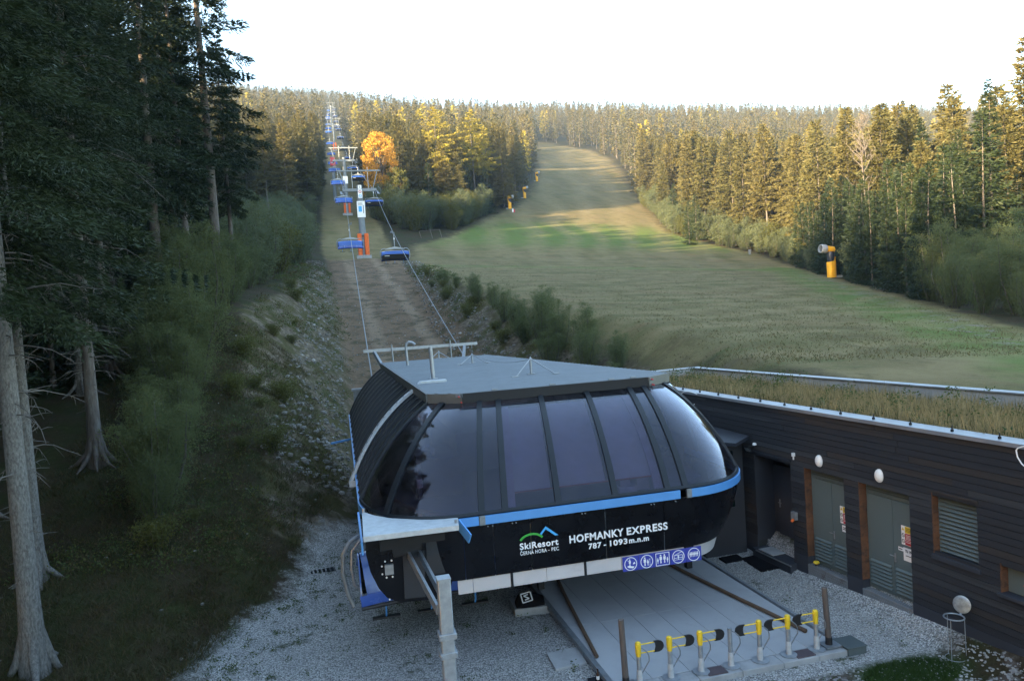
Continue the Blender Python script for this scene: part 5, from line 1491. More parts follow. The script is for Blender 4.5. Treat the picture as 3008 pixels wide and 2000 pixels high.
def btext(name, s, size, mat, x, y, z, parent, weight=0.001, width=None):
    me = text_mesh(name, s, size, mat, weight, width=width); o = bpy.data.objects.new(name, me); COL.objects.link(o); o.parent = parent; o.matrix_local = M4wall(x, y, z); return o
def door(s0, s1, kind):
    z0, z1, y = 0.28, 2.77, 0.17
    d = bpart(MB().box(((s0 + s1) / 2, y + 0.06, (z0 + z1) / 2), (s1 - s0, 0.04, z1 - z0)), 'door', 'door', label='grey-green double steel door with louvred lower panels')
    sm = s0 + (s1 - s0) * 0.54
    mb = MB()
    for a, b, c, e in ((s0, s1, z1 - 0.06, z1), (s0, s1, z0, z0 + 0.06), (s0, s0 + 0.05, z0, z1), (s1 - 0.05, s1, z0, z1), (s0, s1, 2.50, 2.55)): rect(mb, a, b, c, e, y + 0.02); 
    bpart(mb, 'door_frame', 'door', d)
    for a, b in ((s0 + 0.055, sm - 0.006), (sm + 0.006, s1 - 0.055)):
        lf = bpart(MB().box(((a + b) / 2, y + 0.02, (z0 + 2.49) / 2 + 0.03), (b - a, 0.03, 2.49 - z0 - 0.07)), 'door_leaf', 'door', d)
        louvre(a + 0.06, b - 0.06, z0 + 0.12, z0 + 0.72, 7, y - 0.02, d)
        mb = MB(); rect(mb, a + 0.04, b - 0.04, z0 + 0.72, z0 + 0.75, y); rect(mb, a + 0.04, b - 0.04, z0 + 0.09, z0 + 0.12, y); rect(mb, a, b, 1.52, 1.528, y + 0.004); bpart(mb, 'leaf_trim', 'door', d)
    louvre(s0 + 0.06, s1 - 0.06, 2.56, 2.70, 3, y, d)
    mb = MB(); mb.box((sm + 0.05, y - 0.01, 1.20), (0.035, 0.02, 0.2)); mb.cyl((sm + 0.05, y - 0.05, 1.24), (sm - 0.06, y - 0.05, 1.24), 0.012, n=8); mb.cyl((sm + 0.05, y, 1.24), (sm + 0.05, y - 0.05, 1.24), 0.012, n=8); bpart(mb, 'door_handle', 'galv', d)
    # warning board: yellow and red fields beside three symbols
    a = s1 - 0.36 if kind == 0 else s1 - 0.42; zt = 1.98; w = 0.30; h = 0.42
    sg = sign_board(a, a + w, zt - h, zt, y - 0.004, d)
    mb = MB(); rect(mb, a + 0.10, a + w - 0.008, zt - 0.15, zt - 0.008, y - 0.009)
    P = [(a + 0.05, zt - 0.03), (a + 0.012, zt - 0.10), (a + 0.088, zt - 0.10)]
    mb.add([(x, y - 0.0095, z) for x, z in P] + [(x, y - 0.006, z) for x, z in P], [(0, 1, 2), (5, 4, 3), (0, 3, 4, 1), (1, 4, 5, 2), (2, 5, 3, 0)])
    bpart(mb, 'yellow_field', 'yellow', d)
    mb = MB(); rect(mb, a + 0.10, a + w - 0.008, zt - 0.31, zt - 0.16, y - 0.009); rect(mb, a + 0.10, a + w - 0.008, zt - 0.412, zt - 0.32, y - 0.009)
    bpart(mb, 'red_field', 'red', d)
    mb = MB()
    for q in range(2):
        c = (a + 0.05, zt - 0.21 - 0.13 * q)
        A = []
        for k in range(17):
            an = 6.283 * k / 16; A.append([(c[0] + math.cos(an) * 0.030, y - 0.009, c[1] + math.sin(an) * 0.034), (c[0] + math.cos(an) * 0.040, y - 0.009, c[1] + math.sin(an) * 0.045)])
        mb.slab(A, [[(x, yy + 0.003, z) for x, yy, z in r] for r in A]); mb.bar((c[0] - 0.025, y - 0.0085, c[1] + 0.025), (c[0] + 0.025, y - 0.0085, c[1] - 0.025), 0.004, 0.009)
    for q in range(3): rect(mb, a + 0.13, a + w - 0.03, zt - 0.05 - 0.03 * q, zt - 0.04 - 0.03 * q, y - 0.012)
    bpart(mb, 'symbols', 'let_black', d)
    mb = MB()
    for q in range(5): rect(mb, a + 0.13, a + w - 0.03, zt - 0.20 - 0.028 * q - (0.04 if q > 3 else 0), zt - 0.19 - 0.028 * q - (0.04 if q > 3 else 0), y - 0.012)
    bpart(mb, 'sign_lines', 'sign_white', d)
    if kind == 0:
        sg = sign_board(a + 0.05, a + 0.30, 1.36, 1.52, y - 0.004, d, 'notice_sheet'); mb = MB(); rect(mb, a + 0.08, a + 0.18, 1.455, 1.475, y - 0.009); rect(mb, a + 0.08, a + 0.18, 1.415, 1.435, y - 0.009); rect(mb, a + 0.25, a + 0.28, 1.39, 1.43, y - 0.009); bpart(mb, 'notice_print', 'let_black', d)
    else:
        sg = sign_board(a + 0.04, a + 0.33, 1.21, 1.50, y - 0.004, d, 'notice_sheet'); btext('notice_print', 'TU 1947', 0.085, 'let_black', a + 0.09, y - 0.009, 1.40, d, 0.002, 0.22); mb = MB(); rect(mb, a + 0.10, a + 0.24, 1.32, 1.335, y - 0.009); bpart(mb, 'notice_line', 'let_black', d)
        sg = sign_board(a - 0.10, a + 0.035, 1.40, 1.48, y - 0.004, d, 'notice_sheet'); mb = MB(); rect(mb, a - 0.08, a + 0.01, 1.43, 1.45, y - 0.009); bpart(mb, 'notice_line', 'let_black', d)
    # reveal boards on the far side
    z = 0.02 if kind else 0.46
    z = 0.46
    while z < 2.75:
        hh = min(0.143, 2.77 - z); bpart(MB().box((s0 + 0.012, 0.085 + prng.uniform(-.004, .004), z + hh / 2), (0.024, 0.20, hh - 0.006)), 'reveal_board', 'reveal'); z += 0.143
    bpart(MB().box((s1 + 0.002, 0.085, 1.6), (0.02, 0.17, 2.34)), 'reveal_trim', 'plank')
    bpart(MB().box((s0 + 0.012, 0.085, 0.14), (0.024, 0.20, 0.62)), 'reveal_trim', 'plinth')
    # checker plate step
    st = bpart(MB().box(((s0 + s1) / 2 + 0.0, 0.075, 0.06), (s1 - s0 - 0.01, 0.21, 0.42), ), 'door_step', 'checker', bevel=0.01)
    mb = MB(); k = 0
    for z in np.arange(-0.08, 0.25, 0.055):
        for s in np.arange(s0 + 0.03 + (k % 2) * 0.03, s1, 0.06): mb.box((s, -0.032, z), (0.030, 0.006, 0.012), M=Matrix.Rotation(0.7 if (k + int(s * 20)) % 2 else -0.7, 3, 'Y'))
        k += 1
    for yy in np.arange(0.0, 0.14, 0.055):
        for s in np.arange(s0 + 0.03 + (k % 2) * 0.03, s1, 0.06): mb.box((s, yy, 0.272), (0.030, 0.012, 0.006), rz=0.7 if k % 2 else -0.7)
        k += 1
    o = bpart(mb, 'plate_tread', 'galv', st); o['kind'] = 'stuff'
    return d
door(0.08, 1.46, 0); door(1.93, 3.37, 1)
# oval bulkhead lamps
for s, z in ((0.68, 3.02), (2.59, 3.02)):
    mb = MB(); prof = [(0.115 * math.sqrt(max(0.0, 1 - q * q)) + 0.002, q * 0.085) for q in np.linspace(0, 1, 8)]
    mb.lathe([(0.118, -0.01)] + prof, (0, 0, 0), 20, axis=(0, -1, 0))
    o = bpart(mb, 'wall_lamp', 'white', label='white oval bulkhead lamp over a door'); o.location = (s, -0.03, z); o.scale = (0.95, 1, 1.3)
# louvred window and its sill
bpart(MB().box((4.465, 0.20, 2.31), (1.03, 0.03, 1.26)), 'louvre_frame', 'door'); fr = bpy.data.objects.new('louvre_window', None); COL.objects.link(fr); fr.parent = BD
louvre(4.0, 4.97, 1.72, 2.92, 14, 0.12, fr)
mb = MB(); rect(mb, 3.97, 4.02, 1.69, 2.93, 0.13); bpart(mb, 'louvre_jamb', 'door', fr)
z = 1.69
while z < 2.92:
    bpart(MB().box((3.963, 0.06, z + 0.07), (0.024, 0.17, 0.135)), 'reveal_board', 'reveal'); z += 0.141
mb = MB(); mb.add([(3.92, -0.05, 1.66), (5.03, -0.05, 1.66), (5.03, 0.15, 1.70), (3.92, 0.15, 1.70), (3.92, -0.05, 1.57), (5.03, -0.05, 1.57), (5.03, 0.15, 1.57), (3.92, 0.15, 1.57)], [(0, 1, 2, 3), (7, 6, 5, 4), (0, 4, 5, 1), (1, 5, 6, 2), (2, 6, 7, 3), (3, 7, 4, 0)]); bpart(mb, 'window_sill', 'plinth')
bpart(MB().box((4.465, -0.03, 2.975), (1.12, 0.02, 0.05)), 'window_head', 'plank_c')
# small cupboard window with a warning triangle
cb = bpart(MB().box((5.86, 0.16, 1.62), (0.86, 0.03, 0.5)), 'meter_cupboard', 'door')
mb = MB(); P = [(5.83, 1.70), (5.75, 1.56), (5.91, 1.56)]; mb.add([(x, 0.139, z) for x, z in P] + [(x, 0.143, z) for x, z in P], [(0, 1, 2), (5, 4, 3), (0, 3, 4, 1), (1, 4, 5, 2), (2, 5, 3, 0)]); bpart(mb, 'warning_triangle', 'orange', cb)
z = 1.37
while z < 1.86:
    bpart(MB().box((5.443, 0.06, z + 0.07), (0.024, 0.17, 0.135)), 'reveal_board', 'reveal'); z += 0.141
bpart(MB().box((5.865, 0.03, 1.33), (0.95, 0.22, 0.06)), 'window_sill', 'plinth')
# small fittings on the wall
mb = MB(); mb.box((-0.24, -0.06, 3.03), (0.06, 0.07, 0.09)); mb.cyl((-0.24, -0.06, 2.98), (-0.24, -0.06, 2.90), 0.02); bpart(mb, 'wall_sensor', 'white')
mb = MB(); mb.box((-0.30, -0.07, 1.42), (0.16, 0.09, 0.20)); o = bpart(mb, 'socket_box', 'galv'); mb = MB(); mb.cyl((-0.30, -0.10, 1.33), (-0.30, -0.17, 1.28), 0.035); bpart(mb, 'plug_cap', 'orange', o)
mb = MB(); mb.box((-1.95, -0.22, 2.93), (0.22, 0.05, 0.17), M=Matrix.Rotation(0.6, 3, 'X')); mb.bar((-1.95, -0.03, 2.97), (-1.95, -0.2, 2.97), 0.04, 0.04); fl = bpart(mb, 'floodlight', 'dark_metal')
mb = MB(); mb.box((-1.95, -0.25, 2.912), (0.18, 0.01, 0.13), M=Matrix.Rotation(0.6, 3, 'X')); bpart(mb, 'lamp_glass', 'galv', fl); mb = MB(); mb.lathe([(0.02, 0), (0.055, 0.01), (0.06, 0.04), (0.04, 0.07)], (-1.78, -0.12, 3.04), 12); bpart(mb, 'sensor_dome', 'white', fl)
# entrance recess with its door, landing and the dark porch volume
bpart(MB().box((-1.21, 0.62, 1.55), (1.56, 0.06, 2.55)), 'recess_back', 'entry'); bpart(MB().box((-2.0, 0.32, 1.55), (0.06, 0.66, 2.5)), 'recess_side', 'entry'); bpart(MB().box((-0.42, 0.32, 1.55), (0.05, 0.66, 2.5)), 'recess_side', 'entry'); bpart(MB().box((-1.21, 0.3, 2.83), (1.6, 0.7, 0.05)), 'recess_soffit', 'entry')
ed = bpart(MB().box((-1.30, 0.575, 1.38), (0.9, 0.03, 2.1)), 'entrance_door', 'plinth'); mb = MB(); mb.box((-1.68, 0.55, 1.35), (0.035, 0.02, 0.22)); mb.cyl((-1.68, 0.50, 1.38), (-1.56, 0.50, 1.38), 0.012, n=8); bpart(mb, 'door_handle', 'galv', ed)
mb = MB(); mb.box((-1.15, 0.18, -0.02), (1.6, 0.80, 0.32)); ld = bpart(mb, 'landing', 'plinth')
mb = MB(); mb.box((-1.42, 0.12, 0.152), (0.62, 0.62, 0.02)); bpart(mb, 'door_mat', 'concrete', ld)
mb = MB()
for s in np.arange(-1.78, -0.32, 0.05): mb.box((s, -0.235, 0.11), (0.03, 0.03, 0.03))
bpart(mb, 'landing_grating', 'galv_dark', ld)['kind'] = 'stuff'
# porch (world coordinates turned into the building frame)
def wl(x, y, z): a, b = wtoloc((x, y)); return (a, b, z)
px = [(10.0, 19.0), (11.28, 19.0), (11.28, 22.6), (10.0, 22.6)]
mb = MB(); mb.prism([wl(*p, 0)[:2] for p in px], -0.2, 3.2); po = bpart(mb, 'porch', 'entry')
mb = MB(); mb.prism([wl(*p, 0)[:2] for p in [(9.95, 18.6), (10.4, 17.82), (11.30, 18.60), (11.22, 22.7), (9.95, 22.7)]], 3.2, 3.29); bpart(mb, 'porch_roof', 'entry', po)
def yrect(x0, x1, z0, z1, y, t=0.02):
    P = [wl(x, yy, z) for yy in (y, y - t) for z in (z0, z1) for x in (x0, x1)]
    return MB().add(P, [(0, 1, 3, 2), (4, 6, 7, 5), (0, 4, 5, 1), (2, 3, 7, 6), (0, 2, 6, 4), (1, 5, 7, 3)])
pw = bpart(yrect(10.1, 10.95, 1.25, 2.85, 18.995), 'porch_window', 'dim_glass', po)
for x0, x1, z0, z1 in ((10.05, 11.05, 1.14, 1.25), (10.05, 11.05, 2.85, 2.92), (10.95, 11.03, 1.25, 2.85), (10.55, 10.60, 1.6, 2.85), (10.1, 10.95, 1.55, 1.60)): bpart(yrect(x0, x1, z0, z1, 18.985, 0.04), 'window_frame', 'entry', po)
for x in (10.68, 10.80):
    mb = MB(); c = wl(x, 18.966, 1.36); c2 = wl(x, 18.955, 1.36); mb.cyl(c, c2, 0.05, n=16); bpart(mb, 'round_sticker', 'sign_white', po)

# ------------------------------------------------------------------ loading platform, gates and yard furniture
M['slab_mat'] = mk('ribbed rubber concrete platform', (0.35, 0.36, 0.375), 0.8, 0, 0.9, 0.14, 0.12, 90, dirt=(0.9, 0.50, (0.29, 0.30, 0.31), 0.6))
M['kerb_wood'] = mk('rusty brown guide rail', (0.10, 0.062, 0.038), 0.8, 0, 3, 0.3, 0.2, 30)
M['brown_mat'] = mk('brown rubber pad', (0.075, 0.055, 0.062), 0.8, 0, 5, 0.2)
M['post_wood'] = mk('grey weathered post', (0.10, 0.080, 0.070), 0.9, 0, 4, 0.3, 0.4, 40, stretch=(4, 4, 0.6))
M['white_sleeve'] = mk('whitewashed sleeve', (0.42, 0.43, 0.44), 0.7, 0, 8, 0.15, dirt=(7, 0.55, (0.2, 0.2, 0.2), 0.5))
PT = bpy.data.objects.new('loading_platform', None); COL.objects.link(PT); PT.location = (7.3, 15.6, 0); PT['kind'] = 'structure'
xs = [4.88, 5.62, 6.42, 7.02, 7.62, 8.32, 9.05, 9.68]
for a, b in zip(xs[:-1], xs[1:]):
    y = 13.12
    for y1 in (15.9, 18.9, 22.0):
        MB().box(((a + b) / 2, (y + y1) / 2, -0.10), (b - a - 0.010, y1 - y - 0.010, 0.20)).build('platform_panel', M['slab_mat'], PT, bevel=0.004); y = y1
MB().box((7.28, 17.5, -0.14), (4.84, 9.0, 0.2)).build('platform_base', M['concrete'], PT)
x = 4.78
for x1 in (5.75, 6.45, 7.35, 8.25, 9.05, 9.92):
    MB().box(((x + x1) / 2, 12.93, -0.13), (x1 - x - 0.008, 0.36, 0.25)).build('kerb_block', M['concrete'], PT, bevel=0.012); x = x1
for a, b in ((4.8, 5.2), (6.66, 7.06), (8.6, 9.0)):
    MB().box(((a + b) / 2, 12.93, 0.006), (b - a, 0.28, 0.02)).build('rubber_pad', M['brown_mat'], PT)
MB().box((4.78, 16.0, 0.02), (0.10, 5.9, 0.10)).build('platform_edge', M['galv_dark'], PT); MB().box((9.74, 16.3, 0.01), (0.07, 6.3, 0.07)).build('platform_edge', M['galv'], PT)
for P, l in (([(5.5, 18.7, 0.05), (5.34, 17.6, 0.05), (5.1, 15.7, 0.05), (4.92, 14.25, 0.05)], 'brown guide rail on the platform, nearer the gravel yard'), ([(8.64, 18.6, 0.05), (8.78, 17.6, 0.05), (9.08, 15.7, 0.05), (9.24, 14.85, 0.05), (9.42, 13.7, 0.05)], 'brown guide rail on the platform, nearer the timber building')):
    MB().tube(P, 0.045, 8).build('guide_rail', M['kerb_wood'], None, l, 'guide rail', 'guide rails on the platform')

def gate_parts(t, side):
    p = lambda mb, n, m: mb.build(n, M[m], t, world=False)
    p(MB().lathe([(0.17, 0.0), (0.17, 0.015), (0.05, 0.025)], (0, 0, 0), 20), 'foot_plate', 'galv')
    p(MB().lathe([(0.062, 0.02), (0.060, 0.05), (0.052, 0.26), (0.052, 0.28)], (0, 0, 0), 14), 'sleeve', 'white_sleeve')
    p(MB().cyl((0, 0, 0.26), (0, 0, 0.76 if side == 0 else 0.58), 0.045, n=14), 'post', 'galv')
    pts = [(0.03, -0.02, 0.70), (0.10, -0.03, 0.665), (0.165, -0.04, 0.60), (0.195, -0.04, 0.52), (0.195, -0.04, 0.43), (0.05, -0.01, 0.20)]
    p(MB().tube(pts, 0.011, 7), 'brace', 'galv_dark')
    if side:
        p(MB().lathe([(0.040, 0.50), (0.045, 0.53), (0.056, 0.62), (0.058, 0.76), (0.050, 0.80), (0.02, 0.815)], (0, 0, 0), 14), 'head', 'yellow')
        for z in (0.75, 0.585):
            p(MB().cyl((side * 0.04, 0, z), (side * 0.33, 0, z), 0.0125, n=8), 'arm', 'yellow')
        O = [(0.31, 0.775), (0.42, 0.775), (0.475, 0.757), (0.51, 0.72), (0.522, 0.667), (0.51, 0.615), (0.475, 0.578), (0.42, 0.56), (0.31, 0.56), (0.345, 0.60), (0.36, 0.667), (0.345, 0.735)]
        mb = MB(); n = len(O); mb.add([(side * x, -0.016, z) for x, z in O] + [(side * x, 0.016, z) for x, z in O], [tuple(range(n)), tuple(range(n, 2 * n))[::-1]] + [((i + 1) % n, i, n + i, n + (i + 1) % n) for i in range(n)])
        p(mb, 'paddle', 'black')
GL = ['yellow-headed start gate nearest the left wooden post', 'second yellow-headed start gate from the left wooden post', 'third yellow-headed start gate, left of the plain steel post', 'plain steel gate post without arms in the middle of the row',
      'yellow-headed start gate just right of the plain steel post', 'yellow-headed start gate second from the right wooden post', 'yellow-headed start gate next to the right wooden post']
gp = {}
for k in range(7):
    side = 1 if k < 3 else (0 if k == 3 else -1)
    x = 5.32 + 0.642 * k
    if side not in gp:
        t = thing('start_gate', GL[k], 'start gate', (x, 13.0, 0), 0, 'start gates in front of the station'); gate_parts(t, side); gp[side] = t
    else:
        t = copy_tree(gp[side]); t.location = (x, 13.0, 0); t['label'] = GL[k]
for x, y, h, l, tl in ((5.03, 12.98, 1.30, 'round wooden post at the left end of the gate row', 0.03), (9.47, 13.02, 1.22, 'round wooden post at the right end of the gate row', 0.05)):
    t = thing('wooden_post', l, 'post', (x, y, 0), 0, 'wooden posts at the ends of the gate row')
    MB().cyl((0, 0, 0.1), (-tl, 0, h), 0.062, 0.055, 12).build('post', M['post_wood'], t, world=False)
    MB().cyl((0, 0, 0.0), (0, 0, 0.2), 0.07, 0.066, 12).build('socket', M['black'], t, world=False)
    mb = MB(); mb.box((0.03, 0.0, 0.035), (0.36, 0.30, 0.03)); mb.box((0.19, 0, 0.0), (0.03, 0.30, 0.06)); mb.build('base_frame', M['galv_dark'], t, world=False)
M['box_green'] = mk('grey-green steel box', (0.085, 0.105, 0.11), 0.55, 0.2, 2, 0.2, dirt=(4, 0.55, (0.05, 0.07, 0.05), 0.5))
t = thing('cable_box', 'low grey-green steel box beside the right wooden post', 'cable box', (9.9, 12.94, -0.12))
MB().box((9.9, 12.94, -0.045), (0.42, 0.45, 0.17)).build('box_body', M['box_green'], t, bevel=0.006); MB().prism([(9.66, 12.69), (10.12, 12.69), (10.12, 13.19), (9.66, 13.19)], 0.036, 0.056).build('box_lid', M['box_green'], t, bevel=0.006)
# galvanised post in front
t = thing('steel_post', 'square galvanised steel post holding the boom, in front of the station', 'post', (1.6, 12.05, -0.12))
MB().box((1.6, 12.05, 1.40), (0.215, 0.215, 3.04)).build('post', M['galv'], t, bevel=0.02); MB().box((1.6, 12.05, 2.915), (0.225, 0.225, 0.02)).build('cap_plate', M['galv'], t)
for z in (1.97, 1.66):
    c = MB().box((1.6, 12.05, z), (0.29, 0.26, 0.10)).build('clamp', M['galv'], t, bevel=0.008)
    mb = MB(); mb.cyl((1.48, 11.92, z), (1.48, 11.89, z), 0.018, n=6); mb.cyl((1.72, 11.92, z + 0.02), (1.72, 11.89, z + 0.02), 0.018, n=6); mb.build('bolts', M['galv'], c)
MB().box((1.6, 12.05, -0.06), (0.4, 0.4, 0.1)).build('base_plate', M['galv_dark'], t)
# rubber mats, manhole slab, dark slab, bottle, drain
for P, l in (([(10.25, 18.40), (10.84, 18.42), (10.86, 18.86), (10.26, 18.80)], 'smaller black rubber mat on the white gravel by the porch'), ([(10.76, 17.42), (11.02, 17.46), (11.02, 17.36), (11.0, 18.62), (10.78, 18.52)], '')):
    if not l: P = [(10.74, 17.44), (11.62, 17.50), (11.60, 18.63), (10.80, 18.52)]; l = 'larger black rubber mat on the white gravel by the landing'
    MB().prism(P, -0.12, -0.075).build('rubber_mat', M['rubber'], None, l, 'mat', 'black mats on the gravel', fix=True)
MB().prism([(4.04, 14.27), (4.72, 14.30), (4.79, 15.05), (4.07, 15.03)], -0.14, -0.06).build('manhole_slab', M['concrete'], None, 'square grey concrete slab lying in the gravel beside the platform', 'slab', bevel=0.01)
MB().prism([(4.45, 13.1), (4.76, 13.1), (4.76, 13.66), (4.50, 13.67)], -0.14, -0.05).build('dark_slab', M['dark_metal'], None, 'dark flat slab at the left corner of the platform', 'slab')
M['bottle'] = mk('brown glass bottle', (0.05, 0.022, 0.01), 0.2)
t = thing('glass_bottle', 'small brown glass bottle with a pale label on the dark slab', 'bottle', (4.66, 13.5, -0.05))
MB().lathe([(0.028, 0), (0.033, 0.01), (0.033, 0.12), (0.014, 0.17), (0.014, 0.22), (0.017, 0.225)], (0, 0, 0), 14).build('bottle_glass', M['bottle'], t, world=False)
MB().lathe([(0.0335, 0.03), (0.0345, 0.03), (0.0345, 0.10), (0.0335, 0.10)], (0, 0, 0), 14).build('bottle_label', M['sign_white'], t, world=False)
t = thing('drain_grate', 'dark drain grate in the gravel left of the station', 'drain', (-0.62, 22.6, -0.12), 0.12)
for k in range(7): MB().box((-0.36 + 0.12 * k, 0, 0.02), (0.07, 0.30, 0.03)).build('grate_bar', M['rubber'], t, world=False)
MB().box((0, 0, 0.0), (0.9, 0.36, 0.03)).build('grate_frame', M['dark_metal'], t, world=False)
# bin-bag stand
M['lid_metal'] = mk('scratched galvanised lid', (0.34, 0.38, 0.40), 0.42, 0.6, 14, 0.3, dirt=(10, 0.6, (0.55, 0.57, 0.6), 0.7))
t = thing('bin_stand', 'empty round bin-bag stand with its lid flipped up by the timber wall', 'bin stand', (11.42, 11.85, -0.12))
MB().tube([(0.178 * math.cos(a), 0.178 * math.sin(a), 0.86) for a in np.linspace(0, 6.2832, 29)], 0.014, 8, caps=False).build('ring', M['galv'], t, world=False)
for a in (3.6, 5.6, 1.5):
    MB().tube([(0.175 * math.cos(a), 0.175 * math.sin(a), 0.86), (0.185 * math.cos(a), 0.185 * math.sin(a), 0.0)], 0.007, 6).build('leg', M['galv'], t, world=False)
mb = MB(); mb.lathe([(0.160, -0.006), (0.168, 0.0), (0.160, 0.006), (0.10, 0.010), (0.01, 0.011)], (0.225, 0.03, 1.06), 28, axis=(-0.90, -0.36, 0.22)); mb.build('lid', M['lid_metal'], t, world=False)
MB().bar((0.17, 0.02, 0.87), (0.225, 0.03, 0.93), 0.04, 0.015).build('hinge', M['galv'], t, world=False)
MB().tube([(0.18 * math.cos(a), 0.18 * math.sin(a), 0.06) for a in np.linspace(0, 6.2832, 17)], 0.006, 5, caps=False).build('lower_ring', M['galv'], t, world=False)
t = thing('yellow_valve_cap', 'small yellow cap on the left door step', 'cap', (11.66, 16.38, 0.27)); mb = MB(); mb.lathe([(0.04, 0), (0.045, 0.05), (0.03, 0.06)], (0, 0, 0), 12); mb.build('cap_body', M['black'], t, world=False); mb = MB(); mb.lathe([(0.075, 0.06), (0.08, 0.08), (0.06, 0.11), (0.02, 0.12)], (0, 0, 0), 14); mb.build('cap_top', M['yellow'], t, world=False)
# black padded cover with a white square mark, on the pedestal under the station
t = thing('padded_cover', 'black padded cover with a white square letter mark under the station front', 'cover', (4.35, 17.45, -0.1))
MB().prism([(3.95, 17.2), (4.78, 17.1), (4.85, 17.8), (4.0, 17.95)], -0.12, 0.06).build('pedestal', M['concrete'], t)
mb = MB(); mb.slab([[(4.0, 17.25, 0.06), (4.15, 17.2, 0.16), (4.4, 17.18, 0.20), (4.7, 17.2, 0.10)], [(4.02, 17.4, 0.12), (4.15, 17.42, 0.30), (4.4, 17.42, 0.34), (4.74, 17.42, 0.18)], [(4.05, 17.6, 0.10), (4.15, 17.65, 0.24), (4.4, 17.65, 0.28), (4.76, 17.65, 0.14)]], [[(4.0, 17.25, 0.055), (4.15, 17.2, 0.055), (4.4, 17.18, 0.055), (4.7, 17.2, 0.055)], [(4.02, 17.4, 0.055), (4.15, 17.42, 0.055), (4.4, 17.42, 0.055), (4.74, 17.42, 0.055)], [(4.05, 17.6, 0.055), (4.15, 17.65, 0.055), (4.4, 17.65, 0.055), (4.76, 17.65, 0.055)]], True)
cv = mb.build('cover_body', M['rubber'], t)
def cov(u, v): return (4.16 + u * 0.24 + v * 0.0, 17.205 + v * 0.2 + 0.0, 0.175 + u * 0.035 + v * 0.135 + 0.012)
mb = MB()
for (a, b), (c, d) in (((0, 0), (1, 0)), ((1, 0), (1, 1)), ((1, 1), (0, 1)), ((0, 1), (0, 0)), ((0.25, 0.72), (0.7, 0.78)), ((0.25, 0.72), (0.72, 0.30)), ((0.28, 0.24), (0.72, 0.30))): mb.bar(cov(a, b), cov(c, d), 0.028, 0.008, up=(0, -0.55, 0.83))
mb.build('square_mark', M['let_white'], cv)
o = text_on('digit_mark', '2', 0.12, 'let_white', Matrix.Translation((4.33, 17.19, 0.085)) @ Matrix.Rotation(1.0, 4, 'X'), cv, 0.004)

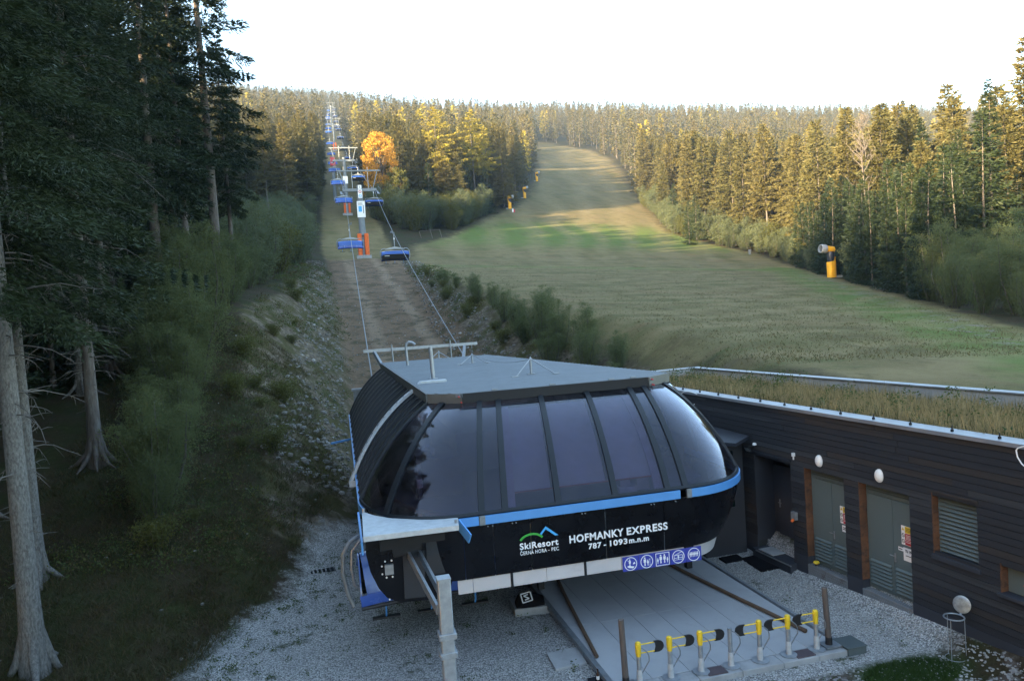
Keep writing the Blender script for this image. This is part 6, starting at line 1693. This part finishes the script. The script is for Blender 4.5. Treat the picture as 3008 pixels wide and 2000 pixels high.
# ------------------------------------------------------------------ chairs
M['bubble'] = mk('blue bubble canopy', (0.028, 0.088, 0.33), 0.22, 0, 2, 0.1, spec=0.6, coat=0.4)
M['bubble_lo'] = mk('lower bubble pane', (0.045, 0.11, 0.46), 0.25, 0, 2, 0.1, spec=0.6)
M['seat'] = mk('black seat upholstery', (0.010, 0.011, 0.014), 0.6, 0, 5, 0.2)
def make_chair(name, label, loc, rz):
    t = thing(name, label, 'chair', loc, rz, None)
    b = lambda mb, n, m, par=t: mb.build(n, M[m], par, world=False)
    W2 = 1.58
    prof = [(0.56, -2.46), (0.50, -2.26), (0.30, -2.08), (-0.05, -1.99), (-0.38, -2.06), (-0.64, -2.26), (-0.78, -2.52), (-0.84, -2.72)]
    xs = np.linspace(-1, 1, 15)
    def cnv(pr, s): return [[(x * W2 * (1 - 0.015 * k), y + 0.05 * x * x, z - 0.10 * x * x * x * x) for x in xs] for k, (y, z) in enumerate(pr)]
    A = cnv(prof, 1); B = [[(x * 0.99, y * 0.97, z - 0.02) for x, y, z in r] for r in A]
    bub = b(MB().slab(A, B, True), 'bubble', 'bubble')
    lo = [(-0.85, -2.74), (-0.86, -2.86), (-0.82, -3.0)]
    A = cnv(lo, 1); B = [[(x, y + 0.02, z) for x, y, z in r] for r in A]
    b(MB().slab(A, B, True), 'lower_pane', 'bubble_lo', bub)
    for s in (-1, 1):
        P = [(y, z) for y, z in prof] + [(-0.82, -3.02), (-0.2, -3.02), (0.3, -2.7)]
        x = s * W2
        mb = MB(); n = len(P); mb.add([(x * 0.985, y + 0.05, z - 0.10) for y, z in P] + [(x * 0.965, y + 0.05, z - 0.10) for y, z in P], [tuple(range(n)), tuple(range(n, 2 * n))[::-1]] + [(i, (i + 1) % n, n + (i + 1) % n, n + i) for i in range(n)])
        b(mb, 'side_pane', 'bubble', bub)
    mb = MB(); mb.tube([(-W2 * 0.98, -0.77, -3.12), (-W2 * 0.5, -0.83, -3.05), (0, -0.84, -3.03), (W2 * 0.5, -0.83, -3.05), (W2 * 0.98, -0.77, -3.12)], 0.045, 8); b(mb, 'bubble_edge', 'black', bub)
    for x in (-0.75, 0.75): b(MB().bar((x, -0.87, -2.70), (x, -0.87, -3.02), 0.035, 0.03), 'bubble_clip', 'blue', bub)
    mb = MB(); mb.box((0, 0.05, -2.93), (3.0, 0.52, 0.10)); b(mb, 'seat', 'seat')
    mb = MB(); mb.slab([[(x, 0.34 + 0.06 * k, -2.92 + 0.16 * k) for x in np.linspace(-1.5, 1.5, 7)] for k in range(4)], [[(x, 0.42 + 0.06 * k, -2.92 + 0.16 * k) for x in np.linspace(-1.5, 1.5, 7)] for k in range(4)]); bk = b(mb, 'backrest', 'seat')
    mb = MB(); mb.box((0.95, 0.555, -2.62), (0.55, 0.012, 0.07), M=Matrix.Rotation(-0.26, 3, 'X')); b(mb, 'back_label', 'sign_white', bk)
    for s in (-1, 1):
        b(MB().tube([(s * 1.1, 0.05, -1.72), (s * 1.45, 0.06, -1.80), (s * 1.66, 0.08, -2.05), (s * 1.70, 0.10, -2.45), (s * 1.66, 0.10, -2.85), (s * 1.52, 0.10, -2.98)], 0.035, 8), 'side_frame', 'galv')
    mb = MB(); mb.slab([[(-1.12, -0.10, -1.80), (-1.12, 0.2, -1.80)], [(-0.5, -0.10, -1.66), (-0.5, 0.2, -1.66)], [(0, -0.12, -1.56), (0, 0.22, -1.56)], [(0.5, -0.10, -1.66), (0.5, 0.2, -1.66)], [(1.12, -0.10, -1.80), (1.12, 0.2, -1.80)]], [[(-1.12, -0.10, -1.86), (-1.12, 0.2, -1.86)], [(-0.5, -0.10, -1.84), (-0.5, 0.2, -1.84)], [(0, -0.12, -1.82), (0, 0.22, -1.82)], [(0.5, -0.10, -1.84), (0.5, 0.2, -1.84)], [(1.12, -0.10, -1.86), (1.12, 0.2, -1.86)]]); b(mb, 'spreader', 'galv')
    b(MB().tube([(0, 0.0, -0.08), (0, 0.02, -0.6), (0, 0.10, -1.1), (0, 0.12, -1.35), (0, 0.05, -1.6)], 0.05, 8), 'hanger', 'galv')
    b(MB().cyl((0, 0.02, -0.55), (0, 0.03, -0.75), 0.075, n=10), 'damper', 'sign_white')
    mb = MB(); mb.box((0, 0, -0.04), (0.16, 0.42, 0.16)); mb.bar((0, -0.2, 0.0), (0.28, -0.42, 0.14), 0.05, 0.08); mb.bar((0, 0.2, 0.0), (0.28, 0.42, 0.12), 0.05, 0.08); mb.cyl((0.24, -0.45, 0.14), (0.34, -0.45, 0.14), 0.09, n=10); mb.cyl((0.24, 0.45, 0.12), (0.34, 0.45, 0.12), 0.09, n=10); b(mb, 'grip', 'galv_dark')
    for x in (-1.02, 0, 1.02):
        f = b(MB().tube([(x, -0.72, -3.05), (x, -0.74, -3.30), (x, -0.62, -3.42)], 0.022, 6), 'footrest_stem', 'blue'); b(MB().box((x, -0.62, -3.43), (0.62, 0.14, 0.04)), 'footrest', 'black', f)
    return t
# rope: left (downhill) and right (uphill) strand
TW = [(7.95, 137.5, 12.0), (8.5, 209.6, 14.6), (12.4, 411, 13.5), (16.0, 560, 13), (21.5, 745, 12)]
def rope_pts(s):
    P = [((1.9 if s < 0 else 6.3), 33, 4.35 if s < 0 else 4.7)]
    for x, y, h in TW: P.append((x + s * 2.65, y, float(ground_z(x, y)) + h))
    P.append((24.5 + s * 2.65, 800, float(ground_z(24.5, 800)) + 8))
    out = []
    for a, b in zip(P[:-1], P[1:]):
        a = Vector(a); b = Vector(b); L = (b - a).length
        for k in range(12):
            u = k / 12; p = a.lerp(b, u); p.z -= 4 * u * (1 - u) * L * L * 0.00009; out.append(p)
    out.append(Vector(P[-1])); return out
ROPE = {s: rope_pts(s) for s in (-1, 1)}
t = thing('haul_rope', 'grey haul rope of the chairlift running up over the pylons', 'rope', (5, 33, 4.5))
for s in (-1, 1): MB().tube(ROPE[s], 0.028, 6).build('rope_strand', M['galv_dark'], t)
def rope_at(s, y):
    P = ROPE[s]
    for a, b in zip(P[:-1], P[1:]):
        if a.y <= y <= b.y: return a.lerp(b, (y - a.y) / (b.y - a.y))
    return P[-1]
LEFT = [(97, 'blue-bubbled chair coming down in front of the orange-padded pylon'), (146, 'descending blue chair on the left rope at the height of the first pylon'), (182, 'descending blue chair just below the second pylon'), (213, 'descending blue chair beside the head of the second pylon')]
RIGHT = [(87, 'ascending chair seen from behind with a black back, nearest on the right rope'), (141, 'ascending black-backed chair under the right sheaves of the first pylon'), (192, 'ascending chair partly behind the first pylon arm'), (222, 'ascending chair beyond the second pylon, right rope')]
proto_ch = None
gname = 'chairs on the haul rope'
for s, L in ((-1, LEFT), (1, RIGHT)):
    far = list(np.arange(262 if s < 0 else 285, 770, 47.0))
    for y, l in L + [(y, ('descending' if s < 0 else 'ascending') + ' small blue chair on the upper rope, ' + ('next above the second pylon' if y < 300 else ('midway to the third pylon' if y < 345 else ('just below the third pylon' if y < 395 else ('just above the third pylon' if y < 440 else ('midway to the fourth pylon' if y < 500 else ('by the fourth pylon' if y < 570 else ('above the fourth pylon' if y < 640 else ('below the topmost pylon' if y < 720 else 'at the topmost pylon'))))))))) for y in far]:
        p = rope_at(s, y)
        if proto_ch is None:
            o = proto_ch = make_chair('lift_chair', l, p, 0.0)
        else:
            o = copy_tree(proto_ch); o['label'] = l; o.location = p
        o.rotation_euler = (0, 0, 0.0 if s < 0 else math.pi); o['group'] = gname
o = copy_tree(proto_ch); o['label'] = 'blue-bubbled chair parked under the left front corner of the station'; o.location = (1.93, 17.55, 3.92); o.rotation_euler = (0, 0, 0.0); o['group'] = 'chairs in the station'
o = copy_tree(proto_ch); o['label'] = 'blue chair entering the rear of the station on its left side'; o.location = (2.45, 31.5, 4.3); o.rotation_euler = (0, 0, 0.0); o['group'] = 'chairs in the station'
MB().bar((0.95, 31.0, 2.42), (-0.05, 30.6, 2.36), 0.07, 0.07).build('guide_bar', M['blue'], ST)
mb = MB(); mb.box((1.45, 34.6, 4.05), (0.85, 0.3, 0.10)); mb.box((1.45, 34.7, 3.75), (0.7, 0.2, 0.55)); mb.build('entry_guide', M['galv_dark'], ST)
M['frame_dark'] = M['galv_dark']
MB().tube([(0.62, 17.2, 2.35), (0.42, 17.0, 2.38), (0.22, 16.9, 2.3), (0.06, 16.9, 2.05), (0.03, 16.9, 1.6), (0.12, 16.9, 1.1), (0.22, 16.9, 0.85)], 0.05, 8).build('cable_hose', M['galv_dark'], ST)

# ------------------------------------------------------------------ pylons
M['column'] = mk('pylon steel', (0.17, 0.195, 0.215), 0.6, 0.2, 2, 0.12, dirt=(1.5, 0.6, (0.22, 0.24, 0.25), 0.4))
def make_pylon(name, label, x, y, h, base=False, pads=True):
    z = float(ground_z(x, y))
    t = thing(name, label, 'pylon', (x, y, z), 0, 'pylons of the chairlift')
    b = lambda mb, n, m, par=t: mb.build(n, M[m], par, world=False)
    b(MB().box((0, 0, 0.05), (2.6, 2.2, 0.7)), 'foundation', 'concrete')
    b(MB().lathe([(0.36, 0.3), (0.36, 3.9), (0.62, 4.0), (0.62, 4.6), (0.56, 5.6), (0.48, h + 0.9)] if base else [(0.55, 0.3), (0.52, 4), (0.42, h + 0.9)], (0, 0, 0), 18), 'column', 'column')
    if pads:
        for s in (-1, 1): b(MB().box((s * 0.62, -0.25, 2.3), (0.72 if base else 0.55, 0.9, 4.0)), 'foam_pad', 'orange', t).modifiers.new('bevel', 'BEVEL').width = 0.08
    b(MB().box((0, -0.1, h + 0.1), (6.0, 0.45, 0.5)), 'crossarm', 'column')
    for s in (-1, 1):
        sa = b(MB().bar((s * 2.75, -2.0, h - 0.25 - 0.55), (s * 2.75, 2.0, h - 0.25 + 0.55), 0.16, 0.28), 'sheave_beam', 'galv')
        for q in np.linspace(-1.9, 1.9, 8):
            b(MB().cyl((s * 2.75 - 0.16, q, h - 0.22 + q * 0.27), (s * 2.75 + 0.16, q, h - 0.22 + q * 0.27), 0.21, n=12), 'sheave', 'black', sa)
        mb = MB(); mb.bar((s * 3.2, -2.3, h - 1.0), (s * 3.2, 2.3, h + 0.25), 0.4, 0.05); mb.bar((s * 3.5, -2.3, h - 0.1), (s * 3.5, 2.3, h + 1.1), 0.04, 0.05); mb.bar((s * 3.5, -2.3, h - 0.1), (s * 3.5, -2.3, h - 1.0), 0.04, 0.04); mb.bar((s * 3.5, 2.3, h + 1.1), (s * 3.5, 2.3, h + 0.25), 0.04, 0.04); mb.bar((s * 2.9, -2.3, h - 0.1), (s * 2.9, -2.3, h - 1.0), 0.04, 0.04); b(mb, 'service_walkway', 'column', sa)
        b(MB().bar((s * 2.4, 0, h + 0.3), (s * 3.3, 0, h + 3.5), 0.14, 0.14), 'lifting_strut', 'column')
    b(MB().bar((-3.8, 0, h + 3.55), (3.9, 0, h + 3.55), 0.22, 0.26), 'lifting_beam', 'column')
    for x0 in (-1.2, 1.6): b(MB().cyl((x0, 0, h + 0.3), (x0, 0, h + 4.1), 0.05, n=8), 'lifting_post', 'galv')
    mb = MB()
    for s in (-0.2, 0.2): mb.cyl((s, 0.65, 0.5), (s, 0.6, h), 0.025, n=6)
    for k in range(int(h / 0.5)): mb.cyl((-0.2, 0.63, 0.6 + k * 0.5), (0.2, 0.63, 0.6 + k * 0.5), 0.018, n=5)
    b(mb, 'ladder', 'galv')
    return t
t1 = make_pylon('lift_pylon', 'nearest lift pylon with orange foam pads and white notice boards', 7.95, 137.5, 12.0, True)
b = MB().box((0.02, -0.62, 8.6), (1.42, 0.04, 2.9)).build('notice_board', M['sign_white'], t1, world=False)
mb = MB(); mb.box((-0.15, -0.645, 8.65), (0.6, 0.02, 1.0)); mb.build('map_print', M['let_blue'], b, world=False)
mb = MB(); mb.box((0.42, -0.645, 8.6), (0.10, 0.02, 1.5))
for k in range(4): mb.box((-0.1, -0.645, 9.75 - 0.14 * k), (0.8, 0.02, 0.04))
mb.build('text_print', M['let_black'], b, world=False)
b2 = MB().box((0.02, -0.60, 11.35), (0.72, 0.04, 1.5)).build('round_sign_board', M['sign_white'], t1, world=False)
for zc, m in ((11.72, 'red'), (10.98, 'let_blue')):
    A = []
    for k in range(21): a = 6.2832 * k / 20; A.append([(0.02 + 0.18 * math.cos(a), -0.63, zc + 0.18 * math.sin(a)), (0.02 + 0.27 * math.cos(a), -0.63, zc + 0.27 * math.sin(a))])
    mb = MB(); mb.slab(A, [[(x, y + 0.01, z) for x, y, z in r] for r in A]); mb.bar((-0.12, -0.632, zc + 0.12), (0.16, -0.632, zc - 0.12), 0.01, 0.06); mb.build('round_symbol', M[m], b2, world=False)
text_ = text_mesh('pylon number', '1', 0.6, 'let_black', 0.01, 'CENTER'); o = bpy.data.objects.new('number_plate', MB().box((0.02, -0.55, 12.55), (0.6, 0.04, 0.7)).mesh('plate', [M['sign_white']])); COL.objects.link(o); o.parent = t1
q = bpy.data.objects.new('number', text_); COL.objects.link(q); q.parent = o; q.matrix_local = Matrix.Translation((0.02, -0.58, 12.35)) @ Matrix.Rotation(math.pi / 2, 4, 'X')
t2 = make_pylon('lift_pylon', 'second lift pylon with orange pads at its foot', 8.5, 209.6, 14.6)
b = MB().box((0.0, -0.6, 9.4), (1.3, 0.04, 2.0)).build('notice_board', M['sign_white'], t2, world=False)
make_pylon('lift_pylon', 'third lift pylon, thin in the upper corridor', 12.4, 411, 13.5, False, True)
make_pylon('lift_pylon', 'fourth lift pylon, small and hazy near the top of the corridor', 16.0, 560, 13, False, False)
make_pylon('lift_pylon', 'topmost visible lift pylon in the haze', 21.5, 745, 12, False, False)
t = thing('banner_pole', 'pale pole with a red banner behind the second pylon', 'pole', (6.2, 236, float(ground_z(6.2, 236))))
MB().cyl((0, 0, 0), (0, 0, 13.5), 0.55, 0.45, 12).build('pole', M['column'], t, world=False); MB().box((0.0, -0.55, 12.0), (1.5, 0.08, 2.6)).build('banner', M['red'], t, world=False)

# ------------------------------------------------------------------ snow cannons
M['cannon'] = mk('yellow snow cannon cover', (0.74, 0.36, 0.012), 0.6, 0, 1.5, 0.10, dirt=(1.2, 0.6, (0.5, 0.25, 0.02), 0.4))
M['cannon_grey'] = mk('grey nozzle ring', (0.26, 0.28, 0.31), 0.55, 0, 5, 0.15)
M['tarp'] = mk('black tarpaulin', (0.012, 0.016, 0.026), 0.5, 0, 3, 0.4, 0.6, 6)
def make_cannon(label, x, y, rz, s):
    t = thing('snow_cannon', label, 'snow cannon', (x, y, float(ground_z(x, y)) - 0.1), rz, 'snow cannons along the ski slope'); t.scale = (s, s, s)
    b = lambda mb, n, m, par=t: mb.build(n, M[m], par, world=False)
    A = []
    for z, k in ((0.1, 0), (0.9, 0), (1.7, 0), (2.35, 0), (2.5, 1), (2.75, 2), (3.05, 3)):
        r = []
        for a in np.linspace(0, 2 * math.pi, 17)[:-1]:
            cx, sy = math.cos(a), math.sin(a)
            xx = 0.58 * math.copysign(abs(cx) ** 0.6, cx); yy = 0.52 * math.copysign(abs(sy) ** 0.6, sy)
            cut = (-0.58, -0.05, 0.22, 0.36)[k]
            r.append((max(xx, cut), yy * (1 if k == 0 else 0.9), z))
        A.append(r)
    mb = MB(); P = [p for r in A for p in r]; n = 16
    mb.add(P, [(i * n + k, i * n + (k + 1) % n, (i + 1) * n + (k + 1) % n, (i + 1) * n + k) for i in range(len(A) - 1) for k in range(n)] + [tuple(range(n))[::-1], tuple(range((len(A) - 1) * n, len(A) * n))], True)
    b(mb, 'tower_cover', 'cannon')
    mb = MB(); mb.lathe([(0.46, 2.2), (0.50, 2.6), (0.54, 3.1), (0.52, 3.6), (0.45, 3.85)], (-0.05, 0, 0), 14); b(mb, 'black_tarp', 'tarp')
    ax = Vector((-0.97, 0.12, 0.12)).normalized(); c = Vector((0.60, 0.15, 4.10))
    b(MB().lathe([(0.2, -0.12), (0.45, -0.02), (0.50, 0.15), (0.48, 0.6), (0.50, 1.0), (0.56, 1.45)], c, 20, axis=ax), 'barrel_cover', 'cannon')
    b(MB().lathe([(0.62, 0), (0.64, 0.25), (0.64, 0.7), (0.60, 0.82), (0.52, 0.84), (0.48, 0.70), (0.46, 0.2)], c + ax * 1.3, 22, axis=ax), 'nozzle_ring', 'cannon_grey')
    mb = MB(); mb.lathe([(0.44, 0), (0.44, 0.02)], c + ax * 1.75, 18, axis=ax); fan = b(mb, 'fan_housing', 'black')
    mb = MB()
    u, w, d = basis(ax)
    for k in range(8):
        a = 0.785 * k; mb.bar(c + ax * 1.9, c + ax * 1.9 + (u * math.cos(a) + w * math.sin(a)) * 0.46, 0.05, 0.03)
    b(mb, 'nozzle_spokes', 'galv', fan)
    b(MB().bar(c + Vector((0.08, 0, -0.35)), (0.52, 0.05, 3.0), 0.16, 0.16), 'swivel_arm', 'cannon')
    mb = MB(); mb.box((1.0, -0.2, 0.22), (0.9, 0.5, 0.35)); mb.box((1.3, -0.3, 0.15), (0.6, 0.3, 0.2)); b(mb, 'valve_box', 'galv')
    return t
make_cannon('large yellow snow cannon on the near right edge of the slope', 71.7, 94, 0.12, 1.0)
make_cannon('lowest of the three far yellow snow cannons at the centre stand', 61.0, 236, math.pi, 0.9)
make_cannon('middle one of the three far yellow snow cannons', 74.6, 266, math.pi, 0.9)
make_cannon('uppermost of the far yellow snow cannons beside the slope', 97.3, 325, math.pi + 0.1, 0.9)
x, y = 102.5, 158; z = float(ground_z(x, y))
t = thing('power_cabinet', 'pale grey electric cabinet at the edge of the willow bushes', 'cabinet', (x - 4, y, z)); MB().box((0, 0, 0.65), (0.45, 0.4, 1.3)).build('cabinet_body', M['galv'], t, world=False); MB().box((0, 0, 1.34), (0.52, 0.46, 0.07)).build('cabinet_roof', M['galv'], t, world=False)
x, y = 59.8, 228; t = thing('hydrant', 'small white and red hydrant below the lowest far snow cannon', 'hydrant', (x, y, float(ground_z(x, y)))); MB().cyl((0, 0, 0), (0, 0, 1.1), 0.25).build('hydrant_body', M['sign_white'], t, world=False); MB().cyl((0.45, 0, 0), (0.45, 0, 0.9), 0.3, 0.2).build('hydrant_valve', M['red'], t, world=False)
x, y = 25.5, 174; t = thing('wire_fence', 'short leaning pole fence in front of the sapling thicket', 'fence', (x, y, float(ground_z(x, y))))
for k, (dx, ln) in enumerate(((0, 2.2), (2.2, 2.1), (-2.6, 1.9))): MB().cyl((dx + 0.5, 0, 0), (dx, 0, ln), 0.06, n=6).build('fence_post', M['deadwood'], t, world=False)
MB().cyl((-2.6, 0, 1.75), (2.2, 0, 1.95), 0.04, n=6).build('fence_rail', M['deadwood'], t, world=False)

# ------------------------------------------------------------------ ground cover and stones (uncountable)
M['drygrass'] = foliage('dry grass', (0.25, 0.175, 0.075), (0.38, 0.285, 0.14), 0.3, 0.8, c3=(0.08, 0.09, 0.03))
M['grass'] = foliage('green grass', (0.028, 0.036, 0.010), (0.060, 0.064, 0.020), 0.3, 0.7, c3=(0.085, 0.065, 0.028))
M['lushgrass'] = foliage('short lush grass', (0.028, 0.058, 0.012), (0.050, 0.088, 0.02), 0.3, 1.5)
M['meadow_dry'] = foliage('mown straw', (0.12, 0.09, 0.036), (0.19, 0.145, 0.07), 0.3, 0.5)
M['meadow_grn'] = foliage('mown grass', (0.062, 0.064, 0.018), (0.11, 0.105, 0.036), 0.3, 0.5)
M['deadgrass'] = foliage('withered grass', (0.060, 0.042, 0.020), (0.105, 0.078, 0.038), 0.3, 0.5)
M['weed'] = foliage('leafy weed', (0.040, 0.072, 0.020), (0.075, 0.10, 0.028), 0.35, 1.0)
M['stone'] = mk('pale loose stone', (0.30, 0.29, 0.275), 0.9, 0, 3, 0.35)
M['stone_grey'] = mk('grey loose stone', (0.16, 0.15, 0.135), 0.9, 0, 3, 0.4)
def grass_tris(X, Y, Z, h, w, lean, g):
    n = len(X); a = g.random(n) * 6.283; l = g.normal(0, lean, (n, 2))
    H = h * (0.5 + 0.8 * g.random(n)); wd = w * (0.6 + 0.8 * g.random(n))
    p0 = np.stack([X - np.cos(a) * wd, Y - np.sin(a) * wd, Z - 0.02], 1); p1 = np.stack([X + np.cos(a) * wd, Y + np.sin(a) * wd, Z - 0.02], 1)
    p2 = np.stack([X + l[:, 0] * H, Y + l[:, 1] * H, Z + H], 1)
    return np.stack([p0, p1, p2], 1)
def stuff(name, me, label):
    o = bpy.data.objects.new(name, me); COL.objects.link(o); return tag(o, label, None, kind='stuff')
g = np.random.default_rng(77)
def tufts(n_t, per, fx, spread, h, w, lean):
    X, Y = fx(n_t); X = np.repeat(X, per) + g.normal(0, spread, n_t * per); Y = np.repeat(Y, per) + g.normal(0, spread, n_t * per)
    hs = np.repeat(0.6 + 0.9 * g.random(n_t), per)
    return grass_tris(X, Y, ground_z(X, Y), h * hs, w, lean, g)
def leftslope(n):
    Y = 12 + 38 * g.random(n) ** 1.25; r = np.interp(Y, [12, 16, 20, 26, 30, 40, 50], [-5.2, -3.9, -2.4, -0.8, 0.2, -0.5, -1.5]); X = r - 9.5 * g.random(n) ** 1.1
    return X, Y
T = tufts(9000, 13, leftslope, 0.14, 0.15, 0.010, 0.9)
stuff('grass', tris_mesh('slope grass', T, [M['grass'], M['deadgrass']], (g.random(len(T)) < 0.38).astype(int)), 'rough grass and herbs on the dark bank left of the yard')
# wild meadow on the building roof
n = 24000
s = -11.3 + 19.0 * g.random(n); w0 = 0.42 + g.random(n) * (3.6 + (s + 11.4) * 0.07)
s += g.normal(0, 0.05, n)
X = WP.x + WD.x * s + WI.x * w0; Y = WP.y + WD.y * s + WI.y * w0
patch = hash_noise(X * 3, Y * 3, 2.0, 9)
T = grass_tris(X, Y, 4.08 - 0.27 * np.clip((w0 - 0.4) / (3.8 + (s + 11.4) * 0.07), 0, 1), 0.22 + 0.34 * patch, 0.010, 0.28, g)
stuff('grass', tris_mesh('roof grass', T, [M['drygrass'], M['grass']], (g.random(n) < 0.12 + 0.25 * (patch < 0.4)).astype(int)), 'tall dry grass growing on the roof of the timber building')
def leafclump(cx, cy, cz, n, r, h, leaf):
    p = np.stack([cx + g.normal(0, r, n), cy + g.normal(0, r, n), cz + h * g.random(n)], 1); d = g.normal(0, 1, (n, 3)); d /= np.linalg.norm(d, axis=1, keepdims=True)
    return blades(p, d, leaf * (0.7 + 0.6 * g.random(n)), leaf * 0.3 * np.ones(n), g)
Q = []
for k in range(170):
    s = -11 + 18.5 * g.random(); w0 = 0.5 + g.random() * (3.3 + (s + 11.4) * 0.07); x = WP.x + WD.x * s + WI.x * w0; y = WP.y + WD.y * s + WI.y * w0
    Q.append(leafclump(x, y, 3.98, 34, 0.10, 0.25 + 0.45 * g.random() ** 2, 0.075))
stuff('roof_weeds', quads_mesh('roof weeds', np.concatenate(Q), [M['weed'], M['birch_y']], (g.random(sum(len(q) for q in Q)) < 0.25).astype(int)), 'leafy weeds among the roof grass')
# weeds in the gravel
Q = []
def gravel_spot():
    while True:
        x = g.uniform(-3.5, 11.5); y = g.uniform(11.2, 28)
        if 4.5 < x < 9.95 and y > 12.6: continue
        if yard_w(np.array(x), np.array(y)) < 0.5: continue
        if x > 9.9 and g.random() < 0.6: continue
        if g.random() < 0.4 and x > 0.5: continue
        return x, y
for k in range(330):
    x, y = gravel_spot()
    if k > 150: x = float(np.interp(y, GL_Y, GL_X)) + 0.2 + abs(g.normal(0, 1.1))
    Q.append(leafclump(x, y, -0.12, 26, 0.04 + 0.10 * g.random() ** 2, 0.05 + 0.08 * g.random(), 0.045))
stuff('gravel_weeds', quads_mesh('gravel weeds', np.concatenate(Q), [M['weed']]), 'small weeds sprouting in the gravel')
# herbs and brambles on the trench banks
Q = []; mi = []
for k in range(2300):
    y = 22 + 95 * g.random() ** 1.35
    if k % 3: x = float(np.interp(y, [22, 28, 33, 45, 60, 80, 110], [-2.2, -0.6, 0.6, 1.2, 1.8, 1.9, 1.6])) - 6.5 * g.random() ** 0.9
    else: x = float(np.interp(y, [22, 36, 45, 60, 80, 110], [11.2, 10.9, 10.4, 9.8, 10.4, 12.6])) + 4.8 * g.random() ** 0.8
    if yard_w(np.array(x), np.array(y)) > 0.5 or hash_noise(np.array(x), np.array(y), 2.3, 31) < 0.42: continue
    f = 1 + y / 60; nn = 30; q = leafclump(x, y, float(ground_z(x, y)), nn, 0.16 + 0.22 * g.random(), 0.15 + 0.45 * g.random() ** 2, 0.055 * f); Q.append(q); mi.append(np.full(nn, g.choice([0, 0, 1, 2])))
stuff('bank_herbs', quads_mesh('bank herbs', np.concatenate(Q), [M['weed'], M['birch_y'], M['deadgrass']], np.concatenate(mi)), 'patchy herbs and brambles growing on the stony trench banks')
# lush grass patch by the cable box
n = 5200; r = np.sqrt(g.random(n)); a = g.random(n) * 6.283
X = 10.3 + 1.02 * r * np.cos(a); Y = 11.72 + 0.50 * r * np.sin(a)
stuff('grass', tris_mesh('patch grass', grass_tris(X, Y, ground_z(X, Y), np.full(n, 0.075), 0.008, 0.5, g), [M['lushgrass']]), 'lush green grass patch in front of the steel box')
# tussocks on the ski slope, denser close by
def slope(n):
    Y = 26 + 110 * g.random(n) ** 1.5; l = np.interp(Y, PL_Y, PL_X); r = np.interp(Y, PR_Y, PR_X)
    return l + (r - l) * g.random(n), Y
T = tufts(6000, 7, slope, 0.35, 0.07, 0.022, 0.9)
stuff('grass', tris_mesh('slope tussocks', T, [M['meadow_dry'], M['meadow_grn']], (g.random(len(T)) < 0.45).astype(int)), 'short mown tussocks on the ski slope')
# loose stones
ico = [(0, 0, 1), (0.894, 0, 0.447), (0.276, 0.851, 0.447), (-0.724, 0.526, 0.447), (-0.724, -0.526, 0.447), (0.276, -0.851, 0.447), (0.724, 0.526, -0.447), (-0.276, 0.851, -0.447), (-0.894, 0, -0.447), (-0.276, -0.851, -0.447), (0.724, -0.526, -0.447), (0, 0, -1)]
icf = np.array([(0, 1, 2), (0, 2, 3), (0, 3, 4), (0, 4, 5), (0, 5, 1), (1, 6, 2), (2, 7, 3), (3, 8, 4), (4, 9, 5), (5, 10, 1), (2, 6, 7), (3, 7, 8), (4, 8, 9), (5, 9, 10), (1, 10, 6), (6, 11, 7), (7, 11, 8), (8, 11, 9), (9, 11, 10), (10, 11, 6)])
ico = np.array(ico)
def stones(X, Y, size):
    n = len(X); Z = ground_z(X, Y); V = ico[None] * (1 + g.normal(0, 0.18, (n, 12, 1))) * (size * (0.5 + 0.9 * g.random(n)))[:, None, None] * np.stack([np.ones(n), 0.6 + 0.5 * g.random(n), 0.4 + 0.4 * g.random(n)], 1)[:, None, :]
    a = g.random(n) * 6.283; c, s_ = np.cos(a)[:, None], np.sin(a)[:, None]
    x = V[..., 0] * c - V[..., 1] * s_; y = V[..., 0] * s_ + V[..., 1] * c
    V = np.stack([x + X[:, None], y + Y[:, None], V[..., 2] + Z[:, None] + size * 0.15], -1)
    return V[:, icf].reshape(-1, 3, 3)
t_ = g.random(1500)
Y = 9.5 + 9.5 * t_; X = WP.x + WD.x * (16.66 - Y) - 0.12 - np.abs(g.normal(0, 0.5, 1500))
T1 = stones(X, Y, 0.026)
n = 1500; X = g.uniform(3, 11.5, n); Y = 10.2 + 2.4 * g.random(n); T2 = stones(X, Y, 0.020)
n = 1500; X = 9.95 + 1.5 * g.random(n); Y = 12.6 + 6 * g.random(n); T3 = stones(X, Y, 0.014)
stuff('stones', tris_mesh('white stones', np.concatenate([T1, T2, T3]), [M['stone']]), 'white loose stones along the timber wall')
n = 2600; Y = 30 + 100 * g.random(n) ** 1.3; sd = g.random(n) < 0.5
X = np.where(sd, np.interp(Y, [30, 60, 110, 143], [0.6, 1.2, 1.2, 1.2]) - 3.2 * g.random(n), np.interp(Y, [30, 45, 60, 75, 95, 125], [11.4, 10.4, 9.8, 10.2, 11.6, 13.2]) + 3.5 * g.random(n))
T1 = stones(X, Y, 0.13); n = 1500; Y = 30 + 90 * g.random(n) ** 1.3; X = 1.5 + 9 * g.random(n); T2 = stones(X, Y, 0.07)
n = 160; X, Y = leftslope(n); T3 = stones(X, Y, 0.05)
T = np.concatenate([T1, T2, T3])
stuff('stones', tris_mesh('bank stones', T, [M['stone_grey'], M['stone']], np.repeat(g.random(len(T) // 20) < 0.06, 20).astype(int)), 'loose broken stones on the trench banks and the bank foot')
